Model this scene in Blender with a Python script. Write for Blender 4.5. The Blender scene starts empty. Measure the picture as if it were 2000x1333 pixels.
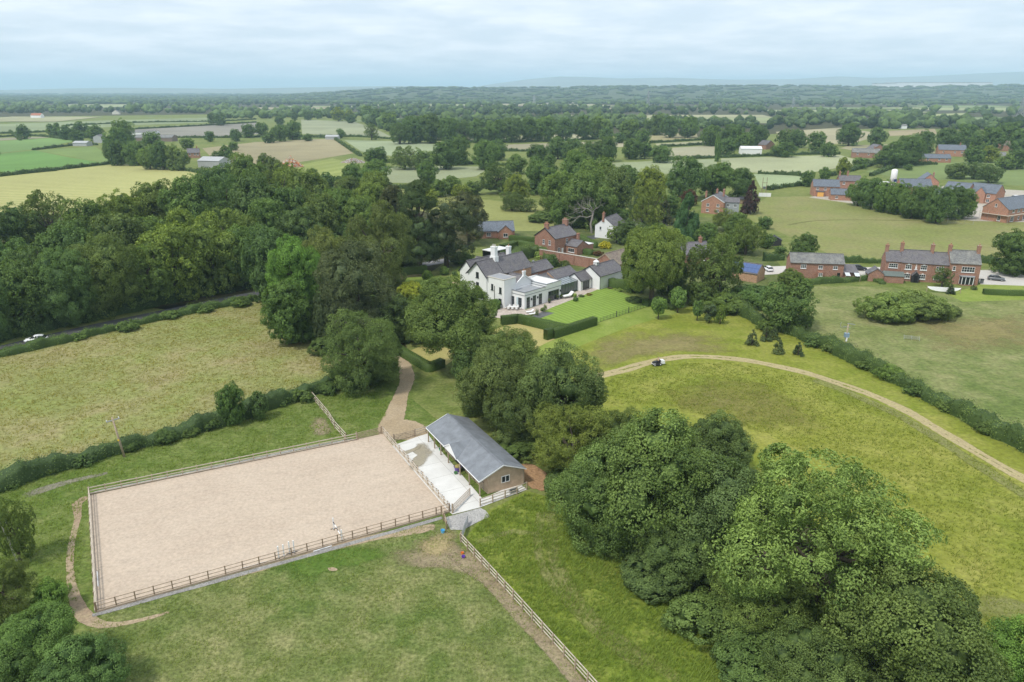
import bpy, bmesh, math, random
import numpy as np
from mathutils import Vector, Matrix
random.seed(7)
SC = bpy.context.scene
COL = SC.collection
R = math.radians
# ------------------------------------------------------------------ camera
CAM_H = 51.4; FPX = 1420.0; HORIZON = 175.0
PITCH = math.atan((666.5 - HORIZON) / FPX)
cam_d = bpy.data.cameras.new('camera')
cam_d.sensor_width = 36.0; cam_d.lens = FPX / 2000 * 36.0
cam_d.clip_start = 0.5; cam_d.clip_end = 90000
cam = bpy.data.objects.new('camera', cam_d); COL.objects.link(cam)
cam.location = (0, 0, CAM_H); cam.rotation_euler = (math.pi / 2 - PITCH, 0, 0)
SC.camera = cam
# ------------------------------------------------------------------ light
SUN_EL, SUN_AZ = R(57), R(-132)          # azimuth: 0 = straight ahead (+Y), negative = to the left
sun_d = bpy.data.lights.new('sun', 'SUN'); sun_d.energy = 2.1; sun_d.angle = R(7); sun_d.color = (1.0, 0.955, 0.88)
sun = bpy.data.objects.new('sun', sun_d); COL.objects.link(sun)
sv = Vector((math.sin(SUN_AZ) * math.cos(SUN_EL), math.cos(SUN_AZ) * math.cos(SUN_EL), math.sin(SUN_EL)))
sun.rotation_euler = (-sv).to_track_quat('-Z', 'Y').to_euler()
sun.location = sv * 300

world = bpy.data.worlds.new('World'); SC.world = world; world.use_nodes = True
wn, wl = world.node_tree.nodes, world.node_tree.links
wn.clear()
def wnode(t, **kw):
    n = wn.new(t)
    for k, v in kw.items(): setattr(n, k, v)
    return n
w_out = wnode('ShaderNodeOutputWorld'); w_bg = wnode('ShaderNodeBackground'); w_bg.inputs[1].default_value = 0.1
w_sky = wnode('ShaderNodeTexSky', sky_type='NISHITA', sun_disc=False)
w_sky.sun_elevation = SUN_EL; w_sky.sun_rotation = SUN_AZ; w_sky.dust_density = 1.5; w_sky.air_density = 1.0
w_tc = wnode('ShaderNodeTexCoord'); w_sep = wnode('ShaderNodeSeparateXYZ')
wl.new(w_tc.outputs['Generated'], w_sep.inputs[0])
def wmath(op, a, b):
    n = wnode('ShaderNodeMath', operation=op)
    for i, x in enumerate((a, b)):
        if isinstance(x, (int, float)): n.inputs[i].default_value = x
        else: wl.new(x, n.inputs[i])
    return n.outputs[0]
w_z = wmath('ADD', wmath('MAXIMUM', w_sep.outputs[2], 0.0), 0.11)
w_cmb = wnode('ShaderNodeCombineXYZ')
wl.new(wmath('DIVIDE', w_sep.outputs[0], w_z), w_cmb.inputs[0]); wl.new(wmath('DIVIDE', w_sep.outputs[1], w_z), w_cmb.inputs[1])
w_n = wnode('ShaderNodeTexNoise'); w_n.inputs['Scale'].default_value = 1.5; w_n.inputs['Detail'].default_value = 7; w_n.inputs['Roughness'].default_value = 0.58
wl.new(w_cmb.outputs[0], w_n.inputs['Vector'])
w_r = wnode('ShaderNodeValToRGB'); w_r.color_ramp.elements[0].position = 0.38; w_r.color_ramp.elements[1].position = 0.62
w_r.color_ramp.elements[0].color = (0.82, 0.82, 0.82, 1); w_r.color_ramp.elements[1].color = (0.97, 0.97, 0.97, 1)
wl.new(w_n.outputs[0], w_r.inputs[0])
w_cl = wnode('ShaderNodeMix', data_type='RGBA')           # cloud layer: grey-blue undersides to bright white tops
w_cl.inputs['A'].default_value = (6.0, 6.8, 7.75, 1); w_cl.inputs['B'].default_value = (7.4, 7.85, 8.4, 1)
w_mr = wnode('ShaderNodeMapRange'); wl.new(w_n.outputs[0], w_mr.inputs[0]); w_mr.inputs[1].default_value = .36; w_mr.inputs[2].default_value = .64; wl.new(w_mr.outputs[0], w_cl.inputs['Factor'])
w_mix = wnode('ShaderNodeMix', data_type='RGBA')
wl.new(w_r.outputs[0], w_mix.inputs['Factor']); wl.new(w_sky.outputs[0], w_mix.inputs['A']); wl.new(w_cl.outputs['Result'], w_mix.inputs['B'])
wl.new(w_mix.outputs['Result'], w_bg.inputs[0]); wl.new(w_bg.outputs[0], w_out.inputs[0])

SC.view_settings.view_transform = 'Standard'; SC.view_settings.look = 'None'
SC.view_settings.exposure = 0.52; SC.view_settings.gamma = 1.0
SC.render.engine = 'CYCLES'
SC.cycles.use_denoising = True
SC.cycles.max_bounces = 6; SC.cycles.diffuse_bounces = 3; SC.cycles.transmission_bounces = 3
SC.cycles.transparent_max_bounces = 8; SC.cycles.volume_bounces = 3
SC.render.film_transparent = False

# ------------------------------------------------------------------ survey helpers: photo pixel (2000 px wide) -> point on the land
_c, _s = math.cos(PITCH), math.sin(PITCH)
def G(u, v, z=0.0):
    x = (u - 1000) / FPX; y = (666.5 - v) / FPX
    d = Vector((x, _c + y * _s, -_s + y * _c)); t = (z - CAM_H) / d.z
    return Vector((d.x * t, d.y * t, z))
def depth(p): return p.y * _c - (p.z - CAM_H) * _s
def UP(p, v):
    k = (666.5 - v) / FPX
    return CAM_H + p.y * (k * _c - _s) / (_c + k * _s)

# ------------------------------------------------------------------ object helpers
def tag(o, label=None, cat=None, group=None, kind=None):
    if label: o['label'] = label
    if cat: o['category'] = cat
    if group: o['group'] = group
    if kind: o['kind'] = kind
    return o
def empty(name, loc=(0, 0, 0), rz=0.0, label=None, cat=None, group=None):
    o = bpy.data.objects.new(name, None); COL.objects.link(o)
    o.location = loc; o.rotation_euler = (0, 0, rz); o.empty_display_size = 0.3
    return tag(o, label, cat, group)
def link(name, me, parent=None, loc=None, rot=None, scale=None):
    o = bpy.data.objects.new(name, me); COL.objects.link(o)
    if parent is not None: o.parent = parent
    if loc is not None: o.location = loc
    if rot is not None: o.rotation_euler = rot
    if scale is not None: o.scale = scale
    return o
class MB:
    """collects polygons, then becomes one mesh"""
    def __init__(s): s.v = []; s.f = []
    def poly(s, pts, faces):
        n = len(s.v); s.v += [tuple(p) for p in pts]; s.f += [tuple(i + n for i in f) for f in faces]; return s
    def box(s, x0, x1, y0, y1, z0, z1):
        p = [(x0, y0, z0), (x1, y0, z0), (x1, y1, z0), (x0, y1, z0), (x0, y0, z1), (x1, y0, z1), (x1, y1, z1), (x0, y1, z1)]
        return s.poly(p, [(0, 3, 2, 1), (4, 5, 6, 7), (0, 1, 5, 4), (1, 2, 6, 5), (2, 3, 7, 6), (3, 0, 4, 7)])
    def beam(s, a, b, w, h, up=(0, 0, 1)):
        a, b = Vector(a), Vector(b); d = (b - a).normalized(); u = Vector(up)
        if abs(d.dot(u)) > 0.98: u = Vector((1, 0, 0))
        x = d.cross(u).normalized() * (w / 2); y = x.cross(d).normalized() * (h / 2)
        p = [a - x - y, a + x - y, a + x + y, a - x + y, b - x - y, b + x - y, b + x + y, b - x + y]
        return s.poly(p, [(0, 3, 2, 1), (4, 5, 6, 7), (0, 1, 5, 4), (1, 2, 6, 5), (2, 3, 7, 6), (3, 0, 4, 7)])
    def tube(s, pts, radii, n=7, cap=True):
        base = len(s.v); rings = []
        for i, p in enumerate(pts):
            p = Vector(p); q = Vector(pts[min(i + 1, len(pts) - 1)]); o = Vector(pts[max(i - 1, 0)])
            d = (q - o).normalized(); u = Vector((0, 0, 1)) if abs(d.z) < 0.9 else Vector((1, 0, 0))
            x = d.cross(u).normalized(); y = x.cross(d)
            rings.append(len(s.v))
            s.v += [tuple(p + (x * math.cos(2 * math.pi * k / n) + y * math.sin(2 * math.pi * k / n)) * radii[i]) for k in range(n)]
        for a, b in zip(rings, rings[1:]):
            s.f += [(a + k, a + (k + 1) % n, b + (k + 1) % n, b + k) for k in range(n)]
        if cap:
            s.f.append(tuple(rings[0] + k for k in range(n))[::-1]); s.f.append(tuple(rings[-1] + k for k in range(n)))
        return s
    def prism(s, outline, z0, z1):
        n = len(outline); b = [(x, y, z0) for x, y in outline] + [(x, y, z1) for x, y in outline]
        return s.poly(b, [tuple(range(n))[::-1], tuple(range(n, 2 * n))] + [(k, (k + 1) % n, n + (k + 1) % n, n + k) for k in range(n)])
    def mesh(s, name, mat, smooth=False):
        me = bpy.data.meshes.new(name); me.from_pydata(s.v, [], s.f)
        if mat: me.materials.append(mat)
        if smooth: me.polygons.foreach_set('use_smooth', [True] * len(me.polygons))
        me.update(); return me
    def obj(s, name, mat, parent=None, smooth=False, **kw): return link(name, s.mesh(name, mat, smooth), parent, **kw)
def np_mesh(name, verts, tris, mat, face_attr=None, smooth=False, k=3):
    me = bpy.data.meshes.new(name); nv, nf = len(verts), len(tris)
    me.vertices.add(nv); me.vertices.foreach_set('co', np.asarray(verts, np.float32).ravel())
    me.loops.add(nf * k); me.loops.foreach_set('vertex_index', np.asarray(tris, np.int32).ravel())
    me.polygons.add(nf); me.polygons.foreach_set('loop_start', np.arange(nf, dtype=np.int32) * k)
    if face_attr is not None:
        at = me.attributes.new('shade', 'FLOAT', 'FACE'); at.data.foreach_set('value', np.asarray(face_attr, np.float32))
    if smooth: me.polygons.foreach_set('use_smooth', np.ones(nf, bool))
    if mat: me.materials.append(mat)
    me.update(calc_edges=True); me.validate(); return me
def copy_tree(o, parent=None):
    c = o.copy(); COL.objects.link(c)
    if parent is not None: c.parent = parent
    for ch in list(o.children): copy_tree(ch, c)
    return c

# ------------------------------------------------------------------ materials
MATS = {}
class NT:
    def __init__(s, name):
        s.m = bpy.data.materials.new(name); s.m.use_nodes = True; s.t = s.m.node_tree; s.n = s.t.nodes; s.l = s.t.links
        s.n.clear(); s.out = s.n.new('ShaderNodeOutputMaterial')
    def node(s, t, ins=None, **kw):
        n = s.n.new(t)
        for k, v in kw.items(): setattr(n, k, v)
        for k, v in (ins or {}).items(): s.set(n.inputs[k], v)
        return n
    def set(s, sock, v):
        if isinstance(v, bpy.types.NodeSocket): s.l.new(v, sock)
        elif isinstance(v, tuple) and len(v) == 3 and sock.type == 'RGBA': sock.default_value = (*v, 1)
        else: sock.default_value = v
    def math(s, op, a, b=0.0, c=None):
        n = s.n.new('ShaderNodeMath'); n.operation = op; s.set(n.inputs[0], a); s.set(n.inputs[1], b)
        if c is not None: s.set(n.inputs[2], c)
        return n.outputs[0]
    def mix(s, f, a, b, mode='MIX'):
        n = s.n.new('ShaderNodeMix'); n.data_type = 'RGBA'; n.blend_type = mode
        s.set(n.inputs['Factor'], f); s.set(n.inputs['A'], a); s.set(n.inputs['B'], b); return n.outputs['Result']
    def noise(s, vec, scale, detail=3.0, rough=0.55, dist=0.0):
        n = s.n.new('ShaderNodeTexNoise'); s.set(n.inputs['Vector'], vec)
        n.inputs['Scale'].default_value = scale; n.inputs['Detail'].default_value = detail
        n.inputs['Roughness'].default_value = rough; n.inputs['Distortion'].default_value = dist; return n.outputs[0]
    def ramp(s, f, p0, p1, c0=(0, 0, 0), c1=(1, 1, 1)):
        n = s.n.new('ShaderNodeValToRGB'); e = n.color_ramp.elements
        e[0].position = p0; e[1].position = p1; e[0].color = (*c0, 1); e[1].color = (*c1, 1); s.l.new(f, n.inputs[0]); return n.outputs[0]
    def pos(s): return s.n.new('ShaderNodeNewGeometry').outputs['Position']
    def obj(s): return s.n.new('ShaderNodeTexCoord').outputs['Object']
    def mapping(s, vec, scale=(1, 1, 1), rot=(0, 0, 0)):
        n = s.n.new('ShaderNodeMapping'); s.l.new(vec, n.inputs[0]); n.inputs['Scale'].default_value = scale; n.inputs['Rotation'].default_value = rot; return n.outputs[0]
    def bump(s, h, strength=0.5, dist=0.1):
        n = s.n.new('ShaderNodeBump'); n.inputs['Strength'].default_value = strength; n.inputs['Distance'].default_value = dist; s.l.new(h, n.inputs['Height']); return n.outputs[0]
    def bsdf(s, col, rough=0.8, spec=0.3, metal=0.0, normal=None):
        n = s.n.new('ShaderNodeBsdfPrincipled'); s.set(n.inputs['Base Color'], col); s.set(n.inputs['Roughness'], rough)
        n.inputs['Specular IOR Level'].default_value = spec; n.inputs['Metallic'].default_value = metal
        if normal is not None: s.l.new(normal, n.inputs['Normal'])
        return n.outputs[0]
    def done(s, sh): s.l.new(sh, s.out.inputs[0]); return s.m

def sc3(c, k): return tuple(min(1, x * k) for x in c)
def plain(name, col, rough=0.7, spec=0.3, metal=0.0, var=0.12, scale=3.0, world_space=False):
    """painted, timber, stone: one colour with a little uneven wear"""
    if name in MATS: return MATS[name]
    t = NT(name); v = t.pos() if world_space else t.obj()
    n1 = t.noise(v, scale, 4, 0.6); n2 = t.noise(v, scale * 7, 2, 0.6)
    c = t.mix(t.ramp(n1, 0.3, 0.7), sc3(col, 1 - var), sc3(col, 1 + var))
    c = t.mix(t.math('MULTIPLY', n2, var), c, sc3(col, 0.5))
    MATS[name] = t.done(t.bsdf(c, rough, spec, metal)); return MATS[name]
def field(name, cA, cB, cC=None, patch=0.03, mid=0.35, fine=2.2, bump=0.35, stripe=None, edge=False, contrast=0.5, dry=0.5):
    """grass or crop: broad patches of two tones, tussocks of a third, fine tufts; ragged border if edge"""
    if name in MATS: return MATS[name]
    t = NT(name); p = t.pos(); cC = cC or sc3(cA, 0.6)
    a = t.noise(p, patch, 4, 0.6, 0.6); b = t.noise(p, mid, 5, 0.65); f = t.noise(p, fine, 4, 0.7)
    c = t.mix(t.ramp(a, 0.38, 0.62), cA, cB)
    c = t.mix(t.math('MULTIPLY', t.ramp(b, 0.42, 0.68), dry), c, cC)
    if stripe:
        ang, per, cS, k = stripe
        sp = t.node('ShaderNodeSeparateXYZ', {0: t.mapping(p, (1, 1, 1), (0, 0, -ang))})
        wob = t.math('MULTIPLY', t.noise(p, 0.12, 2), 1.2)
        w = t.math('SINE', t.math('MULTIPLY', t.math('ADD', sp.outputs[1], wob), 2 * math.pi / per))
        c = t.mix(t.math('MULTIPLY', t.ramp(t.math('MULTIPLY_ADD', w, 0.5, 0.5), 0.35, 0.65), k), c, cS)
    rng_ = lambda q, lo, hi, k: t.node('ShaderNodeMapRange', {0: q, 1: lo, 2: hi, 3: 1 - k / 2, 4: 1 + k / 2}).outputs[0]
    g = t.math('MULTIPLY', rng_(f, .3, .7, contrast * 1.05), rng_(b, .32, .68, contrast * .55))
    mm = t.node('ShaderNodeVectorMath', {0: c, 1: g}, operation='MULTIPLY')
    h = t.math('ADD', t.math('MULTIPLY', f, 0.6), b)
    sh = t.bsdf(mm.outputs[0], 0.9, 0.12, normal=t.bump(h, 0.8, bump))
    if edge:
        at = t.node('ShaderNodeAttribute', attribute_name='edge')
        soft = 0.16 if edge is True else edge; es = 1.0 if edge is True else 0.35
        q = lambda sc: t.node('ShaderNodeMapRange', {0: t.noise(p, sc * es, 5, 0.65, 0.4), 1: .3, 2: .7, 3: -.5, 4: .5}).outputs[0]
        n = t.math('ADD', t.math('MULTIPLY', q(0.9), 0.34 if edge is True else .55), t.math('MULTIPLY', q(0.25), 0.3 if edge is True else .5))
        k = t.math('ADD', at.outputs['Fac'], t.math('SUBTRACT', n, 0.42))
        k = t.node('ShaderNodeMapRange', {0: k, 1: -soft / 2, 2: soft / 2 + .02, 3: 0.0, 4: 1.0}, interpolation_type='SMOOTHSTEP').outputs[0]
        if edge is not True: k = t.math('MULTIPLY', k, 0.8)
        tr = t.node('ShaderNodeBsdfTransparent'); mx = t.node('ShaderNodeMixShader', {0: k, 1: tr.outputs[0], 2: sh}); sh = mx.outputs[0]
    MATS[name] = t.done(sh); return MATS[name]
def leafmat(name, dark, light, trans=0.28):
    if name in MATS: return MATS[name]
    t = NT(name)
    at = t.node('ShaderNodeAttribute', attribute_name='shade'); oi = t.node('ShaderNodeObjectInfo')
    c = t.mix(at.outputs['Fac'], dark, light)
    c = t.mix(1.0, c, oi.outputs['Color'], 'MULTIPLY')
    d = t.bsdf(c, 0.62, 0.25); tr = t.node('ShaderNodeBsdfTranslucent', {0: t.mix(1.0, c, (1.25, 1.2, 0.6), 'MULTIPLY')})
    MATS[name] = t.done(t.node('ShaderNodeMixShader', {0: trans, 1: d, 2: tr.outputs[0]}).outputs[0]); return MATS[name]
def brick(name, col, mortar=(0.36, 0.31, 0.27), var=0.35):
    if name in MATS: return MATS[name]
    t = NT(name); o = t.obj()
    sp = t.node('ShaderNodeSeparateXYZ', {0: o})
    cb = t.node('ShaderNodeCombineXYZ', {0: t.math('ADD', sp.outputs[0], sp.outputs[1]), 1: sp.outputs[2]})
    b = t.node('ShaderNodeTexBrick', {0: cb.outputs[0], 'Color1': sc3(col, 1 - var), 'Color2': sc3(col, 1 + var), 'Mortar': mortar, 'Scale': 1.0, 'Mortar Size': 0.008, 'Brick Width': 0.225, 'Row Height': 0.075})
    n = t.noise(o, 0.9, 4, 0.65)
    c = t.mix(t.math('MULTIPLY', t.ramp(n, 0.45, 0.75), 0.45), b.outputs[0], sc3(col, 0.55))
    MATS[name] = t.done(t.bsdf(c, 0.88, 0.15, normal=t.bump(b.outputs[1], -0.3, 0.01))); return MATS[name]
def slates(name, col, lichen=(0.22, 0.21, 0.17), k=0.35, row=0.28):
    if name in MATS: return MATS[name]
    t = NT(name); o = t.obj(); sp = t.node('ShaderNodeSeparateXYZ', {0: o})
    cb = t.node('ShaderNodeCombineXYZ', {0: t.math('ADD', sp.outputs[0], t.math('MULTIPLY', sp.outputs[1], 0.37)), 1: t.math('MULTIPLY', sp.outputs[2], 1.6)})
    b = t.node('ShaderNodeTexBrick', {0: cb.outputs[0], 'Color1': sc3(col, 0.75), 'Color2': sc3(col, 1.3), 'Mortar': sc3(col, 0.45), 'Scale': 1.0, 'Mortar Size': 0.02, 'Brick Width': 0.35, 'Row Height': row})
    c = t.mix(t.math('MULTIPLY', t.ramp(t.noise(o, 0.6, 5, 0.65), 0.45, 0.72), k), b.outputs[0], lichen)
    MATS[name] = t.done(t.bsdf(c, 0.55, 0.4, normal=t.bump(b.outputs[1], -0.4, 0.02))); return MATS[name]
def glass(name='window_glass', col=(0.025, 0.03, 0.035)):
    if name in MATS: return MATS[name]
    t = NT(name); MATS[name] = t.done(t.bsdf(col, 0.08, 0.6)); return MATS[name]
# ------------------------------------------------------------------ the land
def spaced():
    k = np.linspace(-1, 1, 61); return np.sinh(k * 7.2) / math.sinh(7.2) * 42000
gx = spaced(); gy = spaced() + 300
vv = np.array([(x, y, 0.0) for y in gy for x in gx]); nx_ = len(gx)
ff = [(j * nx_ + i, j * nx_ + i + 1, (j + 1) * nx_ + i + 1, (j + 1) * nx_ + i) for j in range(len(gy) - 1) for i in range(nx_ - 1)]
GRASS = field('rough_grass', (0.120, 0.165, 0.035), (0.165, 0.195, 0.050), (0.21, 0.20, 0.085), 0.02, 0.25, 1.6, contrast=0.6)
tag(link('ground', np_mesh('ground', vv, ff, GRASS, k=4)), kind='structure')

def px(poly, z=0.0): return [G(u, v) for u, v in poly]
def in_poly(u, v, poly):
    c = False; j = len(poly) - 1
    for i in range(len(poly)):
        (xi, yi), (xj, yj) = poly[i], poly[j]
        if (yi > v) != (yj > v) and u < (xj - xi) * (v - yi) / (yj - yi) + xi: c = not c
        j = i
    return c
FIELDS = []
def sheet(name, poly, mat, z, far=False, kind='structure'):
    """flat piece of land given by its surveyed outline"""
    pts = px(poly); bm = bmesh.new()
    vs = [bm.verts.new((p.x, p.y, z)) for p in pts]; f = bm.faces.new(vs)
    if f.normal.z < 0: f.normal_flip()
    bmesh.ops.triangulate(bm, faces=bm.faces[:])
    f = None
    bm.normal_update()
    for q in bm.faces:
        if q.normal.z < 0: q.normal_flip()
    me = bpy.data.meshes.new(name); bm.to_mesh(me); bm.free(); me.materials.append(mat)
    if far: FIELDS.append(poly)
    return tag(link(name, me), kind=kind)
def edge_mesh(name, verts, faces, edge, mat):
    me = bpy.data.meshes.new(name); me.from_pydata([tuple(v) for v in verts], [], faces)
    at = me.attributes.new('edge', 'FLOAT', 'POINT'); at.data.foreach_set('value', edge)
    me.materials.append(mat); me.update(); return tag(link(name, me), kind='structure')
def smooth_line(pts, step=1.5):
    out = []; P = [pts[0]] + list(pts) + [pts[-1]]
    for i in range(1, len(P) - 2):
        p0, p1, p2, p3 = P[i - 1:i + 3]; n = max(2, int((Vector(p2) - Vector(p1)).length / step))
        for k in range(n):
            t = k / n
            out.append(0.5 * ((2 * p1) + (p2 - p0) * t + (2 * p0 - 5 * p1 + 4 * p2 - p3) * t * t + (3 * p1 - p0 - 3 * p2 + p3) * t ** 3))
    out.append(pts[-1]); return out
def strip(name, line, width, mat, z, profile=((-1, 0), (-0.72, 0.75), (-0.35, 1), (0.35, 1), (0.72, 0.75), (1, 0)), wob=0.12):
    """path or track along surveyed points; width may be a number or one per point"""
    pts = smooth_line([G(u, v) for u, v in line]); n = len(pts); k = len(profile)
    ws = [width] * n if not hasattr(width, '__len__') else list(np.interp(np.linspace(0, 1, n), np.linspace(0, 1, len(width)), width))
    V, E_, Fc = [], [], []
    for i, p in enumerate(pts):
        d = (pts[min(i + 1, n - 1)] - pts[max(i - 1, 0)]).normalized(); s = Vector((d.y, -d.x, 0))
        end = min(1.0, i / 2.0, (n - 1 - i) / 2.0)
        for o, e in profile:
            V.append((p.x + s.x * o * ws[i] / 2 * (1 + wob * math.sin(i * 0.9 + o)), p.y + s.y * o * ws[i] / 2 * (1 + wob * math.sin(i * 0.9 + o)), z)); E_.append(e * (0.4 + 0.6 * end))
    for i in range(n - 1):
        Fc += [(i * k + j, i * k + j + 1, (i + 1) * k + j + 1, (i + 1) * k + j) for j in range(k - 1)]
    return edge_mesh(name, V, [f[::-1] for f in Fc], E_, mat)
def blob(name, poly, mat, z, inner=0.6, strength=1.0):
    """worn or differently grown patch that fades into the ground around it"""
    pts = smooth_line(px(poly) + [G(*poly[0])], 2.0)[:-1]; c = sum(pts, Vector()) / len(pts); n = len(pts)
    V = [(c.x, c.y, z)]; E_ = [strength]
    for f, e in ((inner * 0.5, 1), (inner, 0.85), ((1 + inner) / 2, 0.5), (1.0, 0.0)):
        for p in pts: q = c + (p - c) * f; V.append((q.x, q.y, z)); E_.append(e * strength)
    Fc = [(0, 1 + i, 1 + (i + 1) % n) for i in range(n)]
    for r in range(3):
        a = 1 + r * n; b = a + n
        Fc += [(a + i, b + i, b + (i + 1) % n, a + (i + 1) % n) for i in range(n)]
    return edge_mesh(name, V, Fc, E_, mat)

# --- near grassland
HAY = field('hay_meadow', (0.225, 0.235, 0.080), (0.310, 0.270, 0.130), (0.150, 0.190, 0.045), 0.045, 0.09, 1.1, contrast=0.6, dry=0.8)
LUSH = field('lush_grass', (0.135, 0.195, 0.020), (0.175, 0.215, 0.030), (0.205, 0.205, 0.060), 0.04, 0.3, 1.8, contrast=0.7, dry=0.55)
PADDOCK = field('grazed_paddock', (0.095, 0.150, 0.028), (0.165, 0.190, 0.060), (0.215, 0.195, 0.095), 0.06, 0.3, 2.4, contrast=0.8, dry=0.6)
MEADOW = field('mown_meadow', (0.175, 0.215, 0.026), (0.215, 0.235, 0.036), (0.250, 0.225, 0.070), 0.03, 0.14, 1.4, contrast=0.6, dry=0.55)
DRY = field('dry_pasture', (0.130, 0.175, 0.045), (0.185, 0.205, 0.068), (0.235, 0.215, 0.105), 0.03, 0.12, 1.1, contrast=0.65, dry=0.7)
VERGE = field('verge_grass', (0.100, 0.155, 0.026), (0.135, 0.180, 0.040), (0.175, 0.175, 0.068), 0.06, 0.4, 2.2, contrast=0.75, dry=0.55)
LITTER = field('woodland_soil', (0.050, 0.055, 0.022), (0.075, 0.075, 0.032), (0.085, 0.065, 0.04), 0.08, 0.4, 2.0, contrast=0.6)
sheet('meadow_field', [(-350, 800), (0, 693), (120, 657), (300, 617), (420, 594), (530, 585), (590, 650), (660, 700), (720, 735), (590, 777), (440, 832), (300, 867), (200, 892), (0, 947), (-350, 1040)], HAY, 0.012)
sheet('arena_verge', [(-350, 1040), (0, 947), (200, 892), (300, 867), (440, 832), (590, 777), (720, 735), (745, 730), (880, 842), (1010, 960), (870, 1010), (185, 1205), (130, 1400), (-350, 1600)], VERGE, 0.016)
sheet('paddock_field', [(185, 1205), (870, 1012), (900, 1060), (1000, 1172), (1145, 1334), (1260, 1470), (100, 1560), (120, 1330)], PADDOCK, 0.018)
sheet('tall_grass_field', [(903, 1060), (950, 1000), (1030, 960), (1085, 975), (1300, 1150), (1600, 1420), (1260, 1470), (1147, 1334), (1002, 1172)], LUSH, 0.020)
sheet('track_meadow', [(1085, 975), (1060, 850), (1040, 740), (1160, 655), (1285, 608), (1420, 590), (1480, 640), (1560, 660), (1640, 695), (1740, 745), (1900, 835), (2150, 960), (2300, 1300), (2100, 1500), (1600, 1420), (1300, 1150)], MEADOW, 0.014)
sheet('rough_pasture', [(1420, 590), (1500, 560), (1720, 560), (1890, 580), (2200, 590), (2500, 800), (2150, 945), (1900, 828), (1740, 738), (1640, 690), (1560, 655), (1480, 632)], DRY, 0.011)
sheet('back_pasture', [(1440, 420), (1500, 385), (1585, 384), (1700, 400), (1790, 425), (1920, 430), (2100, 440), (2100, 520), (1920, 505), (1650, 510), (1560, 470), (1490, 440)], field('pale_pasture', (0.185, 0.205, 0.062), (0.250, 0.235, 0.098), (0.150, 0.185, 0.045), 0.02, 0.1, 0.8, contrast=0.45), 0.015)
blob('dry_grass_patch', [(1100, 700), (1180, 655), (1300, 640), (1420, 655), (1440, 690), (1330, 690), (1230, 705), (1160, 730)], field('dry_patch', (0.260, 0.225, 0.090), (0.28, 0.235, 0.105), (0.20, 0.205, 0.06), 0.06, 0.3, 1.5, contrast=0.6, edge=0.9), 0.022, 0.1)
blob('dry_grass_patch', [(1240, 760), (1420, 735), (1600, 790), (1620, 840), (1480, 850), (1300, 800)], field('dry_patch_thin', (0.215, 0.20, 0.055), (0.235, 0.215, 0.07), (0.18, 0.19, 0.04), 0.06, 0.3, 1.5, contrast=0.6, edge=0.9), 0.0225, 0.1, 0.9)
blob('dry_grass_patch', [(1700, 600), (1850, 620), (2050, 610), (2100, 680), (1900, 700), (1760, 660)], MATS['dry_patch'], 0.023, 0.1, 0.9)
sheet('woodland_floor', [(-500, 700), (-60, 680), (80, 645), (300, 602), (500, 575), (590, 600), (640, 650), (740, 735), (800, 690), (760, 600), (830, 540), (930, 470), (860, 380), (600, 350), (330, 380), (150, 415), (-200, 450), (-500, 500)], LITTER, 0.008)
sheet('woodland_floor', [(1060, 880), (1040, 820), (1100, 790), (1200, 860), (1420, 960), (1750, 1080), (1880, 1250), (1880, 1420), (1640, 1420), (1400, 1180), (1140, 980)], LITTER, 0.026)
sheet('garden_ground', [(930, 470), (1040, 430), (1300, 420), (1460, 430), (1510, 500), (1540, 540), (1470, 580), (1290, 600), (1230, 545), (1150, 540), (1000, 520)], field('garden_soil', (0.085, 0.115, 0.032), (0.13, 0.16, 0.045), (0.17, 0.16, 0.08), 0.06, 0.3, 1.6, contrast=0.6), 0.009)

sheet('woodland_floor', [(-400, 232), (0, 229), (400, 224), (700, 226), (900, 262), (1400, 268), (1740, 250), (2300, 262), (2300, 190), (-400, 190)], LITTER, 0.03)
# --- worn earth, paths and tracks
EARTH2 = field('scuffed_earth', (0.300, 0.235, 0.150), (0.350, 0.280, 0.185), (0.235, 0.215, 0.11), 0.15, 0.8, 3.5, bump=0.1, contrast=0.7, edge=0.7)
EARTH = field('trodden_earth', (0.330, 0.245, 0.165), (0.385, 0.300, 0.205), (0.245, 0.215, 0.115), 0.15, 0.8, 3.5, bump=0.1, contrast=0.55, edge=True)
STRAW = field('strawy_earth', (0.440, 0.350, 0.185), (0.38, 0.30, 0.165), (0.25, 0.23, 0.10), 0.2, 0.9, 3.5, bump=0.1, contrast=0.6, edge=0.8)
DRIVE = field('stone_track', (0.350, 0.272, 0.175), (0.410, 0.325, 0.220), (0.28, 0.215, 0.13), 0.2, 0.9, 3.0, bump=0.06, contrast=0.45, edge=True)
CUT = field('cut_hay_swath', (0.370, 0.305, 0.165), (0.410, 0.340, 0.195), (0.27, 0.25, 0.10), 0.12, 0.7, 2.6, bump=0.12, contrast=0.5, edge=True)
PALE = field('pale_grass', (0.235, 0.250, 0.075), (0.26, 0.26, 0.10), (0.19, 0.21, 0.045), 0.12, 0.6, 2.6, contrast=0.7, edge=0.8)
strip('mown_track', [(1120, 752), (1165, 737), (1235, 718), (1290, 703), (1350, 697), (1420, 700), (1500, 712), (1580, 731), (1660, 757), (1740, 788), (1820, 832), (1900, 880), (1980, 925), (2080, 985), (2180, 1050)], [3.3, 3.1, 2.9, 2.8, 2.7, 2.6, 2.5, 2.4, 2.3], CUT, 0.030, ((-1, 0), (-.75, .62), (-.45, .9), (-.1, .5), (.1, .5), (.45, .9), (.75, .62), (1, 0)))
strip('mown_edge', [(1590, 742), (1680, 777), (1770, 820), (1850, 870), (1930, 922), (2010, 975), (2100, 1040)], 2.4, PALE, 0.034)
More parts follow.
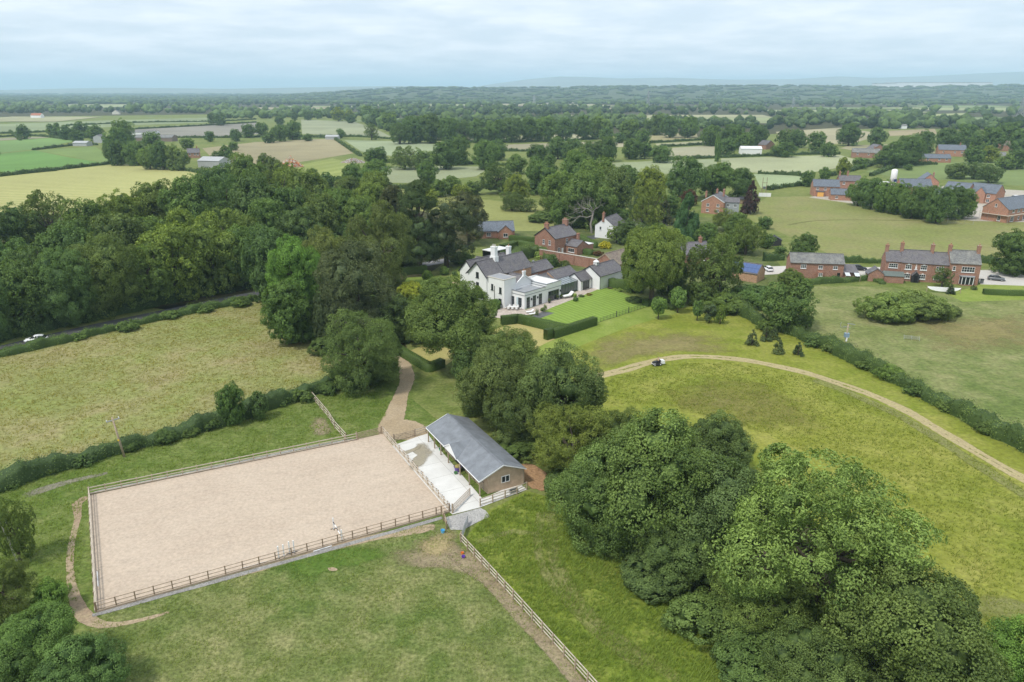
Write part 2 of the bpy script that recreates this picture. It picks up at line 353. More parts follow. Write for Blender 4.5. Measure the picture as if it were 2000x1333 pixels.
strip('farm_drive', [(775, 690), (790, 715), (795, 740), (783, 775), (772, 805), (765, 835), (775, 850)], [2.6, 3.0, 3.3, 3.0, 3.2, 4.4, 6.0], DRIVE, 0.034, wob=0.04)
blob('drive_apron', [(735, 850), (752, 828), (790, 818), (832, 830), (838, 858), (800, 862), (760, 858)], DRIVE, 0.036, 0.8)
strip('worn_path', [(172, 972), (150, 985), (152, 1010), (143, 1050), (136, 1090), (138, 1130), (148, 1170), (165, 1205), (200, 1222), (260, 1215), (330, 1197)], [1.7, 1.3, .95, .85, .85, .95, 1.2, 1.7, 1.4, .8, .6], EARTH, 0.036)
strip('worn_path', [(45, 970), (90, 955), (150, 938), (210, 925)], [2.4, 2.0, 1.5, 1.0], field('grey_gravel_track', (0.27, 0.25, 0.19), (0.32, 0.295, 0.235), (0.2, 0.19, 0.1), 0.2, 1.0, 3.0, contrast=0.5, edge=0.7), 0.036)
strip('worn_path', [(450, 1128), (560, 1098), (660, 1068), (760, 1045), (850, 1030)], [0.8, 1.1, 1.2, 1.6, 2.4], EARTH, 0.036)
blob('bare_earth', [(770, 1050), (870, 1028), (905, 1055), (960, 1110), (1020, 1180), (1000, 1190), (940, 1140), (860, 1115), (780, 1110), (740, 1075)], EARTH2, 0.038, 0.15)
strip('bare_earth', [(900, 1075), (940, 1120), (990, 1172), (1050, 1240), (1110, 1310), (1170, 1380)], [3.6, 2.6, 2.2, 2.0, 1.8, 1.6], EARTH2, 0.041)
blob('straw_litter', [(800, 1055), (880, 1035), (900, 1065), (860, 1090), (815, 1085)], STRAW, 0.043, 0.1)
blob('lush_patch', [(500, 1110), (640, 1070), (775, 1060), (778, 1085), (700, 1110), (620, 1130), (540, 1135)], field('dung_green_grass', (0.085, 0.165, 0.022), (0.11, 0.185, 0.03), (0.15, 0.19, 0.05), 0.08, 0.5, 2.5, contrast=0.6, edge=0.5), 0.040, 0.3)
blob('bare_earth', [(638, 1110), (650, 1108), (662, 1113), (655, 1117), (642, 1116)], EARTH, 0.044, 0.6)
blob('bare_earth', [(600, 830), (620, 812), (640, 820), (655, 845), (635, 855), (610, 850)], EARTH2, 0.042, 0.2)
blob('bare_earth', [(1005, 905), (1030, 902), (1060, 915), (1085, 945), (1075, 962), (1040, 958), (1015, 935)], field('red_earth', (0.36, 0.215, 0.115), (0.40, 0.25, 0.14), (0.25, 0.16, 0.08), 0.2, 0.9, 3.0, contrast=0.6, edge=True), 0.040, 0.7)
for k_, (ln, w) in enumerate((([(1080, 985), (1078, 1040), (1085, 1100), (1110, 1150), (1160, 1210), (1240, 1275), (1330, 1330)], 1.4), ([(1060, 1000), (1050, 1060), (1066, 1120), (1110, 1180), (1180, 1250), (1260, 1310)], 1.0), ([(930, 1062), (1000, 1040), (1070, 1050)], 0.9), ([(1890, 1195), (1950, 1190), (2010, 1200), (2080, 1220)], 3.0))):
    strip('trampled_grass', ln, w * 1.5, PALE, 0.046 + .003 * k_, ((-1, 0), (-.4, .8), (.4, .8), (1, 0)))
# --- lane by the wood
strip('lane', [(-260, 748), (-80, 702), (60, 668), (180, 640), (300, 615), (420, 590), (540, 566)], 4.6, plain('lane_asphalt', (0.075, 0.075, 0.078), 0.9, world_space=True, scale=0.6), 0.030, ((-1, 1), (0, 1), (1, 1)), 0.0)

# --- fields of the far plain
def ff_(name, poly, c, k=0.14, st=None, z=0.04, patch=0.008):
    c = (c[0] * .74, c[1] * .80, c[2] * .80)
    m = field('crop_' + str(len(FIELDS)), sc3(c, 1 - k), sc3(c, 1 + k), sc3(c, 0.82), patch, 0.05, 0.5, contrast=0.25, stripe=st)
    sheet(name, poly, m, z, far=True)
ff_('hay_field', [(-300, 372), (0, 346), (120, 332), (232, 321), (330, 328), (412, 340), (402, 362), (300, 380), (150, 412), (-20, 440), (-300, 480)], (0.40, 0.385, 0.135), st=(R(12), 7.0, (0.46, 0.41, 0.19), 0.6))
ff_('green_field', [(-260, 330), (0, 301), (68, 294), (125, 306), (218, 321), (100, 334), (-260, 372)], (0.175, 0.300, 0.075))
ff_('green_field', [(72, 294), (186, 287), (236, 320), (218, 321), (125, 304)], (0.225, 0.290, 0.085))
ff_('green_field', [(-200, 285), (0, 276), (100, 270), (147, 276), (70, 292), (0, 299), (-200, 312)], (0.215, 0.315, 0.10))
ff_('stubble_field', [(-200, 280), (0, 270), (95, 267), (98, 269), (0, 275), (-200, 284)], (0.34, 0.30, 0.20))
ff_('pale_field', [(-200, 250), (0, 243), (200, 236), (410, 230), (418, 239), (240, 246), (100, 258), (0, 262), (-200, 268)], (0.30, 0.325, 0.17))
ff_('fallow_field', [(262, 252), (400, 243), (505, 238), (512, 262), (420, 268), (270, 268)], (0.325, 0.285, 0.235))
ff_('ripening_field', [(395, 290), (500, 278), (650, 271), (690, 300), (600, 315), (500, 326), (430, 325)], (0.395, 0.320, 0.185))
ff_('pale_field', [(588, 234), (690, 238), (730, 250), (765, 268), (590, 262)], (0.36, 0.355, 0.215))
ff_('wheat_field', [(588, 322), (650, 310), (694, 322), (700, 352), (640, 346), (575, 340)], (0.34, 0.355, 0.11), st=(R(70), 14.0, (0.20, 0.235, 0.06), 0.7))
ff_('barley_field', [(672, 274), (760, 276), (872, 284), (885, 302), (770, 306), (705, 296)], (0.35, 0.375, 0.215))
ff_('barley_field', [(745, 326), (860, 325), (960, 326), (930, 345), (800, 358), (750, 357)], (0.345, 0.350, 0.20))
ff_('rough_meadow', [(670, 362), (760, 370), (900, 386), (1060, 402), (1092, 420), (1092, 452), (950, 452), (880, 425), (760, 400), (660, 385)], (0.325, 0.315, 0.105))
ff_('stubble_field', [(850, 270), (1000, 267), (1152, 262), (1156, 271), (1000, 275), (860, 277)], (0.44, 0.385, 0.235))
ff_('stubble_field', [(985, 283), (1100, 279), (1215, 275), (1222, 287), (1100, 293), (990, 293)], (0.43, 0.365, 0.235))
ff_('ripe_field', [(1268, 264), (1358, 258), (1364, 270), (1272, 277)], (0.42, 0.345, 0.18))
ff_('ripe_field', [(1280, 281), (1390, 275), (1394, 281), (1284, 287)], (0.44, 0.395, 0.23))
ff_('stubble_field', [(1300, 290), (1398, 284), (1402, 307), (1310, 311)], (0.44, 0.39, 0.25))
ff_('barley_field', [(1185, 319), (1300, 314), (1400, 311), (1400, 338), (1300, 340), (1195, 335)], (0.37, 0.385, 0.215))
ff_('barley_field', [(1408, 310), (1640, 303), (1692, 318), (1600, 335), (1566, 340), (1480, 338), (1410, 332)], (0.43, 0.42, 0.24))
ff_('barley_field', [(1472, 340), (1566, 342), (1566, 362), (1486, 368)], (0.36, 0.40, 0.215))
ff_('paddock_land', [(1690, 335), (1760, 322), (1900, 316), (2200, 312), (2200, 372), (1960, 362), (1860, 352), (1760, 350)], (0.255, 0.305, 0.105))
ff_('ripe_field', [(1735, 256), (1826, 252), (1830, 262), (1738, 266)], (0.40, 0.31, 0.185))
ff_('stubble_field', [(1515, 258), (1640, 250), (1730, 262), (1660, 282), (1530, 278)], (0.43, 0.36, 0.22))
ff_('pale_field', [(1780, 225), (1888, 221), (1890, 229), (1790, 232)], (0.42, 0.42, 0.19))
ff_('stubble_field', [(1840, 300), (1700, 300), (1640, 290), (1660, 284), (1760, 282)], (0.40, 0.34, 0.2))
for pl, c in (([(980, 201), (1135, 199), (1136, 202), (982, 204)], (0.5, 0.46, 0.36)), ([(8, 193), (52, 192), (54, 196), (8, 197)], (0.48, 0.44, 0.27)), ([(330, 194), (365, 194), (366, 197), (330, 197)], (0.42, 0.42, 0.28))):
    ff_('distant_field', pl, c, z=0.4)
fg = random.Random(21)
for k in range(30):       # small fields glimpsed between the far woods
    u = fg.uniform(-80, 2080); d = 1250 * 3.0 ** fg.uniform(0, 1); x, y = (u - 1000) / FPX * d, d; w = fg.uniform(90, 240); q = fg.uniform(60, 170); sk = fg.uniform(-60, 60); c = fg.choice(((.42, .38, .22), (.36, .37, .18), (.27, .32, .13), (.44, .36, .23), (.33, .34, .2)))
    pr = lambda X, Y: (1000 + FPX * X / (Y * _c + CAM_H * _s), 666.5 - FPX * (Y * _s - CAM_H * _c) / (Y * _c + CAM_H * _s))
    ff_('distant_field', [pr(x - w, y - q), pr(x + w, y - q + sk * .3), pr(x + w + sk, y + q), pr(x - w + sk, y + q - sk * .3)], c, z=0.3 + .01 * k)
# rising wooded land on the right skyline and the pale hills far behind
WOODLAND = field('distant_woodland', (0.055, 0.078, 0.032), (0.085, 0.11, 0.045), (0.12, 0.13, 0.07), 0.004, 0.02, 0.1, contrast=0.5)
def polar(u, dist): return Vector(((u - 1000) / FPX * dist, dist, 0))
def skyline(u, tab): return float(np.interp(u, [a for a, b in tab], [b for a, b in tab]))
RIDGE = [(-400, 176), (560, 176), (640, 173), (720, 170.5), (820, 168), (1000, 170), (1150, 167.5), (1300, 166.5), (1500, 165.5), (1700, 168), (1900, 165), (2000, 163), (2500, 160)]
RD0, RD1 = 3200.0, 5600.0
def land(x, y):
    """ground height on the rising land"""
    if y <= RD0: return 0.0
    u = 1000 + x / y * FPX; top = max(0.0, CAM_H - 13 + (HORIZON - skyline(u, RIDGE)) / FPX * RD1)
    e = min(1.0, max(0.0, (u - 430) / 420)); top *= e * e * (3 - 2 * e)
    t = (y - RD0) / (RD1 - RD0); k = t * t * (3 - 2 * t) if t < 1 else max(0.0, 1 - (t - 1) * .9)
    return top * k
us = np.linspace(-500, 2600, 94); ds = [RD0 + k * 240 for k in range(22)]
V = [(lambda p: (p.x, p.y, land(p.x, p.y) + .2))(polar(u, d)) for d in ds for u in us]; n = len(us)
tag(link('rising_land', np_mesh('rising_land', V, [(j * n + i, j * n + i + 1, (j + 1) * n + i + 1, (j + 1) * n + i) for j in range(len(ds) - 1) for i in range(n - 1)], WOODLAND, smooth=True, k=4)), kind='structure')
def hills(tab, dist, dep, col, name='hills'):
    us = np.linspace(tab[0][0], tab[-1][0], 90); V = []; rng = np.random.default_rng(3)
    for f in (0, .3, .55, .8, 1, 1.3, 1.7):
        for i, u in enumerate(us):
            p = polar(u, dist + dep * (f - 1)); h = CAM_H + (HORIZON - skyline(u, tab)) / FPX * dist; k = [0, .25, .6, .88, 1, .8, .3][[0, .3, .55, .8, 1, 1.3, 1.7].index(f)]
            V.append((p.x, p.y, max(-1, h * k * (1 + .04 * math.sin(i * 1.7 + f * 9) * (f != 1)) - 1)))
    n = len(us); tag(link(name, np_mesh(name, V, [(j * n + i, j * n + i + 1, (j + 1) * n + i + 1, (j + 1) * n + i) for j in range(6) for i in range(n - 1)], plain('hill_heath_%d' % int(dist), col, .95, .1, world_space=True, scale=.002, var=.25), smooth=True, k=4)), kind='structure')  # moorland colour lightened so the haze fade is partly in the paint
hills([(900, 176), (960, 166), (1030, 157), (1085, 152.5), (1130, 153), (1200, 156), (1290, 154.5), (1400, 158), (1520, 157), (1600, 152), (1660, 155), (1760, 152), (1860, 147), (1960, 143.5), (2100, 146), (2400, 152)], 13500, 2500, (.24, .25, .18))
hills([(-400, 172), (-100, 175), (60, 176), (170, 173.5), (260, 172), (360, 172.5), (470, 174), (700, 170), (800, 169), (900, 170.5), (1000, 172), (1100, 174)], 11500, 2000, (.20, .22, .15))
# ------------------------------------------------------------------ plants: leaf-by-leaf crowns, grown once per kind and size
LEAF = leafmat('leaf_green', (0.046, 0.078, 0.022), (0.255, 0.325, 0.100))
NEEDLE = leafmat('needle_green', (0.040, 0.064, 0.026), (0.160, 0.200, 0.080), 0.12)
BARK = plain('bark', (0.115, 0.095, 0.075), 0.95, 0.1, var=0.3, scale=6)
DEADWOOD = plain('bleached_deadwood', (0.30, 0.275, 0.24), 0.9, 0.1, var=0.2, scale=5)
def sph(rng, n):
    v = rng.normal(size=(n, 3)); return v / np.linalg.norm(v, axis=1, keepdims=True)
ICO = None
def ico():
    global ICO
    if ICO is None:
        bm = bmesh.new(); bmesh.ops.create_icosphere(bm, subdivisions=2, radius=1); bm.verts.ensure_lookup_table()
        ICO = (np.array([v.co[:] for v in bm.verts]), np.array([[v.index for v in f.verts] for f in bm.faces])); bm.free()
    return ICO
def cards(rng, pos, nrm, size, wid=0.55, fold=0.22):
    n = len(pos); r = sph(rng, n); t = np.cross(nrm, r); t /= np.linalg.norm(t, axis=1, keepdims=True) + 1e-9; b = np.cross(nrm, t)
    s = (size * rng.uniform(0.6, 1.3, n))[:, None]
    v = np.stack([pos - t * s * .5, pos + b * s * wid * .5 + nrm * s * fold, pos + t * s * .5 - nrm * s * 0.1, pos - b * s * wid * .5 + nrm * s * fold], 1).reshape(-1, 3)
    i = np.arange(n)[:, None] * 4
    return v, np.concatenate([np.stack([i[:, 0], i[:, 0] + 1, i[:, 0] + 2], 1), np.stack([i[:, 0], i[:, 0] + 2, i[:, 0] + 3], 1)])
def leafball(name, rng, C, Rr, nsub, nleaf, leaf, flat=1.0, subr=(.28, .44), mat=None, wid=0.6, hang=0.0, core=0.66, up=0.25):
    """C, Rr: boughs (centres, radii).  Each bough carries twigs, each twig carries leaves."""
    N = len(C); D = sph(rng, N * nsub); li = np.repeat(np.arange(N), nsub)
    sc = np.array([1, 1, flat])
    S = C[li] + D * sc * (Rr[li] * rng.uniform(.72, .98, N * nsub))[:, None]
    keep = np.ones(len(S), bool)
    for j in range(N):
        d = np.linalg.norm((S - C[j]) / sc, axis=1); keep &= (d > Rr[j] * 0.70) | (li == j)
    keep &= S[:, 2] > 0.03
    S, D, li = S[keep], D[keep], li[keep]; rs = Rr[li] * rng.uniform(*subr, len(S))
    m = max(1, int(nleaf / max(1, len(S)))); k = np.repeat(np.arange(len(S)), m)
    E_ = sph(rng, len(k)); sgn = (E_ * D[k]).sum(1); E_[sgn < -0.25] *= -1
    P = S[k] + E_ * sc * (rs[k] * rng.uniform(.65, 1.08, len(k)))[:, None]; P[:, 2] -= hang * rng.uniform(0, 1, len(k)) * rs[k]
    Nn = E_ * .6 + D[k] * .4 + sph(rng, len(k)) * .55 + np.array([0, 0, up]); Nn /= np.linalg.norm(Nn, axis=1, keepdims=True)
    ok = P[:, 2] > 0.0; P, Nn, k = P[ok], Nn[ok], k[ok]
    V, T = cards(rng, P, Nn, leaf, wid)
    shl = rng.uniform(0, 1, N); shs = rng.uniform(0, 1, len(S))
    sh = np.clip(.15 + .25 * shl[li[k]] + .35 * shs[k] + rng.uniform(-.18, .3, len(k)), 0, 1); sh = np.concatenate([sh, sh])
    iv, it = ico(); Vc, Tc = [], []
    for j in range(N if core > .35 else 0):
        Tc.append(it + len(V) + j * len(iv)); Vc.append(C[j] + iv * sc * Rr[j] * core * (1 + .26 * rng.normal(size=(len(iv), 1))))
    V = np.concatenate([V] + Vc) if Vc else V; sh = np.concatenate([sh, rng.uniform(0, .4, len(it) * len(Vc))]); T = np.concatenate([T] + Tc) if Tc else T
    V[:, 2] = np.maximum(V[:, 2], 0.0)
    return np_mesh(name, V, T, mat or LEAF, sh)
def limbs(name, rng, C, r0=0.075, trunk_top=0.9, pick=9, mat=None, lean=0.0):
    mb = MB(); tp = [(0, 0, -0.06), (lean * .3, 0, trunk_top * .4), (lean, rng.uniform(-.04, .04), trunk_top)]
    mb.tube(tp, [r0 * 1.35, r0, r0 * .7], 8)
    idx = rng.permutation(len(C))[:pick]
    for j in idx:
        c = C[j]; z0 = trunk_top * rng.uniform(.45, .98); q = Vector((lean * z0 / trunk_top, 0, z0)); c = Vector(c)
        m = q.lerp(c, .5) + Vector((0, 0, -.05)); mb.tube([q, m, q.lerp(c, .96)], [r0 * .5, r0 * .34, r0 * .12], 5)
    return mb.mesh(name, mat or BARK, True)
# bough layouts (radius 1, height about 2)
def lay_round(rng, n=30, r=(.24, .42), cz=.97, rz=1.08, spread=.66):
    d = sph(rng, n * 3); d = d[d[:, 2] > -.9][:n]; k = rng.uniform(.85, 1.08, (len(d), 1))
    C = d * np.array([spread, spread, rz * .78]) * k + [0, 0, cz]; Rr = rng.uniform(*r, len(C))
    ins = sph(rng, 5) * np.array([.3, .3, .35]) + [0, 0, cz]
    return np.concatenate([C, ins]), np.concatenate([Rr, np.full(5, .48)])
def lay_tall(rng, n=26): return lay_round(rng, n, (.24, .4), 1.25, .72, .66)
def lay_bush(rng, n=22):
    d = sph(rng, n * 3); d = d[d[:, 2] > -.1][:n]; C = d * np.array([.68, .68, .62]) * rng.uniform(.8, 1.1, (len(d), 1)) + [0, 0, .35]
    return np.concatenate([C, [[0, 0, .45]]]), np.concatenate([rng.uniform(.26, .4, len(C)), [.62]])
def lay_loose(rng, n=44):
    d = sph(rng, n * 3); d = d[d[:, 2] > -.85][:n]; k = rng.uniform(.6, 1.12, (len(d), 1))
    C = d * np.array([.76, .76, .86]) * k + [0, 0, 1.0]; return C, rng.uniform(.17, .33, len(C))
def lay_tier(rng, n=26):
    t = rng.uniform(.14, 1, n); a = rng.uniform(0, 6.28, n); w = (1 - t) ** .7 * .85 + .12; q = w * rng.uniform(.45, 1, n)
    return np.stack([q * np.cos(a), q * np.sin(a), t * 1.9], 1), rng.uniform(.24, .42, n) * (1.15 - .5 * t)
def lay_cone(rng, n=46):
    t = rng.uniform(0, 1, n) ** 1.25; a = rng.uniform(0, 6.28, n); w = (1 - t) ** .75 * .74
    C = np.stack([w * np.cos(a), w * np.sin(a), t * 1.72 + .12], 1); return C, .13 + .21 * (1 - t)
def lay_column(rng, n=40):
    t = rng.uniform(0, 1, n); a = rng.uniform(0, 6.28, n); w = np.sin(np.clip(t * .95 + .05, 0, 1) * math.pi) ** .6 * .55
    return np.stack([w * np.cos(a), w * np.sin(a), t * 1.8 + .1], 1), rng.uniform(.25, .42, n)
def lay_pine(rng, n=20):
    a = rng.uniform(0, 6.28, n); t = rng.uniform(.15, 1, n); q = np.sqrt(rng.uniform(0, 1, n)) * (.85 - .35 * np.abs(t - .6))
    return np.stack([q * np.cos(a), q * np.sin(a), .25 + t * 1.55], 1), rng.uniform(.26, .42, n)
def lay_ball(rng): return np.array([[0, 0, .9], [0, 0, .75]]), np.array([.86, .88])
KINDS = dict(   # layout, layout args, flat, needle?, hang, wid, trunk pick, core
    oak=(lay_round, {}, 1.0, 0, 0.0, .62, 10, .42), ash=(lay_loose, {}, .85, 0, .35, .42, 16, .3), lime=(lay_round, dict(n=38, r=(.2, .34), rz=1.05), 1.0, 0, .15, .6, 8, .44),
    tall=(lay_tall, {}, 1.0, 0, 0.0, .62, 12, .42), bush=(lay_bush, {}, 1.0, 0, 0.0, .6, 0, .45), cedar=(lay_tier, dict(n=40), .5, 1, .15, .4, 14, .5), pine=(lay_pine, dict(n=30), .6, 1, .05, .4, 12, .5),
    yew=(lay_round, dict(n=44, r=(.17, .3), rz=1.1), .9, 1, .25, .4, 8, .42), topiary=(lay_ball, {}, 1.0, 0, 0.0, .6, 0, .9),
    cypress=(lay_cone, {}, 1.25, 1, 0.0, .45, 0, .72), spruce=(lay_cone, dict(n=36), .7, 1, .35, .4, 0, .6), column=(lay_column, {}, 1.3, 0, 0.0, .5, 0, .7))
LOD = {'near': (36, 60000, .036), 'mid': (24, 17000, .062), 'far': (14, 3600, .125), 'low': (10, 900, .2)}
PROTO = {}
def proto(kind, lod, var):
    key = (kind, lod, var)
    if key in PROTO: return PROTO[key]
    lay, kw, flat, nd, hang, wid, pick, core = KINDS[kind]; rng = np.random.default_rng(abs(hash(kind)) % 1 + sum(map(ord, kind)) * 31 + var * 101 + len(lod))
    C, Rr = lay(rng, **kw); ns, nl, lf = LOD[lod]
    if kind in ('cypress', 'spruce', 'cedar', 'pine'): lf *= .85
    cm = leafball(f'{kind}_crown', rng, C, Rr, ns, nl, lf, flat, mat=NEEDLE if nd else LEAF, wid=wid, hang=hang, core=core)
    tm = limbs(f'{kind}_trunk', rng, C, .07 if kind != 'bush' else .05, 1.0 if kind not in ('pine', 'cedar', 'cypress', 'spruce', 'column') else 1.6, pick)
    PROTO[key] = (cm, tm); return PROTO[key]
TREE_N = 0
TREES = []
def tree(p, wm, h, kind='oak', label=None, cat='tree', group=None, tint=(1, 1, 1), lod=None, name=None, wpx=None):
    global TREE_N; TREE_N += 1
    rnd = random.Random(TREE_N * 17)
    if wpx is None: wpx = wm / depth(Vector(p)) * FPX
    lod = lod or ('near' if wpx > 118 else 'mid' if wpx > 44 else 'far' if wpx > 15 else 'low')
    if kind in ('bush', 'spruce', 'cypress') and lod == 'near': lod = 'mid'
    nv = {'near': 3 if kind == 'oak' else 2, 'mid': 4 if kind == 'oak' else 2, 'far': 4, 'low': 3}[lod]
    if kind in ('cedar', 'pine', 'spruce', 'column', 'cypress'): nv = 2
    cm, tm = proto(kind, lod, rnd.randrange(nv))
    nm = name or {'oak': 'broadleaf_tree', 'ash': 'ash_tree', 'lime': 'broadleaf_tree', 'tall': 'broadleaf_tree', 'yew': 'yew_tree', 'bush': 'bush', 'topiary': 'topiary_ball', 'cedar': 'cedar_tree', 'pine': 'pine_tree', 'cypress': 'cypress_tree', 'spruce': 'conifer', 'column': 'columnar_tree'}[kind]
    r = empty(nm, (p[0], p[1], 0), rnd.uniform(0, 6.28), label, cat, group)
    r.scale = (wm / 2, wm / 2, h / 2)
    j = rnd.uniform(.9, 1.1)
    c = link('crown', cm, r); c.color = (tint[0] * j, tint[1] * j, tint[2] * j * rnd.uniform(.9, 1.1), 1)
    if kind not in ('bush', 'topiary'): link('trunk', tm, r)
    TREES.append((p[0], p[1], wm)); return r
def T(u, vc, w, k=1.0, kind='oak', label=None, tint=(1, 1, 1), group=None, cat='tree', name=None, lod=None):
    """a tree whose crown is seen centred at (u, vc), w wide; k = height : width"""
    h = 10.0
    mid = {'bush': .45, 'topiary': .45, 'cypress': .42, 'spruce': .45, 'column': .5}.get(kind, .56)
    for _ in range(4):
        p = G(u, vc, h * mid); wm = w * depth(p) / FPX; h = k * wm
    return tree(p, wm, h, kind, label, cat, group, tint, lod, name, w)
def hedge(name, label, pts, width, height, leaf=.16, dens=26, tint=(1, 1, 1), clipped=False, seed=1, cat='hedge', closed=False, group=None, gap=None):
    """hedge grown along world points: dense inner growth plus leaf cards over top and sides"""
    rng = np.random.default_rng(seed); pts = [Vector((p[0], p[1], 0)) for p in pts]
    pts = pts if clipped else smooth_line(pts, 2.0)
    seg = np.array([(pts[i + 1] - pts[i]).length for i in range(len(pts) - 1)]); L = seg.sum(); cum = np.concatenate([[0], np.cumsum(seg)])
    A = np.array([p[:2] for p in pts])
    ph = rng.uniform(0, 6.28, 8)
    def bump(s): return np.zeros_like(s) if clipped else .18 * np.sin(s * .55 + ph[0]) + .15 * np.sin(s * 1.3 + ph[1]) + .13 * np.sin(s * 2.9 + ph[2]) + .2 * np.sin(s * .17 + ph[3])
    def place(s, off, z):
        i = np.clip(np.searchsorted(cum, s, side='right') - 1, 0, len(seg) - 1); t = ((s - cum[i]) / seg[i])[:, None]
        d = (A[i + 1] - A[i]) / seg[i][:, None]; nrm = np.stack([d[:, 1], -d[:, 0]], 1)
        xy = A[i] * (1 - t) + A[i + 1] * t + nrm * off[:, None]
        return np.concatenate([xy, z[:, None]], 1), nrm, d
    o0 = pts[0]
    if closed or clipped: over = width / 2
    else: over = 0
    per = width + 2 * height; n = int(L * per * dens)
    s = rng.uniform(-over, L + over, n); q = rng.uniform(0, per, n); side = np.where(q < height, -1, np.where(q < height + width, 0, 1))
    hh = height * (1 + bump(s)); ww = width * (1 + bump(s + 40)) / 2; rad = (0.12 if clipped else 0.5) * min(width, height) * .5
    off = np.where(side == 0, (q - height) / width * 2 - 1, side) * ww
    z = np.where(side == 0, hh, rng.uniform(0, 1, n) * hh)
    cor = np.clip((z - (hh - rad)) / rad, 0, 1); off = off * np.where(side != 0, 1 - .3 * cor ** 2 * (not clipped), 1)
    z = z - np.where(side == 0, (np.abs(off) / ww) ** 3 * rad * .6, 0)
    P, nr, d = place(s, off, z)
    jit = (0.05 if clipped else .22); P += rng.normal(size=P.shape) * jit
    N3 = np.where((side == 0)[:, None], [[0, 0, 1.]], np.concatenate([nr * side[:, None], np.full((n, 1), .2)], 1)); N3 = N3 + sph(rng, n) * (.45 if clipped else .7); N3 /= np.linalg.norm(N3, axis=1, keepdims=True)
    P[:, 2] = np.maximum(P[:, 2], .03)
    V, F_ = cards(rng, P, N3, leaf, .65)
    sh = np.clip(rng.uniform(0, .85, n) ** 1.3 + .25 * np.sin(s * 1.1 + ph[5]) * (0 if clipped else 1) + np.where(side == 0, .12, 0), 0, 1); sh = np.concatenate([sh, sh])
    # clipped ends
    ms = max(2, int(L / (0.8)) + 1) if not clipped else None
    ss = np.linspace(-over * .9, L + over * .9, ms) if ms else np.unique(np.concatenate([cum[1:-1] - 1e-3, cum[1:-1] + 1e-3, [-over * .94, L + over * .94]]))
    prof = [(-.86, 0), (-.86, .8), (-.62, .94), (.62, .94), (.86, .8), (.86, 0)] if not clipped else [(-.96, 0), (-.96, .96), (.96, .96), (.96, 0)]
    cv = []
    for o, zz in prof:
        b_ = bump(ss); p3, _, _ = place(ss, o * width / 2 * (1 + bump(ss + 40)), zz * height * (1 + b_)); cv.append(p3)
    cv = np.stack(cv, 1); k = len(prof); m = len(ss); base = len(V); V = np.concatenate([V, cv.reshape(-1, 3)])
    tri = []
    for i in range(m - 1):
        for j in range(k - 1):
            a, b_, c, e = base + i * k + j, base + i * k + j + 1, base + (i + 1) * k + j + 1, base + (i + 1) * k + j
            tri += [(a, b_, c), (a, c, e)]
    for e in (base, base + (m - 1) * k): tri += [(e, e + j, e + j + 1) for j in range(1, k - 1)]
    V = V - np.array([o0.x, o0.y, 0]); T_ = np.concatenate([F_, np.array(tri)])
    me = np_mesh(name, V, T_, LEAF, np.concatenate([sh, np.full(len(tri), .15)]))
    r = link(name, me, loc=(o0.x, o0.y, 0)); r.color = (*tint, 1)
    return tag(r, label, cat, group)

BLADE = leafmat('grass_blade', (0.230, 0.260, 0.070), (0.520, 0.480, 0.210), .4)
def grass(poly, dens, hgt, wid, tint, seed, name='grass', label='', clump=0.5, blades=3):
    """standing grass: blades in tufts over a surveyed field, denser where it clumps"""
    rng = np.random.default_rng(seed); W = [G(u, v) for u, v in poly]; xy = [(p.x, p.y) for p in W]
    x0, x1 = min(p[0] for p in xy), max(p[0] for p in xy); y0, y1 = min(p[1] for p in xy), max(p[1] for p in xy)
    n = int((x1 - x0) * (y1 - y0) * dens); X = rng.uniform(x0, x1, n); Y = rng.uniform(y0, y1, n)
    ins = np.zeros(n, bool); j = len(xy) - 1
    for i in range(len(xy)):
        (xi, yi), (xj, yj) = xy[i], xy[j]
        if yi != yj: c = ((yi > Y) != (yj > Y)) & (X < (xj - xi) * (Y - yi) / (yj - yi) + xi); ins ^= c
        j = i
    q = np.sin(X * .7 + 2 * np.sin(Y * .31)) * np.sin(Y * .83 + 1.7 * np.sin(X * .27)) + .6 * np.sin(X * 2.1 + Y * 1.3) * np.sin(Y * 2.7 - X)
    ins &= rng.uniform(-1, 1, n) * clump < q * .7 + (1 - clump)
    X, Y, q = X[ins], Y[ins], q[ins]; n = len(X); b = blades; k = np.repeat(np.arange(n), b); m = n * b
    a = rng.uniform(0, 6.283, m); h = hgt * rng.uniform(.5, 1.3, m) * (1 + .25 * q[k]); ln = rng.uniform(.2, .9, m) * h; r = rng.uniform(0, wid * 2.5, m)
    bx, by = X[k] + r * np.cos(a), Y[k] + r * np.sin(a); wx, wy = -np.sin(a) * wid / 2, np.cos(a) * wid / 2
    wd = .35 * h; tx, ty = bx + np.cos(a) * ln + wd, by + np.sin(a) * ln
    z0 = np.full(m, .01); V = np.stack([np.stack([bx - wx, by - wy, z0], 1), np.stack([bx + wx, by + wy, z0], 1), np.stack([tx, ty, h], 1)], 1).reshape(-1, 3)
    sh = np.clip(.35 + .25 * q[k] + rng.uniform(-.35, .45, m), 0, 1)
    o = link(name, np_mesh(name, V, np.arange(m * 3).reshape(-1, 3), BLADE, sh)); o.color = (*tint, 1)
    return tag(o, label, 'grass', kind='stuff')
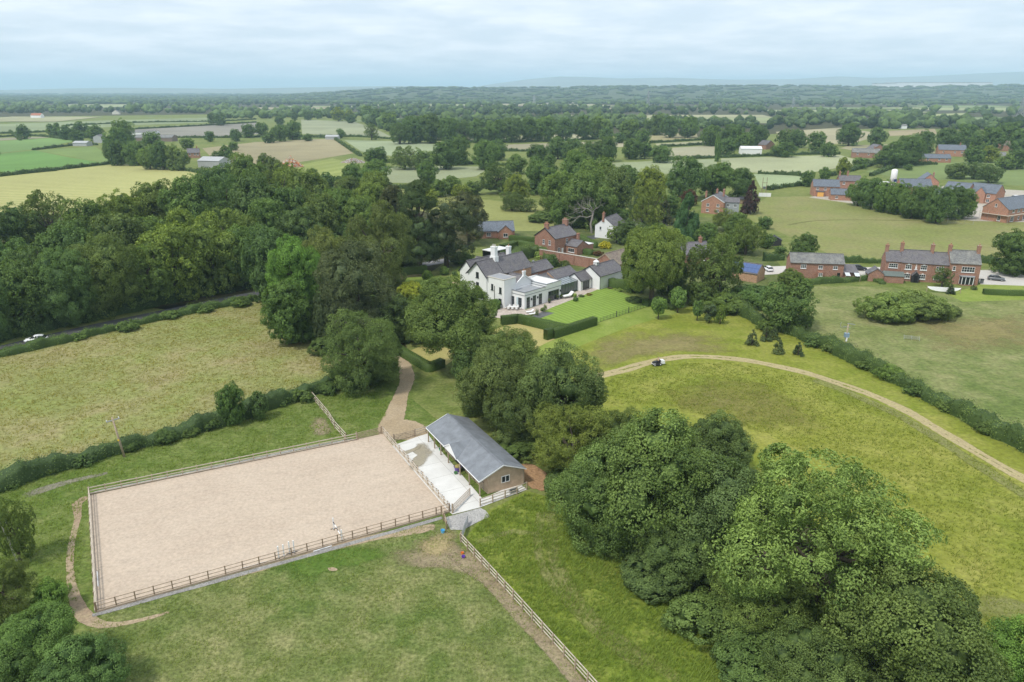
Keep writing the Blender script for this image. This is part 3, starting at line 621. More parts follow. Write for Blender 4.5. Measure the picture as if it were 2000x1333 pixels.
# ------------------------------------------------------------------ riding arena, fences, stable block
WOOD = plain('weathered_timber', (0.42, 0.33, 0.24), 0.9, 0.15, var=0.25, scale=5)
WOOD_PALE = plain('silvered_timber', (0.56, 0.49, 0.40), 0.9, 0.15, var=0.2, scale=5)
WOOD_DARK = plain('brown_timber', (0.28, 0.205, 0.14), 0.9, 0.15, var=0.25, scale=5)
CLAD = plain('larch_cladding', (0.53, 0.395, 0.275), 0.8, 0.2, var=0.16, scale=1.3)
WHITE = plain('white_paint', (0.80, 0.80, 0.79), 0.55, 0.35, var=0.04)
BLACK = plain('black_metal', (0.02, 0.02, 0.022), 0.5, 0.4)
STEEL = plain('galvanised_steel', (0.42, 0.43, 0.44), 0.45, 0.5, 0.6)
def box_mesh(name, x, y, z, mat, cache={}):
    k = (name, x, y, z, mat.name)
    if k not in cache: cache[k] = MB().box(-x / 2, x / 2, -y / 2, y / 2, 0, z).mesh(name, mat)
    return cache[k]
def fence(label, pts, bay=1.8, h=1.2, rails=3, post=.12, pm=WOOD, rm=WOOD_PALE, name='post_and_rail_fence', rail=(.05, .10), cap=0, kick=None, low=.32, group=None, first=True):
    """posts and rails, each its own piece"""
    P = [Vector((p[0], p[1], 0)) for p in pts]; o = P[0]
    root = empty(name, o, 0, label, 'fence', group)
    pmesh = box_mesh('post', post, post, h + .06, pm)
    rmesh = MB().box(0, 1, -rail[0] / 2, rail[0] / 2, -rail[1] / 2, rail[1] / 2).mesh('rail', rm)
    kmesh = MB().box(0, 1, -.025, .025, 0, .24).mesh('kickboard', kick) if kick else None
    for i in range(len(P) - 1):
        d = P[i + 1] - P[i]; L = d.length; n = max(1, round(L / bay)); a = math.atan2(d.y, d.x)
        for k in range(n + 1):
            if (k == 0 and i > 0) or (k == 0 and not first): continue
            q = P[i] + d * (k / n) - o
            link('post', pmesh, root, q, (random.uniform(-.02, .02), random.uniform(-.02, .02), a))
        k = 0
        while k < n:
            m = min(2, n - k); q = P[i] + d * (k / n) - o; ln = L * m / n
            side = Vector((-math.sin(a), math.cos(a), 0)) * (post / 2 + rail[0] / 2 - .012)
            for j in range(rails):
                z = low + (h - low) * j / max(1, rails - 1) - rail[1] / 2
                link('rail', rmesh, root, q + side + Vector((0, 0, z)), (0, random.uniform(-.004, .004), a), (ln, 1, 1))
            if kmesh: link('kickboard', kmesh, root, q - side * 1.4, (0, 0, a), (ln, 1, 1))
            k += m
    return root
def gate(label, a, b, h=1.2, bars=5, mat=WOOD, name='field_gate', post=.16, brace=True, posts=(True, True)):
    a, b = Vector((a[0], a[1], 0)), Vector((b[0], b[1], 0)); d = b - a; L = d.length
    root = empty(name, a, math.atan2(d.y, d.x), label, 'gate')
    for x, f in ((0, posts[0]), (L, posts[1])):
        if f: link('gate_post', box_mesh('gate_post', post, post, h + .2, WOOD), root, (x, 0, 0))
    for x in (.14, L - .14): MB().box(x - .05, x + .05, -.035, .035, .12, h).obj('stile', mat, root)
    for k in range(bars): link('bar', MB().box(.19, L - .19, -.02, .02, 0, .085).mesh('bar', mat), root, (0, 0, .16 + (h - .26) * k / (bars - 1)))
    if brace: MB().beam((.2, .05, .2), (L * .5, .05, h - .08), .03, .08).obj('brace', mat, root); MB().beam((L - .2, .05, .2), (L * .5, .05, h - .08), .03, .08).obj('brace', mat, root)
    return root
def g2(u, v): return G(u, v)
aA, aB, aC, aD = g2(176, 968), g2(190, 1195), g2(877, 1000), g2(748, 848)
SAND = field('arena_sand', (0.470, 0.380, 0.295), (0.510, 0.418, 0.328), (0.42, 0.345, 0.265), 0.09, 0.6, 2.4, bump=0.06, contrast=0.26, dry=0.4, stripe=(R(28.5), 2.6, (0.44, 0.365, 0.285), 0.28))
arena = sheet('arena_surface', [(176, 968), (190, 1195), (877, 1000), (748, 848)], SAND, 0.05)
GRAVEL = field('grey_gravel', (0.34, 0.33, 0.32), (0.42, 0.41, 0.39), (0.22, 0.21, 0.19), 0.3, 1.2, 6.0, bump=0.12, contrast=0.8)
strip('gravel_margin', [(180, 1203), (400, 1142), (640, 1075), (800, 1030), (868, 1011)], 0.8, field('grey_gravel_edge', (0.25, 0.24, 0.23), (0.32, 0.31, 0.295), (0.22, 0.21, 0.19), 0.3, 1.2, 6.0, bump=0.12, contrast=0.8, edge=True), 0.048)
strip('gravel_margin', [(170, 965), (400, 917), (600, 875), (690, 858)], 0.5, MATS['grey_gravel_edge'], 0.048)
ux = (aC - aB).normalized(); uy = Vector((-ux.y, ux.x, 0))
fence('brown rail fence along the near long side of the sand arena', [aB - uy * .1, aC - uy * .1], 1.81, 1.2, 3, .12, WOOD_DARK, WOOD, rail=(.045, .07), kick=WOOD)
fence('pale rail fence along the far long side of the sand arena', [g2(697, 860), aA + uy * .1], 1.9, 1.2, 3, .12, WOOD, WOOD_PALE, kick=WOOD, rail=(.05, .12))
fence('pale rail fence closing the short end of the arena by the worn footpath', [aA - ux * .1, aB - ux * .1], 1.9, 1.2, 3, .12, WOOD, WOOD_PALE, rail=(.07, .13), kick=WOOD_PALE)
yf = fence('rail fence between the sand arena and the white concrete yard', [aC + ux * .1, aD + ux * .1], 1.85, 1.2, 3, .12, WOOD, WOOD_PALE, rail=(.06, .12), kick=WOOD_PALE)
for k in range(9):
    q = (aC + ux * .28).lerp(aD + ux * .28, .04 + k * .07) - yf.location
    MB().box(-.03, .03, -.12, .12, .75, .83).box(-.05, .05, -.03, .03, .55, .98).obj('jump_cup', BLACK, yf, loc=q, rot=(0, 0, .5))
gate('five bar timber gate at the far corner of the sand arena', g2(697, 860), g2(746, 847.5), mat=WOOD)
gate('timber gate closing the far end of the concrete yard', g2(769, 864), g2(811, 853))
fence('short rail fence between the yard gate and the stable', [g2(812, 852.5), g2(832, 846)], 1.6, 1.1, 3, first=False)
fence('pale rail fence crossing the grass from hedge to arena gate', [g2(610, 780), g2(641, 817), g2(654, 838), g2(676, 862)], 2.2, 1.3, 3, .13, WOOD, WOOD_PALE, rail=(.06, .13))
fence('long pale rail fence running down between grazed paddock and tall grass', [g2(900, 1060), g2(1002, 1172), g2(1147, 1334), g2(1240, 1440)], 1.85, 1.2, 3, .13, WOOD, WOOD_PALE, rail=(.06, .12))
gate('narrow metal gate standing ajar at the top of the paddock fence', g2(901, 1058), g2(914, 1022), 1.15, 6, STEEL, 'metal_gate', .14, False, (True, False))
fence('rail fence in front of the stable gable end', [g2(938, 990), g2(1010, 966), g2(1029, 957)], 1.75, 1.15, 3, .13, WOOD, WOOD_PALE, rail=(.05, .10))
gate('timber gate swung open onto the white concrete yard', g2(884, 1003), g2(919, 968), mat=WOOD, posts=(True, False), brace=False)
fence('short stub of rail fence at the arena corner by the bucket', [g2(862, 1004), g2(872, 1034)], 2.0, 1.1, 3, .15, WOOD_DARK, WOOD)
# yard slab
t = NT('white_concrete'); p_ = t.pos(); n_ = t.noise(p_, .35, 4, .6, .6)
stain = t.ramp(t.noise(p_, .16, 3, .5, 1.2), .53, .60)
c_ = t.mix(t.ramp(n_, .3, .7), (.58, .57, .54), (.68, .67, .64)); c_ = t.mix(t.math('MULTIPLY', t.ramp(t.noise(p_, 1.1, 5, .7), .55, .8), .25), c_, (.42, .38, .32))
jb = t.node('ShaderNodeTexBrick', {0: t.mapping(p_, (1, 1, 1), (0, 0, R(-28.5))), 'Color1': (1, 1, 1), 'Color2': (.95, .95, .94), 'Mortar': (.55, .53, .5), 'Scale': 1.0, 'Mortar Size': .025, 'Brick Width': 4.5, 'Row Height': 4.0}, offset=0.0); c_ = t.mix(1.0, c_, jb.outputs[0], 'MULTIPLY')
MATS['white_concrete'] = t.done(t.bsdf(c_, .8, .25, normal=t.bump(t.noise(p_, 6, 3), .2, .02)))
yard = [(766, 872), (812, 855), (835, 848), (850, 868), (942, 975), (1012, 944), (1030, 957), (938, 992), (884, 1006), (876, 1000)]
sheet('concrete_yard', yard, MATS['white_concrete'], 0.062)
WET = field('damp_stain', (.34, .30, .22), (.38, .34, .26), (.30, .27, .18), .2, .9, 3, bump=.02, contrast=.3, edge=0.45)
blob('damp_stain', [(815, 862), (834, 858), (850, 880), (838, 905), (812, 925), (795, 920), (800, 900), (815, 890), (800, 880)], WET, .068, .3)
blob('damp_stain', [(775, 885), (800, 878), (828, 868), (826, 876), (800, 888), (782, 894)], WET, .070, .3)
sheet('gravel_apron', [(868, 1012), (884, 1008), (938, 993), (948, 998), (958, 1010), (930, 1022), (905, 1036), (880, 1036)], GRAVEL, .056)

# --- stable block: local x across (0 = yard side), y along
sp0 = G(939, 970); SA = R(28.5)
stable = empty('stable_block', sp0, SA, 'timber stable block with grey shallow roof beside the white concrete yard', 'stable')
EV, RDG, SW, SL, MID = 2.45, 3.85, 6.7, 18.3, 3.35
ROOF = plain('grey_roofing_felt', (0.20, 0.215, 0.235), 0.75, 0.3, var=0.22, scale=0.8)
def gable_prism(x0, x1, y0, y1, ev, rd, z0=0.0):
    m = (x0 + x1) / 2; mb = MB()
    return mb.poly([(x0, y0, z0), (x1, y0, z0), (x1, y0, ev), (m, y0, rd), (x0, y0, ev), (x0, y1, z0), (x1, y1, z0), (x1, y1, ev), (m, y1, rd), (x0, y1, ev)],
                   [(0, 1, 2, 3, 4), (9, 8, 7, 6, 5), (1, 6, 7, 2), (2, 7, 8, 3), (3, 8, 9, 4), (4, 9, 5, 0), (0, 5, 6, 1)])
boxes = MB().poly([(1.05, .06, 0), (SW - .1, .06, 0), (SW - .1, .06, EV - .05), (MID, .06, RDG - .15), (1.05, .06, EV + .33), (1.05, 14.4, 0), (SW - .1, 14.4, 0), (SW - .1, 14.4, EV - .05), (MID, 14.4, RDG - .15), (1.05, 14.4, EV + .33)],
                  [(0, 1, 2, 3, 4), (9, 8, 7, 6, 5), (1, 6, 7, 2), (2, 7, 8, 3), (3, 8, 9, 4), (4, 9, 5, 0)])
boxes.obj('wall', CLAD, stable)
z = .05; rows = 0
while z < RDG - .25:      # horizontal boards of the gable end
    lo = 1.08 if z < EV + .25 else MID - (RDG - .12 - z - .1) * (MID - 0) / (RDG - EV); hi = SW - .1 if z + .2 < EV else MID + (RDG - .12 - z - .2) * (SW - MID) / (RDG - EV)
    if hi - lo > .3:
        bm_ = MB().poly([(lo, .055, z), (hi, .055, z), (hi, .015, z), (lo, .015, z), (lo, .055, z + .19), (hi, .055, z + .19), (hi, .04, z + .19), (lo, .04, z + .19)], [(0, 3, 2, 1), (4, 5, 6, 7), (0, 1, 5, 4), (1, 2, 6, 5), (2, 3, 7, 6), (3, 0, 4, 7)])
        bm_.obj('board', CLAD, stable)
    z += .2
link('corner_post', box_mesh('corner_post', .16, .16, EV, WOOD), stable, (SW - .14, .03, 0))
win = MB().box(-.62, .62, -.05, .03, 0, .07).box(-.62, .62, -.05, .03, .93, 1.0).box(-.62, -.55, -.05, .03, .07, .93).box(.55, .62, -.05, .03, .07, .93).box(-.04, .04, -.05, .03, .07, .93).obj('window', WHITE, stable, loc=(3.75, .0, 1.15))
for sx in (-.3, .3): MB().box(-.25, .25, -.02, .01, .08, .92).obj('pane', glass(), win, loc=(sx, 0, 0))
def roof_slab(x0, z0, x1, z1, y0, y1, th=.09):
    return MB().poly([(x0, y0, z0), (x1, y0, z1), (x1, y1, z1), (x0, y1, z0), (x0, y0, z0 + th), (x1, y0, z1 + th), (x1, y1, z1 + th), (x0, y1, z0 + th)], [(0, 3, 2, 1), (4, 5, 6, 7), (0, 1, 5, 4), (1, 2, 6, 5), (2, 3, 7, 6), (3, 0, 4, 7)])
roof_slab(-.3, EV - .13, MID, RDG, -.25, SL).obj('roof_slope', ROOF, stable)
roof_slab(MID + .002, RDG, SW + .15, EV - .06, -.25, SL).obj('roof_slope', ROOF, stable)
MB().beam((MID, -.26, RDG + .12), (MID, SL + .01, RDG + .12), .24, .04).obj('ridge_cap', ROOF, stable)
MB().beam((-.31, -.28, EV - .06), (MID, -.28, RDG + .06), .05, .17).obj('barge_board', WHITE, stable); MB().beam((MID, -.28, RDG + .06), (SW + .15, -.28, EV), .05, .12).obj('barge_board', WHITE, stable)
MB().beam((-.31, SL + .03, EV - .06), (MID, SL + .03, RDG + .06), .05, .14).obj('barge_board', WHITE, stable)
MB().box(-.37, -.29, -.25, SL, EV - .16, EV - .05).obj('gutter', WHITE, stable)
# cross gable over the tie-up bay
CY, CW, CZ = 9.1, 2.3, RDG - .12
hy = CW
sl = lambda x: EV - .05 + (RDG - EV) * (x + .3) / (MID + .3)
for s in (-1, 1):
    MB().poly([(-.45, CY, CZ + .1), (MID - .15, CY, CZ + .1), (-.45, CY + s * hy, sl(-.45) + .08), (-.45, CY, CZ + .02), (MID - .15, CY, CZ + .02), (-.45, CY + s * hy, sl(-.45))], [(0, 1, 2), (3, 5, 4), (0, 2, 5, 3), (0, 3, 4, 1), (1, 4, 5, 2)]).obj('dormer_slope', ROOF, stable)
    MB().beam((-.47, CY, CZ + .04), (-.47, CY + s * hy, sl(-.45) + .02), .04, .14).obj('barge_board', WHITE, stable)
MB().poly([(-.38, CY - hy + .15, EV - .1), (-.38, CY + hy - .15, EV - .1), (-.38, CY, CZ - .02), (-.30, CY - hy + .15, EV - .1), (-.30, CY + hy - .15, EV - .1), (-.30, CY, CZ - .02)], [(0, 2, 1), (3, 4, 5), (0, 1, 4, 3)]).obj('dormer_front', WHITE, stable)
for y in (.0, 3.3, 6.4, 10.4, 13.2, 15.6, 18.0):
    link('veranda_post', box_mesh('veranda_post', .15, .15, EV - .12, WOOD), stable, (-.1, y + .08 * (y == 0), 0))
for x, y in ((2.0, 18.0), (6.4, 18.0), (6.4, 15.8)): link('veranda_post', box_mesh('veranda_post', .15, .15, EV - .12, WOOD), stable, (x, y, 0))
for y in (1.7, 4.6, 11.7, 13.5):
    d_ = MB().box(.98, 1.03, y - .6, y + .6, .05, 1.28).box(.98, 1.03, y - .6, y + .6, 1.33, 2.2).obj('stable_door', WOOD, stable)
    MB().box(.94, .98, y - .58, y - .1, 1.2, 1.24).box(.94, .98, y - .58, y - .1, .25, .29).obj('hinge', BLACK, d_)
MB().box(.985, 1.045, 7.2, 10.6, .05, 2.35).obj('open_bay', plain('dark_interior', (.05, .042, .035), .95), stable)  # flat dark panel on the wall: shade of the open bay as colour
def lathe(profile, n=12):
    mb = MB()
    for r, z in profile: mb.v += [(r * math.cos(2 * math.pi * k / n), r * math.sin(2 * math.pi * k / n), z) for k in range(n)]
    for i in range(len(profile) - 1): mb.f += [(i * n + k, i * n + (k + 1) % n, (i + 1) * n + (k + 1) % n, (i + 1) * n + k) for k in range(n)]
    mb.f.append(tuple(range(n))[::-1]); mb.f.append(tuple((len(profile) - 1) * n + k for k in range(n))); return mb
def bucket(loc, col, label, r=.2, h=.32, name='bucket', handle=True):
    root = empty(name, loc, 0, label, 'bucket')
    lathe([(r * .75, 0), (r, h), (r * 1.06, h), (r * 1.06, h - .03), (r * .93, h - .03), (r * .7, .05)], 14).obj('body', plain('plastic_' + label[:12].replace(' ', '_'), col, .4, .4, var=.05), root)
    if handle: MB().tube([(r * math.cos(a) * 1.03, 0, h + r * .7 * math.sin(a)) for a in np.linspace(0, math.pi, 9)], [.012] * 9, 5).obj('handle', STEEL, root)
    return root
bucket(G(865, 1041), (.12, .45, .72), 'light blue bucket on bare earth by the arena corner', .26, .42)
bucket(G(903, 1083), (.75, .22, .05), 'orange tub lying by the paddock fence', .2, .28)
bucket(G(905, 1090), (.14, .05, .42), 'purple tub below the orange one at the paddock fence', .22, .28)
def loc_st(x, y, z=.062): q = Matrix.Rotation(SA, 4, 'Z') @ Vector((x, y, 0)) + sp0; return Vector((q.x, q.y, z))
tub = bucket(loc_st(.1, 7.6), (.16, .10, .34), 'purple rubber feed tub full of hay under the stable roof', .55, .75, 'feed_tub', False)
lathe([(.5, .5), (.42, .85), (.2, 1.0)], 10).obj('hay', plain('hay', (.32, .27, .09), .95), tub)
bucket(loc_st(-.5, 7.0), (.09, .22, .08), 'small green bucket beside the purple feed tub', .26, .3)
bucket(loc_st(.4, 14.6), (.06, .30, .16), 'green bucket at the open far end of the stable', .22, .34)
tr = empty('water_trough', G(1003, 963), R(28), 'grey water trough on the concrete in front of the stable gable', 'trough')
MB().box(-.6, .6, -.28, -.2, .06, .5).box(-.6, .6, .2, .28, .06, .5).box(-.6, -.52, -.2, .2, .06, .5).box(.52, .6, -.2, .2, .06, .5).box(-.52, .52, -.2, .2, .06, .12).obj('basin', STEEL, tr)
MB().box(-.52, .52, -.2, .2, .13, .42).obj('water', glass('trough_water', (.03, .035, .035)), tr)
# --- jumps in the arena
def jump_stand(p, label, h=1.5, rz=0., tilt=0.):
    r = empty('jump_stand', (p.x, p.y, .05), rz, label, 'jump stand', 'white jump stands in the arena')
    MB().box(-.07, .07, -.07, .07, .05, h).obj('upright', WHITE, r)
    MB().box(-.38, .38, -.04, .04, 0, .06).box(-.04, .04, -.36, -.04, 0, .06).box(-.04, .04, .04, .36, 0, .06).obj('foot', BLACK, r); return r
j1, j2 = G(652, 1034), G(668, 1057)
jump_stand(j1, 'white jump stand holding the far end of the lone leaning pole', 1.55, .4); jump_stand(j2, 'white jump stand holding the near end of the lone leaning pole', 1.5, .4)
JP = empty('jump_pole', (j1.x, j1.y, .05), 0, 'dark and white striped pole slung between two jump stands', 'jump pole')
e_ = Vector((j2.x, j2.y, .05)) - JP.location
for k in range(5):
    MB().tube([e_ * (k / 5) + Vector((0, 0, 1.0 - .10 * k)), e_ * ((k + 1) / 5) + Vector((0, 0, 1.0 - .10 * (k + 1)))], [.05, .05], 8).obj('band', WHITE if k % 2 else plain('dark_pole_paint', (.05, .05, .06), .5), JP)
for n, (u, v) in zip(('leftmost', 'second', 'third', 'rightmost'), ((545, 1091), (555, 1088), (566, 1082), (575, 1080))):
    jump_stand(G(u, v), f'{n} of the four white jump stands grouped by the near arena fence', 1.6, .5)
def ground_pole(u0, v0, u1, v1, label):
    a, b = G(u0, v0), G(u1, v1); a.z = b.z = .11; d = b - a; r = empty('ground_pole', (a.x, a.y, .11), 0, label, 'pole')
    for k in range(3): MB().tube([d * (k / 3), d * ((k + 1) / 3)], [.055, .055], 8).obj('band', WHITE if k != 1 else plain('faint_grey_paint', (.62, .63, .64), .5), r)
ground_pole(470, 1113, 523, 1098, 'white pole lying on the sand inside the near arena fence'); ground_pole(190, 1118, 192, 1147, 'short white pole lying in the near corner of the arena')
ground_pole(612, 1079, 648, 1068, 'white pole lying on the sand between the jump stands')
# ------------------------------------------------------------------ buildings
BRICK = brick('red_brick', (0.330, 0.150, 0.095)); BRICK_NEW = brick('new_brick', (0.42, 0.190, 0.115)); BRICK_OR = brick('orange_brick', (0.47, 0.27, 0.15))
RENDER = plain('white_render', (0.80, 0.80, 0.795), 0.8, 0.2, var=0.035, scale=0.7)
SLATE = slates('welsh_slate', (0.135, 0.125, 0.135)); SLATE_NEW = slates('blue_slate', (0.135, 0.155, 0.185), (0.16, 0.17, 0.18), 0.2); SLATE_OLD = slates('lichened_slate', (0.165, 0.165, 0.16), (0.33, 0.32, 0.27), 0.55)
STONE_TILE = slates('stone_tiles', (0.22, 0.17, 0.135), (0.30, 0.27, 0.17), 0.5)
LEAD = plain('lead_flat_roof', (0.30, 0.31, 0.325), 0.7, 0.3, var=0.1, scale=0.5); MEMB = plain('white_membrane', (0.68, 0.68, 0.67), 0.7, 0.3, var=0.06, scale=0.5)
TRIM = plain('black_trim', (0.035, 0.035, 0.038), 0.6, 0.3); GREYFR = plain('grey_frame', (0.14, 0.15, 0.16), 0.5, 0.4)
SHEETING = plain('grey_sheeting', (0.40, 0.41, 0.41), 0.6, 0.4, var=0.1, scale=0.6); COPING = plain('stone_coping', (0.52, 0.49, 0.43), 0.85, var=0.12)
def block(root, x0, x1, y0, y1, ev, rd, axis='x', wm=None, rm=None, ov=.3, verge=.15, z0=0.0, wall='wall', roof='roof_slope', trim=None, rz_off=0.0):
    """rectangular wing with a pitched roof; each slope its own piece"""
    wm = wm or BRICK; rm = rm or SLATE
    if axis == 'x':
        m = (y0 + y1) / 2
        pts = [(x0, y0, z0), (x0, y1, z0), (x0, y1, ev), (x0, m, rd), (x0, y0, ev), (x1, y0, z0), (x1, y1, z0), (x1, y1, ev), (x1, m, rd), (x1, y0, ev)]
    else:
        m = (x0 + x1) / 2
        pts = [(x1, y0, z0), (x0, y0, z0), (x0, y0, ev), (m, y0, rd), (x1, y0, ev), (x1, y1, z0), (x0, y1, z0), (x0, y1, ev), (m, y1, rd), (x1, y1, ev)]
    w = MB().poly(pts, [(0, 4, 3, 2, 1), (5, 6, 7, 8, 9), (1, 2, 7, 6), (0, 5, 9, 4), (2, 3, 8, 7), (3, 4, 9, 8)]).obj(wall, wm, root)
    half = (y1 - y0) / 2 if axis == 'x' else (x1 - x0) / 2; sl = (rd - ev) / half; th = .13
    for s in (-1, 1):
        e = half + ov; ze = ev - ov * sl
        prof = [(0, rd + .03), (s * e, ze + .03), (s * e, ze + .03 + th), (0, rd + .03 + th)]
        a0, a1 = (x0 - verge, x1 + verge) if axis == 'x' else (y0 - verge, y1 + verge)
        f = (lambda q, a: (a, m + q[0], q[1])) if axis == 'x' else (lambda q, a: (m + q[0], a, q[1]))
        P = [f(q, a0) for q in prof] + [f(q, a1) for q in prof]
        MB().poly(P, [(0, 1, 2, 3), (7, 6, 5, 4), (0, 4, 5, 1), (1, 5, 6, 2), (2, 6, 7, 3)]).obj(roof, rm, root)
        if trim:
            for a in (a0 - .02, a1 + .02): MB().beam(f((0, rd + .07), a), f((s * e, ze + .07), a), .06, .24).obj('barge_board', trim, root)
    if axis == 'x': MB().beam((x0 - verge, m, rd + .19), (x1 + verge, m, rd + .19), .26, .08).obj('ridge', rm, root)
    else: MB().beam((m, y0 - verge, rd + .19), (m, y1 + verge, rd + .19), .26, .08).obj('ridge', rm, root)
    return w
ROT = {'-y': 0, '+x': math.pi / 2, '+y': math.pi, '-x': -math.pi / 2}
WCACHE = {}
def window(root, face, x, y, z, w, h, cols=2, rows=2, fm=None, sill=True, name='window', gm=None):
    fm = fm or WHITE; gm = gm or glass(); k = (w, h, cols, rows, fm.name, gm.name)
    if k not in WCACHE:
        b = .07; mb = MB().box(-w / 2, w / 2, -.06, 0, 0, b).box(-w / 2, w / 2, -.06, 0, h - b, h).box(-w / 2, -w / 2 + b, -.06, 0, b, h - b).box(w / 2 - b, w / 2, -.06, 0, b, h - b)
        for c in range(1, cols): q = -w / 2 + w * c / cols; mb.box(q - .03, q + .03, -.055, -.005, b, h - b)
        for r in range(1, rows): q = h * r / rows; mb.box(-w / 2 + b, w / 2 - b, -.052, -.007, q - .025, q + .025)
        pn = MB().box(-w / 2 + b, w / 2 - b, -.03, -.01, b, h - b).mesh('pane', gm); si = MB().box(-w / 2 - .1, w / 2 + .1, -.16, 0, -.12, -.002).mesh('sill', fm)
        WCACHE[k] = (mb.mesh('window', fm), pn, si)
    a, b, c = WCACHE[k]; o = link(name, a, root, (x, y, z), (0, 0, ROT[face])); link('pane', b, o)
    if sill: link('sill', c, o)
    return o
def door(root, face, x, y, w=.95, h=2.05, mat=None, z=0.02):
    o = MB().box(-w / 2, w / 2, -.06, 0, 0, h).obj('door', mat or GREYFR, root, loc=(x, y, z), rot=(0, 0, ROT[face]))
    MB().box(w / 2 - .16, w / 2 - .08, -.11, -.062, h * .47, h * .5).obj('handle', STEEL, o); return o
def chimney(root, x, y, z0, z1, w=.7, d=.9, mat=None, pots=2, potm=None):
    mat = mat or BRICK
    c = MB().box(-w / 2, w / 2, -d / 2, d / 2, 0, z1 - z0 - .3).box(-w / 2 - .07, w / 2 + .07, -d / 2 - .07, d / 2 + .07, z1 - z0 - .3, z1 - z0).obj('chimney', mat, root, loc=(x, y, z0))
    for k in range(pots):
        lathe([(.14, 0), (.11, .5), (.14, .55)], 8).obj('chimney_pot', potm or plain('clay_pot', (.42, .24, .15), .85), c, loc=(0, d * ((k + .5) / pots - .5) * .8, z1 - z0))
    return c
# ---------- white country house.  x runs along the garden front, y goes into the house
MAN = empty('country_house', (3.1, 172.4, 0), R(47), 'large white country house with slate roofs and flat roofed garden wing', 'house')
block(MAN, -3.0, 2.6, 10.2, 16.8, 7.2, 10.3, 'x', RENDER, SLATE, trim=TRIM, ov=.45, verge=.4)
block(MAN, 2.62, 14, 10.25, 16.75, 7.15, 10.25, 'x', BRICK_OR, SLATE, ov=.45, verge=.0)
block(MAN, -1.0, 13, 16.85, 22, 6.6, 9.3, 'x', RENDER, SLATE, ov=.4, trim=TRIM)
block(MAN, 3.0, 8.6, 17.5, 22.6, 6.4, 8.9, 'y', RENDER, SLATE)
MB().box(-2.75, 1.5, 4.3, 10.18, 0, 7.1).obj('wall', RENDER, MAN)
MB().box(-2.85, 1.6, 4.2, 10.1, 7.1, 7.25).obj('coping', COPING, MAN); MB().box(-2.45, 1.2, 4.6, 9.9, 7.255, 7.29).obj('flat_roof', LEAD, MAN)
block(MAN, 1.62, 9.0, 5.1, 10.2, 4.5, 6.75, 'y', RENDER, SLATE, ov=.15, verge=.0)
for x, z, k in ((1.7, 4.6, 1), (8.9, 4.6, -1)):      # raised gable coping
    MB().beam((x, 5.0, z + .1), (5.3, 5.0, 7.0), .25, .25).obj('gable_coping', RENDER, MAN)
chimney(MAN, 5.3, 5.05, 6.5, 8.0, .8, .5, RENDER, 1)
MB().box(0, 8.2, 0, 5.0, 0, 3.75).obj('wall', RENDER, MAN); MB().box(8.21, 14, -.05, 8.8, 0, 3.95).obj('wall', RENDER, MAN)
def parapet(x0, x1, y0, y1, z0, z1, t=.28, m=None):
    MB().box(x0, x1, y0, y0 + t, z0, z1).box(x0, x1, y1 - t, y1, z0, z1).box(x0, x0 + t, y0 + t, y1 - t, z0, z1).box(x1 - t, x1, y0 + t, y1 - t, z0, z1).obj('parapet', m or RENDER, MAN)
    MB().box(x0 - .1, x1 + .1, y0 - .1, y0 + t + .03, z1, z1 + .07).box(x0 - .1, x0 + t + .03, y0 + t + .03, y1, z1 + .001, z1 + .07).box(x1 - t - .03, x1 + .1, y0 + t + .03, y1, z1 + .001, z1 + .07).obj('coping', GREYFR, MAN)
parapet(-.02, 8.15, -.02, 5.0, 3.76, 4.2); parapet(8.16, 14.02, -.07, 8.82, 3.96, 4.75)
MB().box(.3, 7.8, .3, 4.7, 3.76, 3.82).obj('flat_roof', LEAD, MAN); MB().box(8.5, 13.7, .25, 8.5, 3.96, 4.35).obj('flat_roof', MEMB, MAN)
MB().box(-.06, 8.1, -.10, -.025, 3.42, 3.5).box(-.10, -.025, -.02, 4.9, 3.42, 3.5).box(8.2, 14.06, -.14, -.075, 3.42, 3.5).obj('cornice', GREYFR, MAN)
for x in (1.3, 3.6, 5.9): window(MAN, '-y', x, -.02, .1, 1.15, 2.75, 2, 4, GREYFR, False, 'french_window')
for x in (2.45, 4.75): MB().box(x - .12, x + .12, -.3, -.03, 1.9, 2.4).obj('wall_lantern', TRIM, MAN)
for y in (1.5, 4.0):
    window(MAN, '-x', -.02, y, .1, 1.1, 2.6, 2, 4, GREYFR, False, 'french_window')
    MB().box(-.08, -.02, y + .6, y + 1.15, .1, 2.7).obj('shutter', plain('pale_blue_paint', (.52, .62, .66), .6), MAN)
window(MAN, '-y', 11.0, -.07, .15, 4.2, 2.6, 4, 2, GREYFR, False, 'picture_window')
MB().box(13.5, 13.74, -.35, -.08, 1.9, 2.4).obj('wall_lantern', TRIM, MAN)
for z in (1.2, 3.6, 6.2): window(MAN, '-x', -3.0, 13.4, z + .1, 1.0, 1.45 if z > 2 else 1.6, 2, 2, TRIM if z > 2 else WHITE)
MB().box(-4.1, -3.01, 12.2, 14.9, 0, 2.5).obj('bay', RENDER, MAN); MB().box(-4.3, -3.02, 12.0, 15.1, 2.5, 2.66).obj('bay_roof', LEAD, MAN); window(MAN, '-x', -4.1, 13.55, .7, 2.1, 1.6, 3, 1, TRIM)
for y, z, w, h in ((8.4, 4.0, .7, 1.5), (5.6, 3.6, .8, 1.5), (5.7, .9, 1.0, 1.3)): window(MAN, '-x', -2.75, y, z, w, h, 1, 2, TRIM)
MB().beam((-2.82, 7.6, .1), (-2.82, 7.6, 5.2), .1, .1).obj('downpipe', TRIM, MAN)
for k in range(9): MB().box(-3.06, -2.5, 10.12, 10.16, .3 + k * .75, .7 + k * .75).obj('quoin', WHITE, MAN)
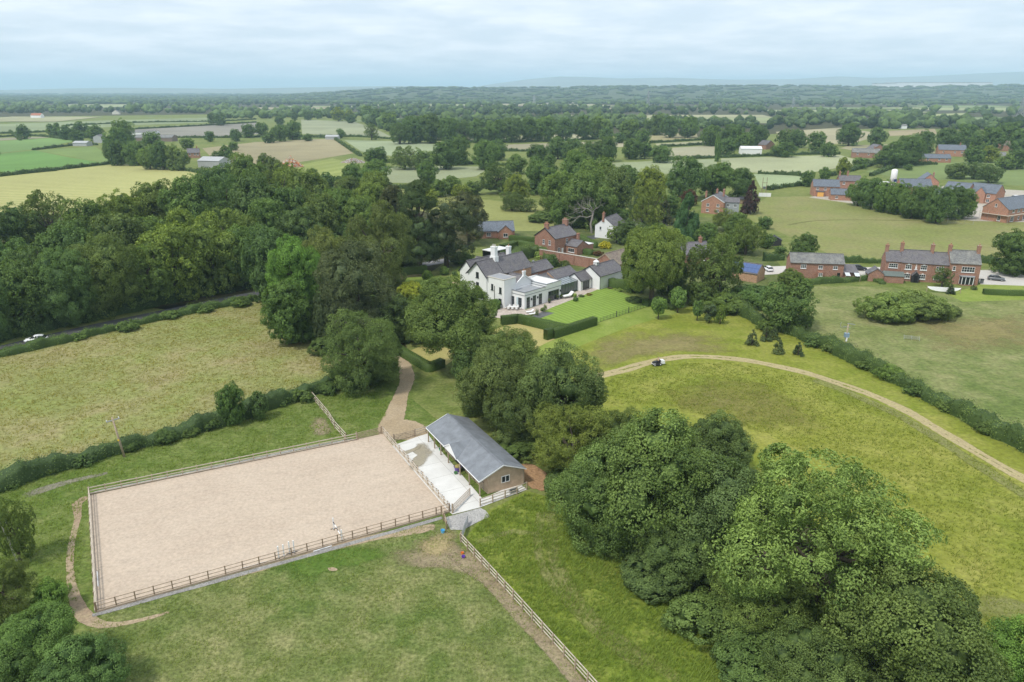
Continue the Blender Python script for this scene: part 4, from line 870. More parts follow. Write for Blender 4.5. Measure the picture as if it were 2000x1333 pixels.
chimney(MAN, 3.2, 13.5, 9.4, 13.4, 1.0, 1.5, RENDER, 3, COPING); MB().box(2.55, 3.85, 12.55, 14.45, 8.9, 10.9).obj('chimney_base', RENDER, MAN); chimney(MAN, 10.2, 15.0, 9.2, 12.2, .9, 1.1, RENDER, 1)
block(MAN, 14.05, 23.4, 10.6, 15.6, 4.9, 6.7, 'x', BRICK, SLATE, ov=.3)
block(MAN, 17.0, 21.5, 15.7, 20, 4.9, 6.4, 'y', BRICK, SLATE)
window(MAN, '-y', 16.5, 10.6, 2.9, .9, 1.3, 2, 2); chimney(MAN, 18, 13.1, 6.4, 7.3, .3, .3, LEAD, 0)
block(MAN, 14.1, 17.6, 5.6, 10.5, 3.3, 4.6, 'x', RENDER, SLATE, ov=.15); MB().box(15.2, 15.9, 6.3, 7.1, 3.95, 4.28).obj('skylight', GREYFR, MAN)
block(MAN, 17.7, 27.0, 5.0, 10.2, 3.6, 5.1, 'x', RENDER, SLATE, ov=.3, verge=.1); MB().poly([(17.66, 5.05, 0), (17.66, 10.15, 0), (17.66, 10.15, 3.55), (17.66, 7.6, 5.0), (17.66, 5.05, 3.55)], [(0, 4, 3, 2, 1)]).obj('brick_gable', BRICK_OR, MAN)
for x in (19.2, 25.2): window(MAN, '-y', x, 5.0, 1.6, 1.3, 1.7, 2, 1, GREYFR, False)
GL = glass('green_glass', (.10, .13, .12))
MB().box(14.1, 22.9, 1.6, 1.68, .1, 2.75).obj('glazing', GL, MAN)
for k in range(8): MB().box(14.1 + k * 1.25, 14.16 + k * 1.25, 1.52, 1.6, 0, 2.8).obj('mullion', GREYFR, MAN)
MB().poly([(14.05, 1.4, 2.8), (22.9, 1.4, 2.8), (22.9, 4.95, 3.45), (14.05, 4.95, 3.45), (14.05, 1.4, 2.86), (22.9, 1.4, 2.86), (22.9, 4.95, 3.51), (14.05, 4.95, 3.51)], [(0, 3, 2, 1), (4, 5, 6, 7), (0, 1, 5, 4), (1, 2, 6, 5), (2, 3, 7, 6), (3, 0, 4, 7)]).obj('glass_roof', glass('pale_glass', (.22, .25, .26)), MAN)
for k in range(8): MB().beam((14.1 + k * 1.25, 1.38, 2.9), (14.1 + k * 1.25, 4.95, 3.55), .07, .08).obj('glazing_bar', GREYFR, MAN)
block(MAN, 23.0, 27.6, .4, 4.95, 2.9, 4.55, 'x', RENDER, SLATE, ov=.35, trim=TRIM); window(MAN, '-y', 25.3, .4, .15, 2.9, 2.35, 3, 1, GREYFR, False, 'glazed_door')
block(MAN, 27.7, 38.5, -2.4, 4.6, 3.7, 5.9, 'x', RENDER, SLATE, ov=.3, trim=TRIM)
cu = MB().box(-.55, .55, -.55, .55, 0, .9).obj('cupola', RENDER, MAN, loc=(30.5, 1.1, 5.85)); lathe([(.85, .9), (.7, 1.1), (.35, 1.35), (.05, 1.5)], 10).obj('dome', WHITE, cu)
for s in (-1, 1): MB().box(-.2, .2, s * .56 - .01, s * .56 + .01, .25, .75).obj('louvre', TRIM, cu)
MB().beam((27.75, -2.43, .1), (27.75, -2.43, 3.6), .1, .1).obj('downpipe', TRIM, MAN)
sh = empty('black_garden_shed', MAN.matrix_basis @ Vector((39.0, -4.6, 0)), R(47), 'low black timber shed at the end of the white house wing', 'shed')
MB().box(0, 7, 0, 4, 0, 2.2).obj('wall', TRIM, sh); MB().poly([(-.2, -.3, 2.25), (7.2, -.3, 2.25), (7.2, 4.2, 3.0), (-.2, 4.2, 3.0), (-.2, -.3, 2.35), (7.2, -.3, 2.35), (7.2, 4.2, 3.1), (-.2, 4.2, 3.1)], [(0, 3, 2, 1), (4, 5, 6, 7), (0, 1, 5, 4), (1, 2, 6, 5), (2, 3, 7, 6), (3, 0, 4, 7)]).obj('roof', SLATE_NEW, sh)
window(sh, '-y', 4.5, 0, 1.0, 1.6, .7, 3, 1, WOOD)
def frame_pt(x, y, z=0.): return MAN.matrix_basis @ Vector((x, y, z))
# stone roofed barn and garden wall behind
bn = empty('brick_barn', frame_pt(40.5, 1.6), R(47), 'brick barn with mossy stone tiled roof behind the white wing', 'barn')
block(bn, 0, 15, 0, 7.5, 3.9, 6.7, 'x', BRICK, STONE_TILE, ov=.25, trim=WOOD); chimney(bn, 11, 3.7, 6.2, 7.8, .8, .8)
for x in (3.2, 6.4): window(bn, '-y', x, 0, .9, 1.6, 1.9, 2, 2, GREYFR)
gw = empty('garden_wall', (8.9, 229.2, 0), math.atan2(-14.0, 16.4), 'tall old brick garden wall behind the white house', 'wall')
MB().box(0, 22, -.2, .2, 0, 3.1).obj('brickwork', BRICK, gw); MB().box(-.05, 22.05, -.28, .28, 3.1, 3.22).obj('coping', COPING, gw)
for k in range(4): MB().box(2 + k * 5.6, 2.5 + k * 5.6, -.38, -.2, 0, 2.9).obj('buttress', BRICK, gw)
# brick villa
bv = empty('brick_house', (13.97, 233.6, 0), R(46), 'two storey red brick house with roof lights and two chimneys', 'house')
block(bv, -.1, 11.2, 0, 8.8, 5.6, 8.5, 'x', BRICK, SLATE, ov=.3, trim=TRIM)
for x, z in ((6.0, 3.3),): window(bv, '-y', x, 0, z, 1.0, 1.6, 2, 2)
for y in (2.2, 4.8): window(bv, '-x', -.1, y, 3.3, .9, 1.5, 2, 2)
window(bv, '-x', -.1, 6.2, .9, 1.1, 1.4, 2, 2); window(bv, '-y', 2.0, 0, .9, 1.1, 1.5, 2, 2); door(bv, '-y', 3.8, 0, mat=WHITE)
for x in (2.2, 6.8): MB().poly([(x, 3.4, 7.98), (x + 1.0, 3.4, 7.98), (x + 1.0, 3.9, 8.32), (x, 3.9, 8.32)], [(0, 1, 2, 3)]).obj('roof_light', STEEL, bv)
chimney(bv, .8, 4.4, 8.1, 10.0, .8, 1.6, pots=4); chimney(bv, 10.3, 4.4, 8.1, 10.2, .9, 1.9, pots=4)
block(bv, 5.2, 11.0, -5.0, -.05, 2.8, 4.4, 'y', BRICK, SLATE, ov=.2); chimney(bv, 10.4, -1.2, 3.4, 6.2, .8, .8, pots=0); window(bv, '-x', 5.2, -2.6, .8, 2.6, 1.3, 3, 1)
MB().box(11.1, 14.5, -4.5, -1, 0, 2.6).obj('extension', BRICK, bv); MB().box(11.0, 14.6, -4.6, -.9, 2.6, 2.75).obj('flat_roof', MEMB, bv)

# general small house seen from the front: u, v = foot of the front wall's middle
def house(u, v, w, d, ev, rd, yaw, axis, label, wm=None, rm=None, wins=(), chim=(), name='house', cat='house', trim=None, ov=.3, group=None, world=None):
    p = world or G(u, v); r = empty(name, (p.x, p.y, 0), R(yaw), label, cat, group)
    block(r, -w / 2, w / 2, 0, d, ev, rd, axis, wm or BRICK_NEW, rm or SLATE_NEW, ov=ov, trim=trim)
    for (f, x, z, ww, hh, c, q) in wins:
        if f == '-y': window(r, f, x, 0, z, ww, hh, c, q)
        elif f == '-x': window(r, f, -w / 2, x, z, ww, hh, c, q)
        else: window(r, f, w / 2, x, z, ww, hh, c, q)
    for (x, y, z1) in chim: chimney(r, x, y, ev + (rd - ev) * .5, z1, .75, 1.0)
    return r
W2 = lambda xs, z, w=1.2, h=1.2, f='-y': [(f, x, z, w, h, 2, 2) for x in xs]
# terrace of old cottages, four roofs in a row
tc = empty('cottage_terrace', (106.0, 202.2, 0), R(-15.5), 'long red brick cottage row with five chimneys and white windows', 'house')
xs = [0, 4.1, 11.9, 16.2, 23.9]
hts = [(5.5, 7.9), (5.4, 8.3), (5.3, 8.0), (6.0, 8.9)]
for i in range(4): block(tc, xs[i] + (.01 if i else 0), xs[i + 1], [0, -.15, .0, -.35][i], [5.5, 6.0, 6.0, 6.4][i], *hts[i], 'x', BRICK, [SLATE, SLATE, SLATE, SLATE_OLD][i], ov=.25, verge=.02)
window(tc, '-y', 2.1, 0, 3.6, 2.3, 1.25, 4, 2); window(tc, '-y', 2.1, 0, .9, 2.2, 1.2, 4, 2)
for x in (6.0, 9.9):
    for z in (.9, 3.5):
        o = window(tc, '-y', x, -.15, z, 1.6, 1.3, 3, 2); MB().box(-.25, .25, -.06, 0, 1.3, 1.55).obj('window_crest', WHITE, o); MB().box(-.95, .95, -.12, 0, -.25, -.12).obj('window_apron', WHITE, o)
MB().box(7.5, 8.4, -.22, -.15, 3.4, 3.55).box(7.75, 8.15, -.22, -.15, 3.55, 4.4).box(7.85, 8.05, -.22, -.15, 4.6, 4.9).obj('wall_plaque', WHITE, tc)
pr = block(tc, 7.1, 8.9, -1.5, -.16, 2.0, 3.0, 'y', TRIM, SLATE, ov=.15, wall='porch', roof='porch_roof'); MB().box(7.55, 8.45, -1.56, -1.51, 0, 2.0).obj('door', plain('dark_doorway', (.01, .01, .012), .9), tc)  # near-black slab: darkness of the porch doorway put into its colour
window(tc, '-y', 14.0, 0, 3.4, 1.9, 1.2, 3, 2); window(tc, '-y', 13.6, 0, .9, 1.5, 1.2, 2, 2)
window(tc, '-y', 17.4, -.35, 3.9, .7, 1.2, 1, 2); window(tc, '-y', 20.9, -.35, 3.6, 3.2, 1.5, 5, 2)
MB().prism([(19.2, -.36), (19.6, -1.4), (22.4, -1.4), (22.8, -.36)], .0, .3).obj('bay_base', BRICK, tc)
MB().prism([(19.2, -.36), (19.6, -1.4), (22.4, -1.4), (22.8, -.36)], .3, 2.4).obj('bay_glass', glass(), tc)
for q in ((19.25, -.42), (19.6, -1.42), (20.5, -1.42), (21.5, -1.42), (22.4, -1.42), (22.75, -.42)): MB().box(q[0] - .07, q[0] + .07, q[1] - .05, q[1] + .05, .3, 2.42).obj('bay_post', WHITE, tc)
MB().prism([(19.0, -.36), (19.5, -1.6), (22.5, -1.6), (23.0, -.36)], 2.43, 2.65).obj('bay_roof', LEAD, tc)
for x, y, z in ((.35, 2.7, 9.6), (4.2, 2.8, 10.4), (12.0, 2.9, 10.3), (16.4, 2.9, 10.4), (23.4, 2.6, 10.6)): chimney(tc, x, y, 7.0, z, .85, .8, pots=2)
block(tc, -4.5, -.5, -3.2, .6, 2.2, 3.6, 'y', BRICK, SLATE, wall='outhouse_wall', roof='outhouse_roof'); MB().box(-.4, 4.6, -3.6, -1.0, 0, 2.0).obj('lean_to', BRICK, tc)
MB().poly([(-.6, -3.8, 1.95), (4.8, -3.8, 1.95), (4.8, -.8, 2.7), (-.6, -.8, 2.7), (-.6, -3.8, 2.05), (4.8, -3.8, 2.05), (4.8, -.8, 2.8), (-.6, -.8, 2.8)], [(0, 3, 2, 1), (4, 5, 6, 7), (0, 1, 5, 4), (1, 2, 6, 5), (2, 3, 7, 6), (3, 0, 4, 7)]).obj('lean_to_roof', plain('green_felt', (.13, .155, .14), .85), tc)
def at_tc(x, y): return tc.matrix_basis @ Vector((x, y, 0))
# brick barn converted, lichened roof
b2 = empty('brick_outbuilding', (80.0, 204.5, 0), R(-9), 'long brick outbuilding with lichened slate roof and three small upper windows', 'building')
block(b2, 0, 14.6, 0, 5.6, 4.6, 6.7, 'x', BRICK, SLATE_OLD, ov=.3)
for x in (3.6, 8.3, 12.3): window(b2, '-y', x, 0, 2.9, 1.5 if x < 5 else 1.2, 1.2 if x < 5 else .95, 3 if x < 5 else 2, 3 if x < 5 else 2)
MB().box(7.5, 9.1, -.9, -.01, 0, 2.3).obj('porch', BRICK, b2); window(b2, '-y', 8.3, -.9, 1.0, 1.0, .9, 2, 2); MB().box(13.0, 13.8, -.04, -.005, 0, 1.9).obj('doorway', MATS['dark_doorway'], b2)  # doorway is a near-black panel, its inner shade painted on
MB().box(14.65, 18.6, .4, 4.8, 0, 2.2).obj('lean_to', BRICK, b2); MB().poly([(14.6, -.1, 2.1), (18.8, -.1, 2.1), (18.8, 5.0, 3.4), (14.6, 5.0, 3.4), (14.6, -.1, 2.2), (18.8, -.1, 2.2), (18.8, 5.0, 3.5), (14.6, 5.0, 3.5)], [(0, 3, 2, 1), (4, 5, 6, 7), (0, 1, 5, 4), (1, 2, 6, 5), (2, 3, 7, 6), (3, 0, 4, 7)]).obj('lean_to_roof', SLATE, b2)
for x in (14.9, 17.4): MB().poly([(x, -2.0, 1.6), (x + 1.3, -2.0, 1.6), (x + 1.3, -.15, 2.15), (x, -.15, 2.15)], [(0, 1, 2, 3)]).obj('polycarbonate_sheet', plain('clear_sheet', (.6, .63, .65), .4), b2)
for x in (14.8, 16.8, 18.8): MB().box(x - .05, x + .05, -2.0, -1.9, 0, 1.65).obj('post', WOOD, b2)
# shed with solar panels on its roof
ss_ = empty('solar_shed', (62.0, 203.5, 0), R(-38), 'small brick shed with blue solar panels covering its roof', 'shed')
block(ss_, 0, 8.4, 0, 6.2, 2.5, 4.6, 'x', BRICK_OR, SLATE, ov=.2)
pan = MB().box(0, .98, 0, 1.62, 0, .05); PANEL = plain('solar_cell', (.07, .115, .26), .25, .6, var=.06); sl_ = math.atan2(2.1, 3.1)
pme = pan.mesh('solar_panel', PANEL)
for i in range(8):
    for j in range(2): link('solar_panel', pme, ss_, (.2 + i * 1.02, .05 + (j * 1.68) * math.cos(sl_), 2.72 + (j * 1.68) * math.sin(sl_)), (sl_, 0, 0))
# houses among the trees
house(1390, 418, 9.5, 13, 5.2, 8.0, -28, 'y', 'red brick house with white barge boards half hidden among trees', BRICK_NEW, SLATE, W2((-2, 2.4), 3.2) + W2((-2, 2.4), .9), ((-3.5, 2, 9.2), (0, 7, 9.8), (2.5, 9, 9.6)), trim=WHITE)
hx = house(1428, 418, 6, 6, 5.0, 6.6, -15, 'x', 'grey boarded house extension beside the red brick house', plain('grey_boarding', (.34, .36, .38), .7), SLATE, W2((-1.6, 1.4), 3.0))
house(1180, 466, 7.5, 11, 4.6, 7.4, -30, 'y', 'white cottage with slate roof and red brick chimney', RENDER, SLATE, [('-y', -1.6, 3.0, .8, 1.2, 1, 2), ('-y', 1.6, .9, 1.0, 1.2, 2, 2)], ((-.6, .2, 9.2),))
house(1240, 462, 7.0, 7, 4.0, 6.2, -20, 'y', 'cream gable end just showing between dark garden trees', plain('cream_render', (.70, .66, .55), .8), SLATE)
bg = house(960, 466, 17, 8.5, 2.7, 5.4, 8, 'x', 'low brick bungalow with blue slate roof behind the conifers', BRICK_NEW, SLATE_NEW, W2((-5, -1), .9, 1.6, 1.2))
block(bg, 2.4, 7.4, -2.2, .3, 2.7, 4.9, 'y', BRICK_NEW, SLATE_NEW); window(bg, '-y', 4.9, -2.2, .8, 1.6, 1.3, 2, 1)
house(1352, 528, 12, 8, 4.8, 7.6, 14, 'x', 'brick house with grey roof glimpsed between two big garden trees', BRICK, SLATE, W2((-3.5, 3.5), 2.8), ((4, 4, 9.0),))
house(1513, 481, 4.2, 3.5, 2.0, 3.1, -12, 'y', 'small dark garden shed on a patch of lawn', TRIM, TRIM, name='garden_shed', cat='shed')
house(1462, 373, 5, 4, 2.2, 3.0, -10, 'x', 'dark open sided shelter beside the purple tree', WOOD_DARK, TRIM, name='field_shelter', cat='shelter', world=G(1455, 399))
cp = empty('carport', G(978, 503), R(47), 'black carport with white flat roof behind the white house', 'carport'); MB().box(-4, 4, 0, 4.5, 2.3, 2.5).obj('roof', MEMB, cp)
for x in (-3.8, 3.8):
    for y in (.2, 4.3): link('post', box_mesh('post', .15, .15, 2.3, TRIM), cp, (x, y, 0))
MB().box(-3.9, 3.9, 4.2, 4.4, 0, 2.3).obj('back_wall', TRIM, cp)
# new estate
e1 = house(1612, 384, 12.5, 8, 5.0, 7.9, -12, 'x', 'new brick house with orange boarded garage at the edge of the estate', wins=W2((-4.2, -.5, 3.8), 3.2) + W2((3.5,), .9))
MB().box(-4.6, -.9, -1.6, -.01, 0, 2.5).obj('garage', BRICK_NEW, e1); MB().box(-4.2, -1.3, -1.66, -1.61, .05, 2.1).obj('garage_door', plain('orange_boarding', (.78, .42, .10), .7), e1); MB().box(-4.8, -.7, -1.9, .0, 2.5, 2.7).obj('garage_roof', SLATE_NEW, e1)
house(1646, 392, 11.5, 6, 2.8, 5.2, -14, 'x', 'low new brick wing with blue slate roof in front of the estate', wins=W2((-3,), .9), ov=.25)
house(1658, 372, 11, 7, 5.0, 7.4, -12, 'x', 'older brown roofed cottage behind the new estate house', BRICK, SLATE, W2((-3, 3), 3.1), ((-5, 3.5, 9.4), (-1, 3.5, 9.6)))
house(1788, 383, 15, 9, 4.6, 8.0, -8, 'x', 'new estate house with broad blue slate roof behind the tree belt', wins=W2((-5, 0, 5), 2.9))
house(1812, 375, 9, 12, 5.2, 9.0, -20, 'y', 'tall new estate house with gable and chimney beside the white silo', chim=((2, 4, 9.6),), wins=W2((0,), 3.4))
house(1842, 392, 10, 7, 2.8, 5.4, -8, 'x', 'low new garage with blue slate roof among estate houses')
house(1893, 394, 9.5, 11, 5.2, 8.6, 38, 'y', 'plain brick gabled estate house with small upper window', wins=W2((0,), 5.2, 1.0, 1.0) + W2((3, 8), 3.2, 1.2, 1.1, '-x'))
e4 = house(1950, 398, 10, 13, 5.0, 8.6, 36, 'y', 'brick estate house with cross gable facing the field', wins=W2((3, 9), 3.0, 1.3, 1.2, '-x') + W2((3, 9), .8, 1.5, 1.3, '-x'))
block(e4, -6.2, -4.0, 4.2, 8.2, 5.0, 7.4, 'x', BRICK_NEW, SLATE_NEW, wall='cross_gable', roof='cross_gable_roof')
e5 = house(1990, 432, 20, 10, 5.4, 9.2, 30, 'x', 'largest brick estate house with scaffold platform round its upper floor', wins=W2((-6, -2, 2, 6), 3.9, 1.6, 1.2) + [('-y', -6, .3, 2.4, 2.1, 3, 1), ('-y', -1, .8, 1.2, 1.3, 2, 1), ('-y', 4, .3, 3.4, 2.1, 4, 1), ('-x', 5, 5.9, .8, 1.2, 1, 2), ('-x', 3, .5, 1.2, 2, 2, 1)])
MB().box(-11.0, 11.0, -1.0, -.15, 2.85, 3.0).box(-11.0, -10.15, -.14, 10.5, 2.85, 3.0).obj('scaffold_platform', WOOD_PALE, e5)
for x in (-10.8, -6.5, -2.2, 2.2, 6.5): MB().box(x - .03, x + .03, -.95, -.89, 0, 4.2).obj('scaffold_pole', STEEL, e5)
for y in (3, 7, 10.3): MB().box(-10.9, -10.84, y - .03, y + .03, 0, 4.2).obj('scaffold_pole', STEEL, e5)
MB().box(-11, 11, -.93, -.9, 3.9, 3.95).obj('guard_rail', STEEL, e5)
si = empty('cement_silo', G(1742, 368), R(10), 'white cement silo standing above the building site', 'silo'); lathe([(.4, 3.2), (1.6, 5.2), (1.6, 9.6), (1.2, 10.1), (.3, 10.3)], 16).obj('tank', WHITE, si, True)
for x, y in ((1.2, 1.2), (-1.2, 1.2), (1.2, -1.2), (-1.2, -1.2)): MB().box(x - .1, x + .1, y - .1, y + .1, 0, 5.4).obj('leg', STEEL, si)
MB().box(-.9, .9, -1.72, -1.6, 3.6, 5.0).obj('blue_banner', plain('navy_banner', (.03, .05, .16), .6), si)
for (u, v, w, lab) in ((1716, 366, 11, 'white site cabin left of the cement silo'), (1764, 366, 8, 'white site cabin right of the cement silo')):
    c_ = empty('site_cabin', G(u, v), R(-14), lab, 'cabin'); MB().box(-w / 2, w / 2, 0, 3, .2, 2.8).obj('body', WHITE, c_); MB().box(-w / 2 - .1, w / 2 + .1, -.1, 3.1, 2.8, 2.9).obj('roof', MEMB, c_); window(c_, '-y', w / 4, 0, 1.2, 1.4, 1.0, 2, 1, GREYFR)
# farther houses and farm sheds
FARM = (
 (1690, 309, 20, 9, 4.2, 7.0, -20, 'x', 'brick farmhouse with grey roof beyond the pale barley field', BRICK, SLATE_OLD, 1), (1716, 303, 11, 9, 5, 8.2, 10, 'y', 'dark roofed farmhouse gable beside the grey roofed one', BRICK, SLATE, 0),
 (1828, 318, 20, 8, 3.2, 5.8, -10, 'x', 'low brick house with blue slate roof beyond the paddocks', BRICK_NEW, SLATE_NEW, 1), (1858, 306, 20, 10, 5.2, 8.8, -18, 'x', 'tall brick house standing behind the low slate roofed one', BRICK_NEW, SLATE_NEW, 1),
 (1467, 302, 17, 11, 4.5, 6.2, -8, 'x', 'bright white metal barn at the field edge', WHITE, MEMB, 0), (1504, 292, 12, 9, 4, 7.5, 35, 'y', 'small brick gabled house beside the white barn', BRICK, SLATE, 0),
 (1755, 252, 22, 9, 4, 6, -5, 'x', 'white house among trees by the distant ripe field', RENDER, SLATE_OLD, 0), (1950, 313, 12, 7, 3, 5.5, -5, 'x', 'small grey roofed house at the far right edge', BRICK, SLATE_OLD, 0),
 (1985, 296, 26, 10, 5, 8.5, -6, 'x', 'brown roofed farm building at the far right edge', BRICK, STONE_TILE, 0), (1895, 290, 12, 9, 4.5, 7, 10, 'y', 'pale cottage peeping over the trees behind the brick houses', BRICK_OR, SLATE_OLD, 0),
 (408, 328, 17, 14, 4.6, 6.8, -14, 'x', 'large grey sheeted barn beside the hay field', SHEETING, SHEETING, 0), (379, 309, 9, 10, 4, 7, 20, 'x', 'brick farmhouse with panels on its roof behind the grey barn', BRICK_NEW, SLATE, 1),
 (300, 277, 40, 12, 4, 6.5, -2, 'x', 'long low farm shed with dull brown walls', plain('brown_boarding', (.22, .17, .14), .8), SLATE_OLD, 0), (278, 266, 30, 12, 4, 6.2, -2, 'x', 'white ended farm shed behind the long brown one', WHITE, SLATE_OLD, 0),
 (156, 286, 14, 9, 3, 4.5, -5, 'x', 'small grey shed by the green fields', SHEETING, SHEETING, 0), (192, 280, 9, 9, 6, 8, 0, 'y', 'narrow dark shed at the edge of the tree clump', SHEETING, SLATE, 0),
 (70, 231, 20, 10, 5, 8.5, -5, 'x', 'white house with red roof among far trees', RENDER, plain('red_tiles', (.38, .15, .09), .8), 0), (226, 224, 14, 10, 4, 9, 10, 'y', 'pale steep roofed house in the far tree belt', plain('cream_render', (.70, .66, .55), .8), SLATE_OLD, 0),
 (522, 222, 24, 10, 5, 8, -5, 'x', 'white house by tall trees beyond the fallow field', RENDER, SLATE_OLD, 0), (648, 273, 14, 8, 3, 4.5, 0, 'x', 'small open shed beside lone trees on the tan field', SHEETING, SHEETING, 0))
for (u, v, w, d, ev, rd, yw, ax, lab, wm, rm, wn_) in FARM:
    r = house(u, v, w, d, ev, rd, yw, ax, lab, wm, rm, W2((-w * .3, w * .1, w * .35), ev * .55, 1.4, 1.3) if wn_ else (), ((w * .3, d / 2, rd + 1.6),) if wn_ else (), name='farm_shed' if ('shed' in lab or 'barn at' in lab or 'sheeted' in lab) else 'house', cat='shed' if 'shed' in lab else 'barn' if 'barn beside' in lab or 'barn at' in lab else 'house', ov=.3)
# rubble heap and yard by the wavy crop
rng = np.random.default_rng(5)
def heap(u, v, rx, ry, h, cols, label):
    p = G(u, v); r = empty('rubble_heap', p, 0, label, 'rubble heap')
    for ci, c in enumerate(cols):
        n = 130; mb = MB()
        for _ in range(n):
            a = rng.uniform(0, 6.28); q = math.sqrt(rng.uniform(0, 1)); x, y = rx * q * math.cos(a), ry * q * math.sin(a); z = h * max(0, 1 - q) * rng.uniform(.6, 1.1); s = rng.uniform(.3, 1.0)
            mb.beam((x - s / 2, y, z), (x + s / 2, y + rng.uniform(-.4, .4), z + rng.uniform(-.3, .5)), s * .7, s * .6)
        tag(mb.obj('rubble', plain('rubble_%d_%s' % (ci, label[:6].replace(' ', '_')), c, .9), r), kind='stuff')
    ringn = 14; mb = MB(); mb.v = [(0, 0, h * .75)] + [(rx * math.cos(6.283 * k / ringn), ry * math.sin(6.283 * k / ringn), -.02) for k in range(ringn)]; mb.f = [(0, 1 + k, 1 + (k + 1) % ringn) for k in range(ringn)]
    mb.obj('mound', plain('mound_earth', (.30, .22, .16), .95), r)
heap(568, 326, 9, 5, 7, ((.62, .58, .52), (.55, .20, .10), (.75, .40, .18)), 'heap of brick and timber rubble behind the wood')
heap(690, 318, 9, 5, 3.5, ((.5, .48, .45), (.62, .6, .58), (.45, .3, .25)), 'grey and pink spoil heap beside the wavy crop')
# ------------------------------------------------------------------ hedgerows and trees
OAKT = (1.0, 1.0, 1.0); DARK = (.85, .95, .95); BRIGHT = (1.35, 1.35, 1.0); ASHT = (1.42, 1.52, 1.3); OLIVE = (1.15, 1.05, .95); YEL = (2.3, 1.95, .75); GREYG = (1.15, 1.15, 1.35); PURP = (.75, .30, .55); BROWN = (1.05, .9, .85)
ORDW = 'first second third fourth fifth sixth seventh eighth ninth tenth eleventh twelfth thirteenth fourteenth fifteenth sixteenth seventeenth eighteenth nineteenth twentieth'.split(); ORDW += ['twenty-' + w for w in ORDW[:9]] + ['thirtieth'] + ['thirty-' + w for w in ORDW[:9]]
def gl(*uv): return [G(u, v) for u, v in uv]
hedge('hedge', 'wild bramble hedge along the far side of the arena grass', gl((-120, 985), (0, 955), (90, 925), (200, 893), (300, 866), (400, 838), (480, 812), (560, 786), (620, 766), (700, 742), (770, 722)), 2.6, 2.1, .20, 22, (.85, .95, 1.0), seed=2)
hedge('hedge', 'hedge with elder flowers between the lane and the hay meadow', gl((-200, 745), (-60, 708), (60, 684), (180, 656), (300, 628), (420, 602), (520, 584)), 2.0, 1.45, .22, 17, (1.0, 1.12, .95), seed=3)
hedge('hedge', 'long overgrown hedge running down between track meadow and rough pasture', gl((1425, 592), (1480, 632), (1560, 658), (1640, 692), (1740, 742), (1830, 788), (1920, 835), (2010, 882), (2120, 945)), 3.0, 2.2, .24, 17, (1.0, 1.08, .92), seed=4)
hedge('undergrowth', 'dark undergrowth filling the foot of the wood behind the lane', gl((-260, 728), (-80, 684), (60, 650), (180, 622), (300, 597), (420, 572), (500, 556)), 5, 4.2, .3, 9, (.7, .85, .75), seed=44)
# clipped garden hedges
yw = lambda n, lab, uv, w, h, s: hedge(n, lab, gl(*uv), w, h, .12, 60, (1.15, 1.28, .95), True, s)
yw('clipped_hedge', 'clipped hedge stepping between tan lawn and striped lawn', ((985, 634), (1013, 631), (1106, 652)), 1.5, 2.1, 5)
yw('clipped_hedge', 'low straight clipped hedge along the meadow side of the striped lawn', ((1083, 660), (1158, 636)), 1.5, 2.0, 6)
yw('clipped_hedge', 'square clipped yew block at the hedge corner', ((1069, 663), (1074, 661.5)), 1.3, 2.4, 7)
yw('clipped_hedge', 'dark clipped hedge beside the farm drive under the oak', ((778, 690), (838, 726), (860, 718)), 1.5, 1.7, 8)
yw('clipped_hedge', 'clipped hedge screening the white wing from the striped lawn', ((1177, 556), (1200, 562), (1240, 566)), 2.0, 2.4, 9)
yw('clipped_hedge', 'short clipped hedge at the far corner of the striped lawn', ((1264, 597), (1274, 594)), 2.0, 1.6, 10)
yw('clipped_hedge', 'dark clipped hedge in front of the drive by the topiary', ((790, 537), (828, 533)), 1.8, 2.2, 11)
yw('clipped_hedge', 'garden hedge behind the carport', ((985, 492), (1010, 484), (1050, 492)), 2.5, 2.6, 12)
yw('clipped_hedge', 'clipped hedge in front of the bungalow garden', ((1000, 470), (1044, 474)), 2.0, 1.8, 13)
yw('clipped_hedge', 'hedge below the white cottage garden', ((1130, 470), (1160, 484)), 2.0, 2.2, 14)
yw('clipped_hedge', 'hedge at the foot of the yellow shrub', ((1125, 492), (1150, 498)), 2.2, 1.8, 15)
yw('clipped_hedge', 'gappy low hedge beside the cottage lawn', ((1925, 575), (1962, 577), (2010, 578)), 1.4, 1.4, 16)
hedge('hedge', 'hedge behind the brick cottage row', gl((1640, 513), (1720, 514), (1730, 512)), 1.6, 1.8, .2, 20, (.95, 1.1, .9), seed=17)
hedge('hedge', 'hedge beside the gravel parking by the cottage row', gl((1915, 512), (1960, 520), (2020, 540)), 2.0, 2.0, .2, 20, (.95, 1.1, .9), seed=18)
hedge('hedge', 'scrubby hedge in front of the brick outbuilding', gl((1560, 556), (1640, 552), (1700, 548), (1725, 556)), 1.8, 1.4, .2, 20, (1.0, 1.1, .9), seed=19)
hedge('hedge', 'hedge behind the solar panel shed', gl((1490, 510), (1530, 508)), 1.8, 2.4, .2, 20, (.8, .95, .9), seed=20)
hedge('hedge', 'rambling shrub border over the old garden wall', gl((1000, 512), (1050, 500), (1080, 520)), 3.2, 3.0, .2, 20, (1.1, 1.15, 1.0), seed=21)

